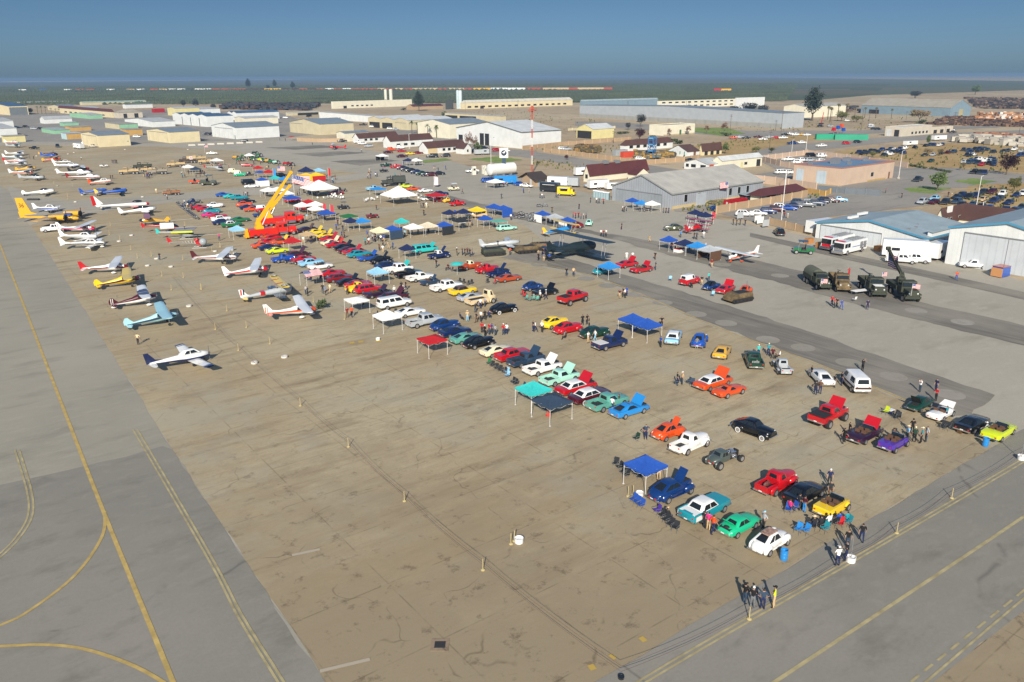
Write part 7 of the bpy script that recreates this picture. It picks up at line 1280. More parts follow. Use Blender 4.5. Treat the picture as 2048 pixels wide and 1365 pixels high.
OLV=mat('army_olive','#363b2e',.75,noise=.15,nscale=2);SND=mat('army_sand','#b79f74',.75,noise=.1,nscale=2);CAM_=mat('army_camouflage','#6a5a3e',.8,noise=.5,nscale=1.4);CNV=mat('army_canvas','#565a4c',.9,noise=.1,nscale=2)
def army_truck(px,py,az,label,col,kind='canvas',s=1.0,canvas=None,extra=None):
 r=empty('army_truck',at(px,py,.8)*1.0,az,label,'military truck','military vehicles on show');r.location.z=GZ;r.scale=(s,s,s)
 h_=MB();h_.box(1.9,3.5,-.85,.85,.95,1.75,0,.06,.08);h_.box(2.1,3.4,-1.2,-.8,1.05,1.25);h_.box(2.1,3.4,.8,1.2,1.05,1.25);h_.box(3.5,3.65,-1.1,1.1,.6,.95);h_.build('bonnet',col,r)
 c_=MB();c_.box(.4,1.9,-1.1,1.1,.9,1.95);c_.box(.45,1.8,-1.05,1.05,2.55,2.7,0,.05,.05)
 for x in(.5,1.75):
  for y in(-1.0,1.0):c_.tube((x,y,1.95),(x,y,2.6),.06,n=5)
 c_.build('cab',col,r);g_=MB();g_.add([(1.86,-.9,1.98),(1.86,.9,1.98),(1.78,.9,2.52),(1.78,-.9,2.52)],[(0,1,2,3)]);g_.build('windshield',M_GLASS,r)
 for y in(-.6,.6):MB().ell((3.52,y,1.35),(.08,.13,.13),0,8,4).build('headlight',M_LAMP,r)
 MB().box(-3.4,3.4,-.4,.4,.7,.95).build('chassis',M_DARK,r)
 b_=MB()
 if kind!='wrecker':b_.box(-3.6,.25,-1.2,1.2,1.15,1.3);b_.box(-3.6,.25,-1.2,-1.12,1.3,1.9);b_.box(-3.6,.25,1.12,1.2,1.3,1.9);b_.box(-3.6,-3.52,-1.12,1.12,1.3,1.9);b_.build('cargo_bed',col,r)
 if kind=='canvas':cv_=MB();cv_.loft([[(x,1.16*math.cos(t),1.9+1.15*math.sin(t))for t in[math.pi*k/8 for k in range(9)]]for x in(-3.55,-1.6,.2)]);cv_.build('canvas_cover',canvas or CNV,r,60)
 if kind=='tank':t_=MB();t_.tube((-3.5,0,2.1),(.2,0,2.1),.95,n=14);t_.build('tank',col,r,50)
 if kind=='gun':t_=MB();t_.tube((-2,0,1.3),(-2,0,2.4),.1);t_.tube((-2.6,0,2.5),(-.6,0,2.8),.05);t_.build('gun_mount',M_DARK,r)
 if kind=='wrecker':
  b_.box(-3.6,.3,-1.2,1.2,1.1,1.75);b_.build('wrecker_body',col,r);w_=MB();w_.box(-1.9,-.9,-.6,.6,1.75,2.6,0,.1,.1);w_.tube((-.7,-.45,1.75),(-1.4,-.2,3.4),.09);w_.tube((-.7,.45,1.75),(-1.4,.2,3.4),.09)
  w_.build('crane_mast',col,r);J_=MB();J_.loft([[tuple(P+Vector((0,y*.17,z*.2)))for y,z in((-1,-1),(1,-1),(1,1),(-1,1))]for P in(Vector((-1.2,0,2.9)),Vector((-7.6,0,5.6)))]);J_.tube((-7.5,-.3,5.6),(-7.5,.3,5.6),.3,n=8);J_.tube((-1.3,0,3.4),(-7.4,0,5.85),.03,n=4);J_.tube((-7.6,0,5.5),(-7.6,0,3.2),.03,n=4);J_.build('crane_jib',col,r)
 wheels(r,(-2.9,-1.6,2.75),(-1.02,1.02),.5,.32);return r
def stick_flag(px,py,z0,h,az,label,parent=None,s=1.0):
 p=at(px,py,z0);o=empty('flag',p,az,label,'flag','striped flags');MB().tube((0,0,0),(0,0,h),.025,n=5).build('staff',M_POLE,o);flag_panel('cloth',(0,0,h-.75*s),(1.15*s,0,-.15),(0,0,.75*s),o);return o
a1=army_truck(1634,564,178,'olive army truck with a canvas top, leftmost of the army row',OLV,'canvas',1.0)
a2=army_truck(1679,568,190,'camouflaged army truck with a green windscreen frame',CAM_,'gun',1.05)
a3=army_truck(1744,577,186,'dark green army truck with papers spread on its bonnet',OLV,'gun',1.1);MB().box(2.0,3.3,-.7,.7,1.82,1.86,0,.1,.1).build('papers',cloth('white'),a3)
a4=army_truck(1806,585,184,'dark army wrecker with a raised crane jib and a big flag',OLV,'wrecker',1.15)
flag_panel('hung_flag',(-6.8,0,3.1),(4.0,0,.1),(-.3,0,1.9),a4,wave=.1);
stick_flag(1763,563,2.2,1.6,60,'striped flag on a short staff between two army trucks');stick_flag(1822,592,2.2,2.0,100,'striped flag on the right side of the army wrecker');stick_flag(1641,573,1.8,1.3,80,'small striped flag on the olive canvas-topped truck')
army_truck(258,345,250,'sand coloured army truck at the left of the army camp',SND,'gun');army_truck(352,331,250,'sand coloured army truck beside the white camp canopy',SND,'gun');army_truck(375,323,250,'army ambulance with a red cross on a white square',mat('army_dark','#4a3c36',.8),'canvas',canvas=SND)
amb=TOPS[-1];[MB().box(-2.2,-1.0,y,y+.03,1.6,2.8).build('white_square',mat('patch_white'),amb)for y in(-1.23,1.2)];[MB().box(-1.72,-1.48,y,y+.02,1.75,2.65).build('cross',paint('red'),amb)for y in(-1.255,1.235)];[MB().box(-2.05,-1.15,y,y+.02,2.1,2.32).build('cross',paint('red'),amb)for y in(-1.257,1.237)]
army_truck(395,319,250,'sand coloured truck behind the army ambulance',SND,'gun');army_truck(414,325,250,'sand coloured gun truck beside the right camp canopy',SND,'gun');army_truck(297,340,250,'sand truck half hidden in the army camp',SND,'gun',.8);army_truck(315,345,250,'long sand-grey trailer truck in the army camp',mat('army_grey','#8d8577',.8),'gun');army_truck(285,335,250,'olive truck at the back of the army camp',OLV,'gun')
army_truck(787,368,252,'dark olive army lorry parked by itself on the grey apron',mat('army_deep','#3b403c',.8),'canvas',1.15,canvas=mat('army_deep'))
army_truck(343,386,250,'small rusty orange army car at the edge of the cross taxiway',mat('army_rust','#8c5d3c',.7),'gun',.72)
def tracked(px,py,az,label,col,top=True):
 r=empty('tracked_carrier',at(px,py,0)+Vector((0,0,GZ)),az,label,'armoured carrier','military vehicles on show');h_=MB();h_.loft([[(x,y*k,z)for y,z in((-1.1,.45),(1.1,.45),(1.2,1.0),(1.0,1.5*q),(-1.0,1.5*q),(-1.2,1.0))]for x,k,q in((-2.4,.9,.85),(-2.1,1,1),(1.4,1,1),(2.4,.85,.62))]);h_.build('hull',col,r)
 MB().box(-1.7,.6,-.75,.75,1.35,1.52).build('open_hatch',M_DARK,r)
 for y in(-1.12,1.12):
  t_=MB();t_.loft([[(x,y+s*.17,z)for x,z in((-2.1,.05),(1.9,.05),(2.3,.4),(2.0,.75),(-2.2,.75),(-2.45,.4))]for s in(-1,1)]);t_.build('track',M_TYRE,r)
  for x in(-1.7,-.85,0,.85,1.7):w_,q_,_=wheel_mesh(.28,.36);link('road_wheel',w_,r,(x,y,.33))
 MB().tube((-1.2,.6,1.4),(-1.2,.6,3.4),.02,n=4).build('aerial',M_DARK,r);return r
tracked(987,511,72,'olive tracked carrier with a tall aerial beside the silver warplane',OLV);tracked(1052,506,250,'camouflaged half-track surrounded by visitors',CAM_);tracked(1079,500,260,'sand and olive jeep-like vehicle behind the half-track',CAM_)
tracked(1475,603,240,'muddy camouflaged desert buggy before the small orange truck',CAM_)
def fire_engine(px,py,az,label,front):
 r=empty('fire_engine',at(px,py,0)+Vector((0,0,GZ)),az,label,'fire engine','fire engines');w_=mat('fire_white','#dfe2e2',.3,0,.4)
 MB().box(-4.4,1.5,-1.25,1.25,.55,2.75,0,.03,.03).build('rear_body',w_,r);MB().box(1.53,4.5,-1.25,1.25,.55,2.8,0,.12,.1).build('cab',w_,r)
 MB().box(4.46,4.53,-1.1,1.1,1.5,2.55).build('windshield',M_GLASS,r);[MB().box(2.2+1.1*i,3.1+1.1*i,y*1.235-.02,y*1.235+.02,1.6,2.45).build('side_window',M_GLASS,r)for y in(-1,1)for i in(0,1)]
 MB().box(4.5,5.0,-1.2,1.2,.45,1.0).build('bumper',M_CHROME,r);MB().box(4.45,4.56,-1.0,1.0,1.0,1.45).build('grille',paint(front)if front else M_CHROME,r)
 MB().box(3.6,4.1,-.9,.9,2.8,2.98).build('light_bar',paint('red'),r);l_=MB();[l_.box(-4.2,1.2,y,y+.07,2.8,2.95)for y in(-.9,-.35,.3,.85)];[l_.box(-4.1+.4*i,-4.04+.4*i,-.9,-.3,2.82,2.9)for i in range(13)];l_.build('ladder',M_METAL,r)
 [MB().box(-4.2,1.4,y,y+.02,1.5,1.62).build('side_stripe',paint('blue'),r)for y in(-1.265,1.245)];[MB().box(-4.0+1.3*i,-2.9+1.3*i,y,y+.02,.9,2.3).build('locker_door',M_METAL,r)for y in(-1.27,1.25)for i in(0,1)]
 wheels(r,(-2.6,3.0),(-1.1,1.1),.52);return r
fire_engine(1674,497,232,'white fire engine with a red grille, the left one','red');fire_engine(1699,506,232,'white fire engine with a chrome front, the right one',None)
def box_trailer(px,py,az,label,L=6,col='white',h=2.4,cat='trailer',name='box_trailer',cabin=None,front=None):
 r=empty(name,at(px,py,1.2),az,label,cat);r.location.z=GZ;b_=MB();b_.box(-L/2,L/2,-1.2,1.2,.55,.55+h,0,.04,.04);b_.build('box_body',paint(col),r);wheels(r,(-.7,.3)if not cabin else(-L*.3,L*.36+1.2),(-1.08,1.08),.38);MB().box(-L/2,L/2,-.5,.5,.35,.56).build('chassis',M_DARK,r)
 if cabin:
  c_=MB();c_.box(L/2+.03,L/2+1.4,-1.1,1.1,.5,1.3,0,.05,.05);c_.box(L/2+.03,L/2+.9,-1.08,1.08,1.3,2.1,0,.12,.1);c_.build('cab',paint(cabin),r);MB().add([(L/2+.93,-.9,1.32),(L/2+.93,.9,1.32),(L/2+.82,.85,2.02),(L/2+.82,-.85,2.02)],[(0,1,2,3)]).build('windshield',M_GLASS,r)
  MB().box(-L*.25,L*.3,-1.24,-1.2,1.5,2.3).build('serving_hatch',M_GLASS,r);MB().box(-L*.3,L*.35,-1.9,-1.2,2.4,2.46).build('awning',cloth('white'),r)
 else:
  MB().tube((L/2,0,.45),(L/2+1.2,0,.45),.06).build('drawbar',M_METAL,r)
  for y in(-1,1):MB().box(-L*.3,-L*.12,y*1.2-.02,y*1.2+.02,1.5,2.1).build('side_window',M_GLASS,r)
 return r
box_trailer(1809,504,110,'tall white box trailer against the blue-trimmed hangar',8.5,'white',3.1);box_trailer(1100,377,118,'black food truck with a white serving canopy',6.4,'charcoal',2.5,'food truck','food_truck','charcoal');box_trailer(1129,384,110,'yellow ice cream truck with a green windscreen',4.2,'yellow',2.2,'food truck','food_truck','yellow')
box_trailer(1116,366,112,'large white camper behind the black food truck',7,'white',2.7);box_trailer(1141,367,112,'silver-grey camper right of the large white one',6,'silver',2.6);box_trailer(1176,345,70,'long white motorhome beside the clubhouse',11,'white',2.6);box_trailer(1196,371,70,'white and grey travel trailer in front of the clubhouse',7,'white',2.4);box_trailer(1228,373,70,'low white horse trailer before the clubhouse',6,'white',1.9)
box_trailer(963,305,250,'pale box trailer behind a dark car at the bungalow',7,'silver',2.0);box_trailer(154,293,120,'white cargo trailer, left one of the pair by the cream hangar',3.2,'white',2.2);box_trailer(161,294,120,'white cargo trailer, right one of the pair by the cream hangar',3.2,'white',2.2);box_trailer(1640,457,60,'white motorhome parked behind the tan fence',7.5,'white',2.7);box_trailer(1875,507,50,'white trailer in the gap between the blue-trimmed hangars',5,'white',3.0)
box_trailer(1821,287,60,'white tanker trailer in the dry lot',9,'white',1.9);box_trailer(1878,277,70,'white semi-trailer near the packing shed',9,'white',2.2);box_trailer(1305,239,90,'white semi-trailer before the very long warehouse',9,'white',2.6,);box_trailer(1010,362,78,'blue and white promotional trailer behind the blue stalls',8,'skyblue',2.4)
for i,(x,c)in enumerate([(1662,'jade'),(1702,'jade')]):r_=empty('shipping_container',at(x,279+i,0),90+12*i,'long green container fence panel on the equipment lot, %s half'%('left' if i==0 else 'right'),'container');MB().box(-9,9,-1.2,1.2,0,3.0).build('box',rib_mat('container_green','#1f9a76',axis='X',scale=3,amt=.2),r_)
r_=empty('shipping_container',at(1254,315),60,'orange-red container in the scrap yard','container');MB().box(-3,3,-1.2,1.2,0,2.6).build('box',rib_mat('container_orange','#c64a32',axis='X',scale=3,amt=.2),r_)
r_=empty('shipping_container',at(1240,311),60,'grey container beside the orange-red one','container');MB().box(-3.5,3.5,-1.2,1.2,0,2.6).build('box',rib_mat('container_grey','#9aa0a2',axis='X',scale=3,amt=.2),r_)
r_=empty('playground',at(1675,268),60,'play structure with blue, red and orange pieces behind the green panels','play structure')
for i,(c,x,z)in enumerate([('red',-4,3),('blue',0,4),('orange',3,5),('blue',5,2.5)]):MB().box(x-1.2,x+1.2,-1,1,z-1,z+1,0,.3,.3).build('play_piece',paint(c),r_);MB().tube((x,0,0),(x,0,z),.2).build('support',M_METAL,r_)
r_=empty('boom_lift',at(1642,250),60,'red raised boom lift beside the street','boom lift');MB().tube((0,0,1),(1.5,0,9),.35,.25,6).build('boom',paint('red'),r_);MB().box(-1.6,1.6,-1,1,.4,1.3).build('base',M_DARK,r_)
d=empty('dumpster',at(2001,553,0)+Vector((0,0,GZ)),60,'dumpster with one orange end and a blue side','dumpster');MB().box(-1.5,1.2,-1.0,1.0,.1,1.9,0,.1,.05).build('bin',paint('blue'),d);MB().box(-1.56,-1.5,-1.02,1.02,.1,1.7).build('end_panel',mat('faded_orange','#c08a58',.8),d);MB().box(-1.5,1.2,-1.02,1.02,1.9,1.97).build('lid',paint('copper'),d)
for i in range(6):
 o=empty('portable_toilet',at(1190+i*5.0,396+i*.9,0)+Vector((0,0,GZ)),200,'grey portable toilet with a white roof near the ribbed hangar','portable toilet','portable toilets');MB().box(-.55,.55,-.55,.55,0,2.1).build('cabin',mat('toilet_grey','#6d828a',.6),o);MB().box(-.6,.6,-.6,.6,2.1,2.3,0,.12,.12).build('roof',mat('toilet_white','#dcdedd',.5),o);MB().box(.55,.57,-.35,.35,.1,1.9).build('door',mat('toilet_door','#8ba0a6',.6),o)
def cart(px,py,az,label,col,roof='black',s=1.0):
 r=empty('utility_cart',at(px,py,0)+Vector((0,0,GZ)),az,label,'utility cart','carts');r.scale=(s,s,s)
 b_=MB();b_.box(.3,1.5,-.6,.6,.4,.95,0,.1,.05);b_.box(-1.5,.3,-.7,.7,.4,.6);b_.box(-1.6,-.4,-.72,.72,.6,1.0);b_.build('body',paint(col),r);s_=MB();s_.box(-.35,.25,-.6,.6,.6,.85);s_.box(-.4,-.25,-.6,.6,.85,1.35);s_.build('seat',M_DARK,r)
 f_=MB();[f_.tube((x,y,.6),(x*.8,y,1.95),.03,n=5)for x in(-.4,.8)for y in(-.6,.6)];f_.build('roll_bars',M_METAL,r)
 if roof:MB().box(-.55,.85,-.7,.7,1.95,2.02).build('roof',paint(roof),r)
 wheels(r,(-1.05,1.05),(-.65,.65),.32,.26);return r
cart(1606,508,285,'green utility cart with yellow wheels carrying two people','green','charcoal',1.35);cart(907,382,70,'white golf cart on the grey apron','cream','white',1.2);cart(687,419,60,'dark golf cart behind the green canopy','charcoal','charcoal');cart(745,437,60,'small red and black cart with purple balloons','darkred',None);cart(768,345,60,'small golf cart beside the vintage row','charcoal','red');cart(208,335,60,'small white and black buggy alone on the far apron','white',None)
cart(392,368,90,'orange buggy on the open ground beyond the taxiway','orange',None,1.3);cart(418,371,90,'camouflaged buggy on a low trailer with white wheels','olive','olive',1.7)
for i,(x,y,c)in enumerate([(474,319,'gold'),(482,323,'green'),(490,317,'green'),(497,316,'darkgreen'),(504,320,'green'),(510,322,'green'),(517,320,'green'),(524,324,'lime'),(531,325,'green'),(538,326,'gold'),(545,328,'green'),(554,329,'mint'),(575,332,'red'),(583,333,'darkred'),(512,310,'darkgreen'),(520,314,'green')]):
 r_=empty('tractor',at(x,y,0)+Vector((0,0,GZ)),240,'%s tractor in the farm machinery row'%cname(c),'tractor','tractors in the machinery row');b_=MB();b_.box(.1,1.9,-.32,.32,.8,1.5,0,.1,.05);b_.box(-.9,.2,-.4,.4,.7,1.1);b_.build('bonnet',paint(c),r_);MB().box(-.75,-.3,-.25,.25,1.1,1.6).build('seat',M_DARK,r_);MB().tube((1.2,.1,1.5),(1.2,.1,2.2),.05).build('exhaust',M_DARK,r_);wheels(r_,(-.5,),(-.75,.75),.75,.38);wheels(r_,(1.5,),(-.5,.5),.4,.22)
 # canopies
T_=pop_up
for q in[(1292,920,'blue','blue canopy with white poles beside the dark blue rounded sedan',2.8,{}),(1067,770,'turquoise','bright turquoise canopy behind the grey one',3.0,{}),(1104,796,'slate','purple-grey canopy at the tail of the maroon sedan',3.2,dict(peak=2.7)),(864,675,'red','red canopy standing alone by the rope line',3.0,dict(peak=2.6)),(774,626,'white','white peaked canopy in front of the white utility wagon',3.2,{}),(713,597,'white','white canopy beside the plum car',3.0,dict(peak=2.5)),(755,539,'lightblue','blue-grey canopy below the black car',3.0,{}),(1266,633,'blue','bright blue canopy, left of a joined pair',3.0,{}),(1295,643,'blue','bright blue canopy with white patches, right of a joined pair',3.0,{}),(814,493,'navy','small navy canopy left of the turquoise wagon',2.6,{}),(584,478,'red','red canopy just below the tow trucks',3.0,{}),(615,466,'tan','tan canopy over folding chairs right of the red canopy',3.0,dict(peak=2.6)),(474,455,'lightblue','pale grey canopy left of the tow trucks',3.2,{}),(697,430,'green','green canopy behind the navy and blue ones',3.6,dict(peak=2.7)),(701,439,'navy','dark navy canopy joined to the bright blue one',3.0,{}),(724,439,'skyblue','bright blue canopy joined to the navy one',3.2,{}),(759,458,'cream','cream peaked canopy, leftmost of the middle vendor row',3.4,{}),(785,455,'blue','royal blue canopy with mesh walls in the vendor row',3.4,dict(wall=(('f','slate'),('r','slate')))),(803,440,'turquoise','turquoise canopy behind the vendor row',2.8,{}),(826,451,'white','white canopy in the middle of the vendor row',3.6,{}),(856,448,'beige','off-white canopy right of the white vendor one',3.6,{}),(888,447,'blue','blue canopy with black mesh walls',3.2,dict(wall=(('f','charcoal'),('r','charcoal')))),(921,438,'charcoal','black canopy in front of the tan van',3.0,{}),(899,423,'navy','low navy canopy at the left of the yellow one',3.0,{}),(927,421,'navy','dark navy canopy between the yellow and the low navy ones',3.2,{}),(954,417,'yellow','vivid yellow canopy with a side wall',3.6,dict(wall=(('r','yellow'),))),(988,411,'blue','large blue canopy left of its joined twin',3.4,{}),(1007,414,'blue','large blue canopy with a blue skirt, right twin',3.4,dict(wall=(('f','blue'),))),(970,434,'blue','small blue canopy beside the green umbrella',2.8,{}),(997,440,'seagreen','faded green canopy above the mint sedan',3.2,dict(peak=2.5)),(1085,425,'blue','blue canopy with a white wall beside the motorcycles',3.0,dict(wall=(('l','white'),))),(1110,431,'silver','pale grey canopy in the middle of the motorcycle vendors',3.2,{}),(1135,438,'blue','blue canopy with a white wall beside the dark red sedan',3.0,dict(wall=(('l','white'),))),(1218,528,'skyblue','bright blue canopy over the tiny teal car',3.0,{}),(1338,476,'blue','blue canopy with a white banner, left of the food stall',2.8,{}),(1370,483,'navy','navy canopy with white lettering marks in the stall row',3.2,{}),(1395,488,'skyblue','bright blue canopy joined to the pale grey one',3.2,dict(wall=(('f','brown'),))),(1419,495,'silver','pale grey canopy with tan mesh walls',3.4,dict(wall=(('f','brown'),('r','brown')))),(1391,423,'navy','navy canopy behind the red triplane, left one',3.0,{}),(1411,428,'navy','navy canopy behind the red triplane, right one',3.0,{}),(1265,399,'blue','blue canopy against the ribbed grey hangar',3.0,{}),(1283,404,'skyblue','blue canopy second from the left by the ribbed hangar',3.0,{}),(1304,405,'white','white canopy with purple marks by the ribbed hangar',3.4,{}),(638,368,'white','very large white tent beside the yellow canopies',9.0,dict(edge=2.6,peak=5.0)),(797,381,'white','very large white tent with tables around it',8.0,dict(edge=2.6,peak=5.2)),(537,378,'white','white canopy left of the yellow boom, left peak',4.2,{}),(555,377,'white','white canopy left of the yellow boom, right peak',4.2,{}),(573,384,'white','small white canopy behind the yellow boom',3.4,{}),(524,358,'blue','blue-topped canopy with white sides behind the black wagon',3.6,dict(wall=(('f','white'),('l','white')))),(550,354,'turquoise','turquoise canopy beside the feather banner',3.4,{}),(568,356,'skyblue','sky blue canopy right of the turquoise one',3.2,{}),(612,349,'yellow','yellow canopy, left of the two with striped skirts',5,dict(wall=(('f','yellow'),))),(632,348,'yellow','yellow canopy, right of the two with striped skirts',5,dict(wall=(('f','red'),))),(596,352,'yellow','small yellow canopy at the boom tip',3.4,{}),(612,338,'navy','arched dark blue canopy behind the yellow ones',5,dict(peak=3.8)),(637,339,'lightblue','light blue canopy right of the arched dark one',4,{}),(516,334,'red','red and white canopy beyond the blue-topped one',3.4,{}),(520,343,'blue','small blue canopy below the red and white one',3.2,dict(peak=2.6)),(537,342,'red','crimson canopy right of the small blue one',3.6,{}),(604,408,'white','white canopy in front of the red peaked one',3.6,{}),(617,402,'red','red peaked canopy between white ones',3.6,{}),(631,406,'white','pale white canopy right of the red peaked one',3.6,{}),(631,415,'white','white canopy beside the blue one with banners',3.4,{}),(652,423,'blue','royal blue canopy between two striped banners',3.6,{}),(583,393,'blue','blue canopy under the large striped flag',4.2,{}),(376,332,'white','white canopy at the army camp, left',4.0,{}),(391,336,'slate','grey-blue canopy joined to the left camp one',3.6,{}),(433,319,'white','white canopy at the army camp, right',4.4,{}),(498,309,'white','small white canopy among the tractors',3.6,{}),(764,310,'white','white canopy near the cottages',4.4,dict(wall=(('b','charcoal'),))),(816,319,'navy','low navy canopy left of the white vintage one',3.4,{}),(832,319,'white','white canopy behind the vintage car row',4.0,{}),(872,388,'red','wide red canopy right of the large white tent',5.0,dict(peak=2.8)),(756,376,'skyblue','bright blue canopy over the light blue pickup',4.0,dict(peak=2.7)),(991,361,'white','white promotional canopy among blue stalls',4.6,{})]:
 px,py,c,lab,s,k=q;g=dict(k);cz=pop_up(px,py,c,lab,s,**g)
cf=empty('canopy_tent',at(622,549,2.2)*1.0,HV,'canopy with a stars and stripes top near the biplane','canopy','pop-up canopies over the show');cf.location.z=GZ
flag_panel('canopy',(-1.6,-1.6,2.15),(3.2,0,0),(0,1.6,.8),cf,wave=.02);flag_panel('canopy',(-1.6,0,2.95),(3.2,0,0),(0,1.6,-.8),cf,wave=.02)
for x in(-1.55,1.55):
 for y in(-1.55,1.55):MB().tube((x,y,0),(x,y,2.15),.028,n=5).build('leg',M_POLE,cf)
def umbrella(px,py,c,lab,r=1.2,z=2.1):
 p=at(px,py,z);o=empty('parasol',p,0,lab,'parasol');o.location.z=GZ;MB().lathe([(r,z),(r*.5,z+.28),(.03,z+.42)],8).build('shade',cloth(c),o);MB().tube((0,0,0),(0,0,z+.3),.025,n=5).build('pole',M_POLE,o)
umbrella(914,529,'turquoise','small turquoise parasol beside the brown vintage pickup',1.4);umbrella(583,274,'red','red parasol by the brick compound wall',2.0)
fo=empty('flag',at(592,392,0),100,'large striped flag spread over the blue canopy','flag','striped flags');flag_panel('cloth',(-.5,0,4.2),(7.5,0,-2.6),(.8,0,2.4),fo,wave=.3);MB().tube((-.5,0,0),(-.5,0,6.6),.05).build('staff',M_POLE,fo)
fo=empty('flag',at(604,372,0),95,'striped flag hung across the front of the yellow canopy','flag','striped flags');flag_panel('cloth',(-3.4,0,.9),(6.4,0,0),(0,0,2.6),fo,wave=.12);[MB().tube((x,0,0),(x,0,3.5),.04).build('post',M_POLE,fo)for x in(-3.4,3)]
def banner(px,py,top,c,lab,w=.75,mt=None,g='feather banners'):
 p=at(px,py);h=zat(px,top,math.hypot(p.x,p.y));o=empty('feather_banner',(p.x,p.y,0),100,lab,'banner',g);MB().tube((0,0,0),(0,0,h),.035,n=5).build('pole',M_POLE,o)
 b_=MB().slab([(.03,0,h*.2),(w,0,h*.2),(w,0,h*.9),(.3,0,h)],(0,.01,0));b_.build('cloth',mt or cloth(c),o)
banner(547,358,337,'skyblue','tall light blue feather banner among the far canopies',1.1);banner(868,375,353,'pink','tall pale pink feather banner on the apron',1.5,mat('pale_pink','#e3c3cb',.8));banner(657,378-22,336,'red','red and white feather banner by the dark trailer',.9)
for x,y,t,s in((646,431,406,'left'),(661,434,409,'right')):banner(x,y,t,'navy','striped feather banner beside the royal blue canopy, %s one'%s,1.0,flag_mat())
banner(1422,441,424,'red','red and white striped banner leaning by the navy canopies',1.0,flag_mat());stick_flag(1454,405,0,6,250,'striped flag flying above the red container shed',s=2.4);stick_flag(410,307,0,4,80,'pinkish flag on the white pickup at the camp',s=1.4)
stick_flag(556,350,3,3,80,'striped flag flying beside the light blue banner',s=2.2)
def chairs(L,c,lab,az=230):
 for i,(x,y)in enumerate(L):cam_chair(at(x,y,0)+Vector((0,0,GZ)),R(90-az+random.uniform(-25,25)),c if isinstance(c,str)else c[i%len(c)],lab)
chairs([(1231,935),(1238,942),(1246,952),(1252,958),(1273,956),(1280,962)],'charcoal','dark folding chair beside the near blue canopy')
chairs([(1266,1008),(1273,1013),(1281,1019)],'blue','blue folding chair by the yellow posts');chairs([(1313,1030)],'purple','purple folding chair left of the two-tone coupe');chairs([(1324,1040),(1331,1049),(1340,1058),(1350,1065)],'charcoal','dark green folding chair in the row by the two-tone coupe')
chairs([(1272,884)],'darkgreen','dark green folding chair left of the orange rounded car');chairs([(1595,1068),(1610,1070)],'skyblue','bright blue folding chair right of the white rounded car');chairs([(1625,1062),(1640,1060),(1655,1058),(1668,1055)],'charcoal','dark folding chair in the row under the yellow open car')
chairs([(1680,1057)],'red','red folding chair in the row under the yellow open car');chairs([(1694,1052),(1648,1066)],'teal','teal folding chair in the row under the yellow open car');chairs([(1576,1028),(1586,1024),(1594,1020)],'blue','blue folding chair behind the black hatchback')
chairs([(977,732)],'green','green folding chair at the tail of the red finned sedan');chairs([(984,737),(992,742),(1000,746),(1008,750)],'charcoal','dark folding chair in the line behind the pickups');chairs([(1013,750),(1014,757)],'lightblue','pale blue folding chair at the end of the line');chairs([(1025,770),(1030,773)],'charcoal','black folding chair in front of the turquoise canopy')
chairs([(1045,780),(1052,785),(1062,800),(1068,808)],'slate','grey folding chair under the turquoise and grey canopies');chairs([(1082,822),(1090,826),(1100,824)],'slate','grey folding chair at the corner of the purple-grey canopy')
chairs([(840,690),(850,696),(872,690),(880,694)],'darkgreen','dark green folding chair under the red canopy');chairs([(1376,770),(1352,772),(1384,773)],'slate','grey folding chair beside the orange hardtop');chairs([(1043,592),(1048,597)],'red','red folding chair by the dark blue rounded car')
chairs([(1052,602),(1058,604),(1066,603),(1074,604)],'seagreen','green folding chair in front of the dark blue rounded car');chairs([(1262,658),(1270,660)],'charcoal','black folding chair under the bright blue pair');chairs([(1790,838),(1796,842),(1886,860),(1893,862)],'charcoal','dark folding chair between the racing car and the purple car')
chairs([(1770,830)],'lime','pale green folding chair behind the tall red pickup');chairs([(716,612),(724,616),(752,634),(762,640),(790,630)],'charcoal','black folding chair under the white canopies');chairs([(737,556),(748,560),(765,557),(775,552)],'navy','navy folding chair under the blue-grey canopy')
chairs([(804,506),(820,508),(828,506),(835,512)],'navy','navy folding chair under the small navy canopy');chairs([(918,567),(926,569),(935,572),(942,570)],'charcoal','black folding chair behind the yellow finned car');chairs([(974,568),(988,570)],['charcoal','red'],'folding chair beside the copper coupe')
chairs([(895,541),(903,544),(915,543)],'maroon','maroon folding chair by the turquoise parasol');chairs([(612,562),(620,565),(632,566),(640,562)],'navy','navy folding chair under the stars and stripes canopy');chairs([(1340,560+3),(1425,594)],'lightblue','light blue folding chair behind the small blue open car')
random.seed(11)
for nm,cx,cy,sx,sy,n in[('beside the tables at the second large tent',745,402,16,4,10),('around the second large white tent',808,396,36,6,30),('in front of the first large white tent',660,395,26,5,26)]:
 for i in range(n):cam_chair(at(cx+random.uniform(-sx,sx),cy+random.uniform(-sy,sy),0)+Vector((0,0,GZ)),random.uniform(0,6.3),'white','white plastic chair %s'%nm,'white plastic chairs')
for x,y in[(790,395),(806,397),(824,396),(835,392),(770,392)]:table(at(x,y)+Vector((0,0,GZ)),random.uniform(0,3),'white','white table at the second large white tent',group='white tables')
for x,y in[(620,385),(634,388),(652,384)]:table(at(x,y)+Vector((0,0,GZ)),random.uniform(0,3),'charcoal','dark table under the first large white tent',group='dark tables')
for x,y,l in[(757,478,'cream canopy'),(769,476,'cream canopy'),(1380,500,'navy stall canopy'),(1100,447,'pale grey canopy'),(972,452,'small blue canopy'),(925,452,'black canopy')]:table(at(x,y)+Vector((0,0,GZ)),R(38),'white','white display table under the %s'%l)
tb=table(at(1359,505)+Vector((0,0,GZ)),R(38),'red','red-topped white counter of the food stall',(2.2,1.6));MB().box(-1.1,1.1,-.8,.8,.05,.7).build('skirt',cloth('white'),tb)
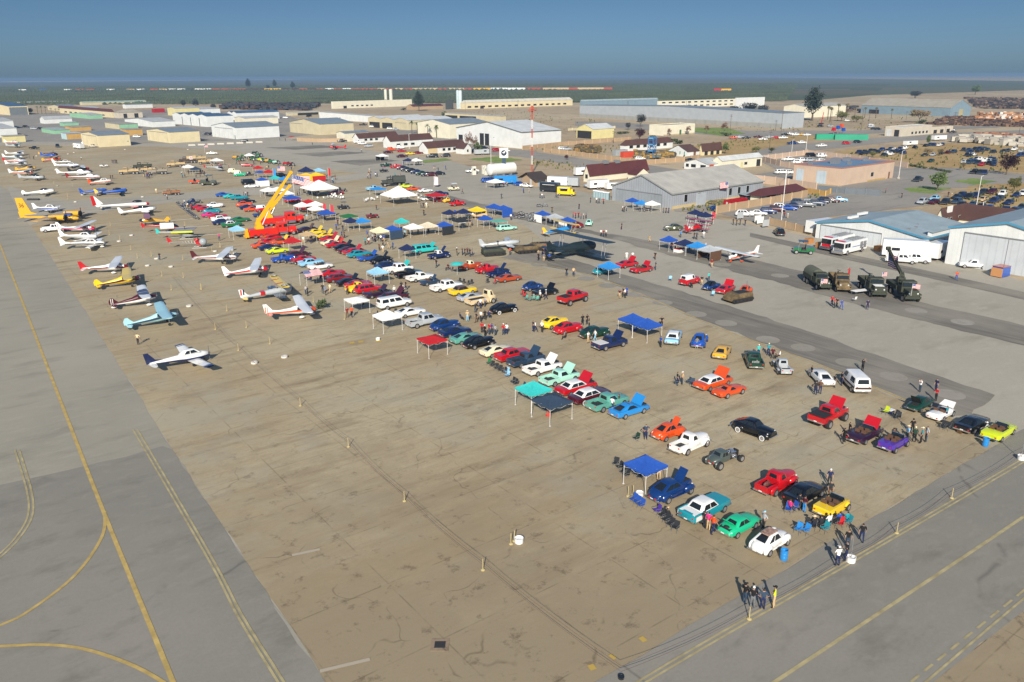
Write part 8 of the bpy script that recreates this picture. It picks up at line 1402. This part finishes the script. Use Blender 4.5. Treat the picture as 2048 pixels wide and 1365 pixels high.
table(at(1719,590)+Vector((0,0,GZ)),R(20),'white','white table of small models between the army trucks',(3,1.2));cam_chair(at(1708,604)+Vector((0,0,GZ)),2,'white','white chair alone in front of the army trucks')
barrel(1567,1120,'skyblue','bright blue open drum at the near edge of the apron');barrel(1970,893,'skyblue','bright blue drum near the yellow-green open car');barrel(465,502,'silver','pale grey drum behind the maroon-finned aircraft')
def pail(px,py,lab,r=.36,h=.42,c='white',pole=True):
 o=empty('weighted_bucket',at(px,py,0)+Vector((0,0,GZ)),0,lab,'weighted bucket');MB().lathe([(r,0),(r*1.05,h),(r*.9,h),(r*.85,h*.7),(.02,h*.7)],16).build('bucket',paint(c),o,30)
 if pole:MB().tube((0,0,.1),(.1,0,2.2),.03).build('post',M_METAL,o)
pail(1701,1124,'white weighted bucket with a post by the edge line');pail(2042,920,'white weighted bucket with a post at the right edge');pail(1038,1086,'white painted tub beside two yellow posts',pole=False);pail(1279,992,'white painted tub beside two posts near the blue canopy',.34,.34,pole=False);pail(756,681,'small white bucket by yellow paint marks',.3,.3,pole=False);pail(1242,1358,'dark weighted foot of the rope at the bottom edge',.2,.15,'charcoal',False)
for x,y in[(1022,1090),(1029,1084)]:post(x,y,'pale yellow post beside the white tub')
for x,y in[(1256,994),(1266,992)]:post(x,y,'pale yellow post left of the blue canopy tub')
rp=[(317,454),(349,478),(431,660),(477,702),(601,813),(697,895),(809,1004),(966,1142)]
for x,y in[(431,660),(477,702),(601,813),(697,895),(809,1004),(966,1142)]:post(x,y,'pale yellow rope post along the left rope line')
for x,y in[(1498,1240),(1793,1068),(1903,998)]:post(x,y,'pale yellow rope post on the right edge line')
for x,y in[(343,581),(402,578),(366,520),(324,553),(540,689),(493,656),(454,623),(627,605),(424,503),(472,471),(440,494),(403,580),(367,556),(523,548),(281,448),(221,452),(262,500),(240,480),(135,392),(108,368),(145,372),(370,452),(441,495),(342,440),(303,513),(275,517),(219,470),(136,398),(148,360),(689,640)]:post(x,y,'slim pale post standing among the parked aircraft')
rope([(345,560),(431,660),(477,702),(601,813),(697,895),(809,1004),(966,1142),(1242,1358)],'doubled dark red rope running diagonally down the left of the apron')
rope([(1242,1358),(1498,1240),(1701,1124),(1793,1068),(1903,998),(2042,920),(2200,830)],'doubled dark rope along the right edge of the apron')
for x,y in[(509,728),(569,716),(378,614),(295,533),(342,535),(238,484),(263,472),(313,519),(97,411),(151,405),(188,404),(204,417),(115,373),(165,391),(169,387),(285,395),(115,373),(68,330),(111,341),(148,306),(136,309),(73,313),(430,504),(470,508),(474,512),(376,300),(250,300)]:anchor(x,y)
for i in range(8):o=MB().box(-2.0,2.0,-.2,.2,0,.8,0,.15,.05).build('concrete_barrier',mat('barrier_concrete','#b9b5aa',.9));o.location=at(384+i*19.2,292-i*.9);o.rotation_euler.z=R(2);tag(o,'pale concrete barrier in the row before the white hangar','barrier','concrete barriers')
o=MB().box(-1.8,1.8,-.4,.4,.05,.5).build('equipment_case',M_DARK);o.location=at(67,401);tag(o,'long black case lying on the ground behind the yellow bomber','case')
o=MB().lathe([(.3,0),(.3,.04),(.16,.05),(.03,.7)],10).build('traffic_cone',mat('cone_red','#d0362a',.6));o.location=at(1096,832);tag(o,'small red traffic cone in front of the purple-grey canopy','cone')
def cooler(px,py,c,lab):o=empty('cool_box',at(px,py,0)+Vector((0,0,GZ)),60,lab,'cool box');MB().box(-.35,.35,-.22,.22,0,.38).build('box',paint(c),o);MB().box(-.36,.36,-.23,.23,.385,.46).build('lid',paint('white'),o)
cooler(1268,662,'blue','blue cool box with a white lid under the blue canopies');cooler(1781,828,'navy','blue, red and white cool box behind the tall red pickup');cooler(1921,866,'brown','brown box behind the black coupe')
o=empty('bush',at(643,618,0),0,'low dark camouflage-netted bush beside the orange-striped aircraft','shrub');link('crown',TM['bush'][0],o);MB().tube((0,0,0),(0,0,.5),.06).build('stem',M_BARK,o)
for x,y,lab in[(1618,487,'left'),(1640,495,'middle'),(1757,502,'right')]:o=MB().box(-.9,.9,-.6,.6,0,1.1).build('wooden_crate',mat('crate_wood','#b07a45',.8,noise=.3,nscale=6));o.location=at(x,y);o.rotation_euler.z=.5;tag(o,'stack of orange-brown wood at the blue-trimmed hangar, %s one'%lab,'crate')
for x,y,c,lab in[(1590,450,'white','white sign board at the gate, tall one'),(1515,447,'white','white sign board at the gate, left one'),(1480,440,'silver','pale notice board by the two white cars'),(1531,456,'silver','low pale sign board before the tan wall')]:o=empty('sign_board',at(x if x!=1590 else 1520,y,0),150,lab,'sign');MB().box(-.04,.04,-1.1,1.1,.4,2.0).build('board',paint(c),o);[MB().tube((0,yy,0),(0,yy,.5),.04).build('leg',M_METAL,o)for yy in(-.9,.9)]
for i in range(15):motorbike(357+i*2.6,410+i*2.1,120+random.uniform(-8,8),random.choice(['charcoal','black','navy','silver']),'motorcycle in the long row at the left end of the cars')
for x,y in[(1033,438),(1040,436),(1047,437),(1053,434),(1059,438),(1062,444),(1069,443),(1075,446),(1066,432),(1083,442),(1042,430),(1079,415),(1089,414)]:motorbike(x,y,110+random.uniform(-15,15),random.choice(['charcoal','black','silver','maroon']),'motorcycle in the group left of the blue canopy')
for x,y in[(1284,424),(1290,422),(1297,423)]:motorbike(x,y,120,'maroon','motorcycle parked before the ribbed hangar canopies')
motorbike(566,527,120,'navy','bicycle-like motorcycle beside the bright blue truck');motorbike(586,530,120,'red','red motorcycle right of the bright blue truck')
# people
PL=person
PEOPLE=[]
def pp(x,y,shirt,pants,ctx,pose=None,az=None,hatc=None,h=None,grp='visitors'):
 pose=pose or random.choice(['stand','stand','walk','hips','fold','stand']);n={'hi':'yellow safety-shirt'}.get(shirt,cname(shirt));c='lime' if shirt=='hi' else shirt
 PEOPLE.append((x,y,az if az is not None else random.uniform(0,360),pose,c,pants,'%s-topped person in %s trousers %s'%(n,cname(pants),ctx),grp,hatc,h or random.uniform(.93,1.04)))
random.seed(5)
for q in[(1488,1209,'black','slate','in the group of four at the edge','fold',60,'black'),(1504,1217,'black','grey','in a white cap, group of four','fold',20,'white'),(1524,1221,'slate','navy','in stripes, group of four','hips',10,None),(1547,1217,'hi','tan','in a black hat, group of four','fold',290,'black'),(1674,1134,'white','navy','and white cap by the white bucket','fold',350,'white'),(1691,1124,'black','navy','beside the white bucket','fold',300,None),(1694,1096,'black','slate','walking behind the white bucket','walk',200,None),(1722,1085,'black','navy','with a white emblem walking right','walk',20,None),(1317,962,'silver','tan','beneath the near blue canopy','hips',190,'silver'),(1416,1062,'pink','tan','by the two-tone coupe','stand',40,None),(1425,1069,'orange','navy','by the two-tone coupe','walk',60,None),(1408,1058,'charcoal','charcoal','beside the two-tone coupe','stand',60,None),(1526,1060,'silver','charcoal','between the green coupe and white car','hips',250,'lightblue'),(1658,972,'navy','charcoal','behind the yellow open car','stand',200,'white'),(1660,990,'charcoal','brown','seated behind the yellow open car','sit',200,None),(1579,1026,'pink','navy','behind the black hatchback','sit',60,None),(1607,1026,'maroon','skyblue','beside the black hatchback','hips',60,None),(1597,1022,'charcoal','charcoal','beside the black hatchback','stand',60,None),(1626,1060,'charcoal','navy','seated in a straw hat in the chair row','sit',340,'straw'),(1656,1056,'white','navy','seated in the chair row','sit',340,None),(1676,1052,'blue','slate','seated in the chair row','sit',340,None),(1692,1050,'teal','navy','seated in the chair row','sit',340,None),(1640,1060,'charcoal','charcoal','seated in the chair row','sit',340,None),(1335,1042,'charcoal','slate','seated with a cap by the two-tone coupe','sit',50,'tan'),(1291,880,'slate','navy','left of the orange rounded car','hips',180,None),(1224,822,'white','navy','beside the sea green pickup','stand',40,None),(1237,815,'olive','tan','in front of the bright blue fastback','stand',300,None),(1354,772,'charcoal','navy','left of the orange hardtop','stand',90,None),(1364,770,'tan','slate','in a white cap near the orange hardtop','stand',250,'white'),(1622,757,'black','black','left of the white coupe','stand',90,None),(1630,791,'charcoal','navy','behind the white coupe','stand',30,None),(1639,789,'brown','navy','behind the white coupe','fold',30,None),(1668,776,'charcoal','slate','between the white coupe and van','stand',90,None),(1682,772,'charcoal','navy','at the open van door','stand',90,None),(1724,744,'charcoal','black','beyond the white van pointing','photo',60,None),(1687,888,'black','black','left of the plum convertible','walk',70,None),(1697,874,'black','charcoal','left of the plum convertible','fold',90,None),(1813,884,'lightblue','charcoal','and straw hat in the group of five','stand',90,'straw'),(1827,886,'darkgreen','black','in the group of five','stand',20,'cream'),(1841,888,'teal','black','in the group of five','stand',300,'cream'),(1851,885,'silver','slate','in the group of five','stand',270,None),(1823,868,'black','black','and black hat in the group of five','stand',200,'black'),(1839,785,'white','slate','behind the dark green coupe','photo',250,None),(1871,784,'navy','navy','behind the dark green coupe','stand',250,None),(1871,803,'red','charcoal','behind the dark green coupe','fold',250,None),(1891,840,'teal','navy','leaning at the white racing car','stand',320,None),(1970,868,'silver','white','between the black and yellow-green cars','sit',320,'white'),(1786,880,'brown','charcoal','riding in the purple open car','sit',60,None),(1663,613,'red','navy','before the army trucks, group of three',None,None,None),(1668,617,'red','charcoal','before the army trucks, group of three',None,None,None),(1673,616,'maroon','charcoal','before the army trucks, group of three',None,None,None),(1682,620,'blue','blue','before the army trucks','walk',None,None),(1734,620,'navy','navy','before the army trucks','stand',190,None),(1697,555,'red','red','beyond the army trucks','photo',None,None),(1912,561,'orange','blue','and white shorts walking on the apron','walk',200,None),(1321,696,'blue','charcoal','left of the light blue sedan','stand',60,None),(1393,699,'grey','silver','behind the bright blue coupe','stand',10,None),(1323,655,'black','black','right of the bright blue canopies','hips',190,None),(1239,598,'maroon','tan','in the family on the dark strip',None,None,None),(1246,595,'charcoal','charcoal','in the family on the dark strip',None,None,None),(1253,593,'blue','navy','in the family on the dark strip',None,None,None),(1250,597,'white','charcoal','in the family on the dark strip',None,None,None),(1423,536,'darkred','tan','alone on the dark lane','walk',200,None),(1311,541,'slate','slate','right of the red car','stand',260,None),(1310,520,'black','brown','walking past the red cars','walk',200,None),(1361,567,'cream','tan','left of the panel van','stand',90,None),(1403,571,'charcoal','tan','right of the panel van','stand',200,None),(1417,564,'turquoise','slate','behind the small blue open car','stand',160,None),(1382,578,'black','black','crouching at the panel van','sit',30,None),(1253,521,'white','white','behind the red cars','stand',200,None),(1265,520,'white','slate','behind the red cars','stand',200,None),(1516,714,'turquoise','navy','at the nose of the dark green pickup','stand',190,'white'),(1536,712,'teal','navy','between the two pickups','stand',200,'cream'),(1545,716,'maroon','charcoal','between the two pickups','sit',200,None),(1558,719,'white','charcoal','between the two pickups','sit',280,None),(935,644,'tan','lightblue','near the black rounded car','stand',20,'straw'),(921,642,'navy','charcoal','sitting near the black rounded car','sit',60,None),(953,646,'charcoal','brown','by the black rounded car',None,None,None),(962,644,'white','charcoal','by the black rounded car',None,None,None),(970,641,'black','black','by the black rounded car',None,None,None),(978,639,'navy','slate','by the black rounded car','sit',None,None),(951,626,'charcoal','slate','behind the cream flatbed truck',None,None,None),(961,618,'white','navy','at the cream flatbed truck',None,None,None),(970,614,'silver','slate','at the cream flatbed truck',None,None,None),(964,667,'red','charcoal','in the red-shirted family',None,None,None),(970,674,'black','black','in the red-shirted family',None,None,'white'),(979,670,'red','slate','in the red-shirted family',None,None,None),(984,669,'blue','slate','in the red-shirted family',None,None,None),(991,672,'silver','slate','in the red-shirted family',None,None,None),(1007,671,'red','slate','right of the red-shirted family',None,None,'white'),(1013,670,'white','navy','right of the red-shirted family',None,None,None),(1066,663,'charcoal','navy','left of the yellow rounded coupe',None,None,None),(1071,665,'white','navy','left of the yellow rounded coupe',None,None,None),(1084,666,'white','charcoal','bending at the yellow rounded coupe',None,None,'white'),(1165,652,'black','black','between the red and green rounded cars',None,None,None),(1174,650,'black','charcoal','between the red and green rounded cars',None,None,None),(1178,657,'charcoal','black','between the red and green rounded cars',None,None,None),(1176,687,'white','tan','in front of the dark green vintage car',None,None,None),(1190,683,'white','lightblue','in front of the dark green vintage car',None,None,None),(1131,680,'charcoal','black','crouching before the red rounded coupe','sit',None,None),(1080,602,'white','charcoal','before the black coupe',None,None,'white'),(1092,600,'silver','navy','before the black coupe',None,None,'white'),(1050,596,'black','black','at the dark blue rounded car',None,None,None),(612,590,'silver','slate','below the stars and stripes canopy',None,None,None),(616,593,'slate','charcoal','below the stars and stripes canopy',None,None,None),(646,588,'charcoal','slate','in the trio by the far row',None,None,None),(652,591,'skyblue','black','in the trio by the far row',None,None,None),(660.5,587,'cream','tan','in the trio by the far row',None,None,None),(695,590,'red','charcoal','near the red coupe',None,None,None),(695,636,'darkred','brown','left of the white canopy',None,None,None),(704,635,'orange','black','left of the white canopy',None,None,None),(750,645,'darkred','charcoal','seated under the white peaked canopy','sit',None,None),(803,582,'charcoal','charcoal','walking beyond the white canopies','walk',None,None),(812,581,'black','navy','walking beyond the white canopies','walk',None,None),(789,592,'white','charcoal','behind the white utility wagon',None,None,'white'),(807,592,'white','charcoal','behind the white utility wagon',None,None,'white'),(873,536,'black','slate','right of the white pickups',None,None,None),(896,541,'maroon','charcoal','seated by the turquoise parasol','sit',None,None),(914,512,'black','black','left of the bystander line',None,None,'white'),(925,511,'charcoal','navy','in the line of bystanders',None,None,None),(930,513,'black','black','in the line of bystanders',None,None,None),(935,511,'maroon','charcoal','in the line of bystanders',None,None,None),(940,514,'charcoal','slate','in the line of bystanders',None,None,None),(945,512,'grey','navy','in the line of bystanders',None,None,None),(766,494,'charcoal','charcoal','in the walkway left of the navy canopy',None,None,None),(759,502,'brown','charcoal','in the walkway left of the navy canopy',None,None,None),(766,506,'white','tan','in the walkway left of the navy canopy',None,None,None),(777,499,'tan','tan','in the walkway left of the navy canopy',None,None,None),(786,500,'blue','slate','in the walkway left of the navy canopy',None,None,None),(731,491,'teal','charcoal','left of the cream canopy',None,None,None),(738,490,'white','darkred','left of the cream canopy',None,None,None),(804,476,'white','white','right of the royal blue canopy',None,None,'white'),(810,475,'lightblue','charcoal','right of the royal blue canopy',None,None,None),(673,461,'blue','navy','with a cart below the navy canopy',None,None,None),(676,452,'maroon','charcoal','below the navy canopy',None,None,None),(686,464,'charcoal','slate','beside the raised hoods',None,None,None),(684,477,'blue','slate','beside the raised hoods',None,None,None),(689,477,'brown','charcoal','beside the raised hoods',None,None,None),(614,441,'lightblue','tan','right of the tow trucks',None,None,None),(753,421,'brown','slate','on the open ground',None,None,None),(842,417,'slate','charcoal','in the walking trio','walk',None,None),(847,417,'charcoal','charcoal','in the walking trio','walk',None,None),(853,417,'white','cream','in the walking trio','walk',None,None),(848,432,'black','black','behind the long blue screen',None,None,None),(1022,441,'white','charcoal','left of the motorcycles',None,None,None),(1133,553,'black','slate','on the dark strip','walk',190,None),(1147,554,'tan','slate','with a child on the dark strip','walk',190,None),(1003,398,'slate','charcoal','on the grey apron with a child',None,None,None),(1047,387,'blue','navy','before the blue stalls',None,None,None),(1058,386,'white','tan','before the blue stalls',None,None,None),(1080,397,'charcoal','slate','before the food trucks',None,None,None),(1084,398,'white','slate','before the food trucks',None,None,None),(1088,397,'silver','charcoal','before the food trucks',None,None,None),(1112,396,'charcoal','navy','at the yellow ice cream truck',None,None,None),(1115,397,'silver','slate','at the yellow ice cream truck',None,None,None),(1104,426,'charcoal','olive','behind the pale grey canopy',None,None,None),(1158,419,'black','black','alone on the grey apron',None,None,None),(1146,436,'red','charcoal','in the line by the tiny mint truck',None,None,None),(1151,438,'red','navy','in the line by the tiny mint truck',None,None,None),(1157,437,'darkred','charcoal','in the line by the tiny mint truck',None,None,None),(1162,439,'copper','slate','in the line by the tiny mint truck',None,None,None),(1167,439,'white','charcoal','in the line by the tiny mint truck',None,None,None),(1172,438,'grey','charcoal','in the line by the tiny mint truck',None,None,None),(1202,474,'white','charcoal','in the dark lane trio',None,None,None),(1207,475,'darkred','slate','in the dark lane trio',None,None,None),(1212,474,'white','charcoal','in the dark lane trio',None,None,None),(1243,460,'black','maroon','alone beside the dark lane','stand',None,None),(1181,406,'maroon','slate','left of the portable toilets',None,None,None),(1193,407,'white','charcoal','before the portable toilets',None,None,None),(1198,408,'charcoal','slate','before the portable toilets',None,None,None),(1207,409,'red','black','before the portable toilets',None,None,None),(1020,511,'orange','slate','between the carrier and half-track',None,None,None),(1245,424,'white','charcoal','left of the hangar canopies',None,None,None),(1248,425,'charcoal','charcoal','left of the hangar canopies',None,None,None),(1253,423,'silver','slate','left of the hangar canopies',None,None,None),(1327,427,'black','navy','at the corner of the ribbed hangar',None,None,None),(1332,427,'charcoal','navy','at the corner of the ribbed hangar',None,None,None),(1337,427,'slate','navy','at the corner of the ribbed hangar',None,None,None),(1424,450,'brown','charcoal','at the gate fence',None,None,None),(1466,451,'charcoal','black','at the gate',None,None,None),(1473,452,'black','charcoal','at the gate',None,None,None),(1480,451,'slate','charcoal','at the gate',None,None,None),(1490,452,'charcoal','navy','at the gate',None,None,None),(1568,437,'darkred','slate','beside the very tall light pole',None,None,None),(1575,438,'silver','tan','beside the very tall light pole',None,None,None),(1299,485,'gold','tan','pushing a stroller','walk',100,None),(1361,476,'skyblue','slate','behind the stall row',None,None,None),(1388,479,'charcoal','slate','in front of the red triplane',None,None,None),(1393,480,'slate','charcoal','in front of the red triplane',None,None,None),(1407,478,'white','silver','in front of the red triplane',None,None,None),(277,690,'sand','charcoal','below the pale blue aircraft','hips',190,None),(320,521,'black','slate','among the tie-down weights','stand',190,None),(335,400,'white','charcoal','on the cross taxiway',None,None,None),(313,388,'cream','tan','beyond the cross taxiway',None,None,None),(222,359,'charcoal','black','behind the small orange aircraft',None,None,None),(226,359,'black','slate','behind the small orange aircraft',None,None,None),(82,360,'charcoal','charcoal','at the nose of the grey aircraft',None,None,None),(89,360,'black','black','at the nose of the grey aircraft',None,None,None),(60,319,'plum','slate','right of the left column',None,None,None),(68,320,'charcoal','charcoal','right of the left column',None,None,None),(163,321,'white','charcoal','walking beyond the red-nosed aircraft',None,None,None),(225,327,'charcoal','navy','in the far foursome',None,None,None),(228,328,'black','slate','in the far foursome',None,None,None),(231,327,'navy','charcoal','in the far foursome',None,None,None),(234,328,'charcoal','black','in the far foursome',None,None,None),(488,394,'black','charcoal','near the bright blue trio',None,None,None),(492,394,'silver','navy','near the bright blue trio',None,None,None),(496,394,'charcoal','charcoal','near the bright blue trio',None,None,None),(439,469+13,'pink','slate','by the rope near the rotor tip',None,None,None),(913,382,'red','charcoal','behind the white golf cart',None,None,None),(925,388,'darkred','charcoal','alone right of the golf cart',None,None,None),(1747+24,402-15,'red','charcoal','in the asphalt car park',None,None,None),(1803,397,'charcoal','charcoal','walking in the asphalt car park',None,None,None),(1896,395,'maroon','slate','at the car park entrance',None,None,None),(1902,396,'cream','tan','at the car park entrance',None,None,None),(625,291,'charcoal','slate','dancing alone on the far apron',None,None,None),(571,283,'charcoal','charcoal','by the red parasol',None,None,None),(560,282,'black','charcoal','by the red parasol',None,None,None),(723,305,'silver','navy','beside the left cottage',None,None,None)]:
 x,y,s,p_,ctx,po,az,ht=q;pp(x,y,s,p_,ctx,po,az,ht)
random.seed(21)
SH=['white','charcoal','black','navy','slate','red','grey','blue','maroon','silver','tan','teal'];PT=['charcoal','navy','slate','black','tan']
for cx,cy,sx,sy,n,ctx in[(1090,512,20,12,16,'crowding around the half-track'),(620,388,28,6,12,'under the first large white tent'),(800,396,34,7,14,'at the second large tent'),(540,392,22,5,9,'at the twin white canopies'),(575,368,28,5,10,'among the sky blue stalls'),(660,362,14,6,7,'by the dark trailer'),(745,355,10,5,7,'on the apron beyond the tent'),(790,358,12,3,4,'by the olive lorry'),(735,352,6,8,3,'near the small golf cart'),(610,424,20,7,8,'under the white and red canopies'),(640,440,18,5,8,'before the royal blue canopy'),(755,480,20,5,9,'under the cream canopy'),(835,468,24,5,8,'in the vendor row'),(925,448,20,6,7,'under the black canopy'),(985,450,14,4,6,'by the small blue canopy'),(985,430,20,5,6,'under the large blue canopies'),(1110,446,26,4,8,'among the motorcycle vendors'),(885,402,14,4,8,'under the wide red canopy'),(390,352,28,5,12,'at the left camp canopies'),(437,335,24,5,12,'at the right camp canopy'),(292,352,20,6,14,'at the army camp fence'),(500,326,28,5,9,'among the tractors'),(1280,416,24,4,6,'under the hangar canopies'),(1385,438,22,4,6,'under the paired navy canopies'),(1360,500,18,4,5,'at the food stall'),(1020,370,30,5,9,'at the blue promotional stalls'),(375,418,10,8,6,'beside the motorcycle row'),(820,327,20,4,7,'behind the vintage car row'),(765,318,10,3,5,'by the cottage canopy'),(880,340,14,5,4,'by the end of the vintage row'),(600,484,26,6,9,'around the red and tan canopies'),(560,340,30,6,8,'beyond the sky blue stalls'),(905,435,10,4,5,'under the low navy canopy'),(1400,500,20,3,4,'in the mesh-walled stall')]:
 for i in range(n):pp(cx+random.uniform(-sx,sx),cy+random.uniform(-sy,sy),random.choice(SH),random.choice(PT),ctx,grp='visitors around the stalls')
PEOPLE.sort(key=lambda q:at(q[0],q[1]).length)
for q in PEOPLE[:299]:PL(*q)
cw=MB();cm=[mat('skin'),mat('dark_hair')];ci={}
for x,y,az,pose,c,pants,lab,g_,ht,h in PEOPLE[299:]:
 if pose not in PM:PM[pose]=person_mesh(pose)
 me=PM[pose];p=at(x,y);a=R(90-az);ix=[]
 for m_ in(mat('skin'),cloth(c),cloth(pants),cloth('black'),mat('dark_hair')):
  if m_ not in cm:cm.append(m_)
  ix.append(cm.index(m_))
 o_=len(cw.v);ca,sa=math.cos(a)*h,math.sin(a)*h
 cw.v+=[(p.x+v.co.x*ca-v.co.y*sa,p.y+v.co.x*sa+v.co.y*ca,GZ+v.co.z*h)for v in me.vertices]
 for f in me.polygons:cw.f.append(tuple(i+o_ for i in f.vertices));cw.m.append(ix[f.material_index])
tag(cw.build('crowd',cm),'tiny distant visitors scattered through the farthest stalls and camps','crowd',kind='stuff')
# weeds and tufts on the bare lots
rs=np.random.RandomState(44);wb_=MB()
for quad,n in[([(1050,300),(1180,318),(1280,292),(1120,290)],60),([(1300,306),(1380,316),(1600,275),(1440,284)],160),([(1450,378),(1640,400),(1640,392),(1470,368)],70),([(1640,312),(1820,334),(2040,346),(2040,286),(1760,290)][:4],260),([(1880,425),(2040,445),(2040,372),(1960,372)],120),([(900,235),(1060,262),(1150,240),(1000,216)],160),([(1060,330),(1180,350),(1180,332),(1060,318)],70),([(1344,424),(1440,424),(1440,412),(1400,412)],50),([(1100,262),(1240,290),(1300,262),(1180,240)],90),([(1400,268),(1600,264),(1700,240),(1600,240)],110),([(1700,262),(1900,246),(1860,232),(1700,240)],90)]:
 A_,B_,C_,D_=[at(*q)for q in quad]
 for _ in range(n):
  u,v=rs.rand(2);p=A_.lerp(B_,u).lerp(D_.lerp(C_,u),v);s=.35+rs.rand()*.75
  for k in range(5):
   a=rs.rand()*6.28;w=Vector((math.cos(a),math.sin(a),0))*s*.5;wb_.add([p-w*.6,p+w*.6,p+w+Vector((0,0,s*.8)),p-w*.3+Vector((0,0,s))],[(0,1,2,3)],rs.randint(3))
tag(wb_.build('weeds',[mat('weed_green','#5f6a3e',.9),mat('weed_dry','#8d7f55',.9),mat('weed_dark','#454d30',.9)]),'scattered weeds and dry tufts on the bare lots between the buildings','weeds',kind='stuff')
# every label singles one thing out
NW=['','one','two','three','four','five','six','seven','eight','nine','ten','eleven','twelve','thirteen','fourteen','fifteen','sixteen','seventeen','eighteen','nineteen','twenty']
ORD=['first','second','third','fourth','fifth','sixth','seventh','eighth','ninth','tenth','eleventh','twelfth','thirteenth','fourteenth','fifteenth','sixteenth','seventeenth','eighteenth','nineteenth','twentieth']
def ordw(i):
 if i<20:return ORD[i]
 t=['','','twenty','thirty','forty','fifty','sixty','seventy','eighty'][(i+1)//10];u=(i+1)%10
 return t+'-'+ORD[u-1]if u else{20:'twentieth',30:'thirtieth',40:'fortieth',50:'fiftieth',60:'sixtieth',70:'seventieth',80:'eightieth'}[i+1]
bpy.context.view_layer.update()
def _px(o):
 if o.type=='MESH' and o.data.vertices and not any(abs(c)>.01 for c in o.location):return proj(o.data.vertices[0].co)[0]
 return proj(o.matrix_world.translation)[0]
seen={}
for o in TOPS:
 if o.get('kind')!='stuff':seen.setdefault(o['label'],[]).append(o)
for lab,os_ in seen.items():
 if len(os_)>1:
  os_.sort(key=_px);n=len(os_)
  for i,o in enumerate(os_):
   if n==2:w='the %s one of two'%('left' if i==0 else 'right')
   elif i==0:w='leftmost of %s'%(NW[n]if n<21 else 'them all')
   elif i==n-1:w='rightmost of %s'%(NW[n]if n<21 else 'them all')
   else:w='%s from the left'%ordw(i)
   o['label']=lab+', '+w
for o in TOPS:
 k=len(o['label'].split())
 if not 4<=k<=16:print('LABEL LENGTH',k,o['label'])
 # the hazy air over the plain
hz=MB().box(-14000,14000,-390,22000,-1,40).build('haze',mat('haze_air',(1,1,1)))
hm=MATS['haze_air'];nt=hm.node_tree;nt.nodes.remove(nt.nodes['Principled BSDF']);v=nt.nodes.new('ShaderNodeVolumePrincipled')
v.inputs['Color'].default_value=(.28,.45,.66,1);v.inputs['Density'].default_value=HAZE;v.inputs['Anisotropy'].default_value=0
nt.links.new(v.outputs[0],nt.nodes['Material Output'].inputs['Volume']);tag(hz,'pale blue haze hanging over the plain and the far fields','haze',kind='stuff')
print('TOPS',len(TOPS),'OBJECTS',len(scene.objects))
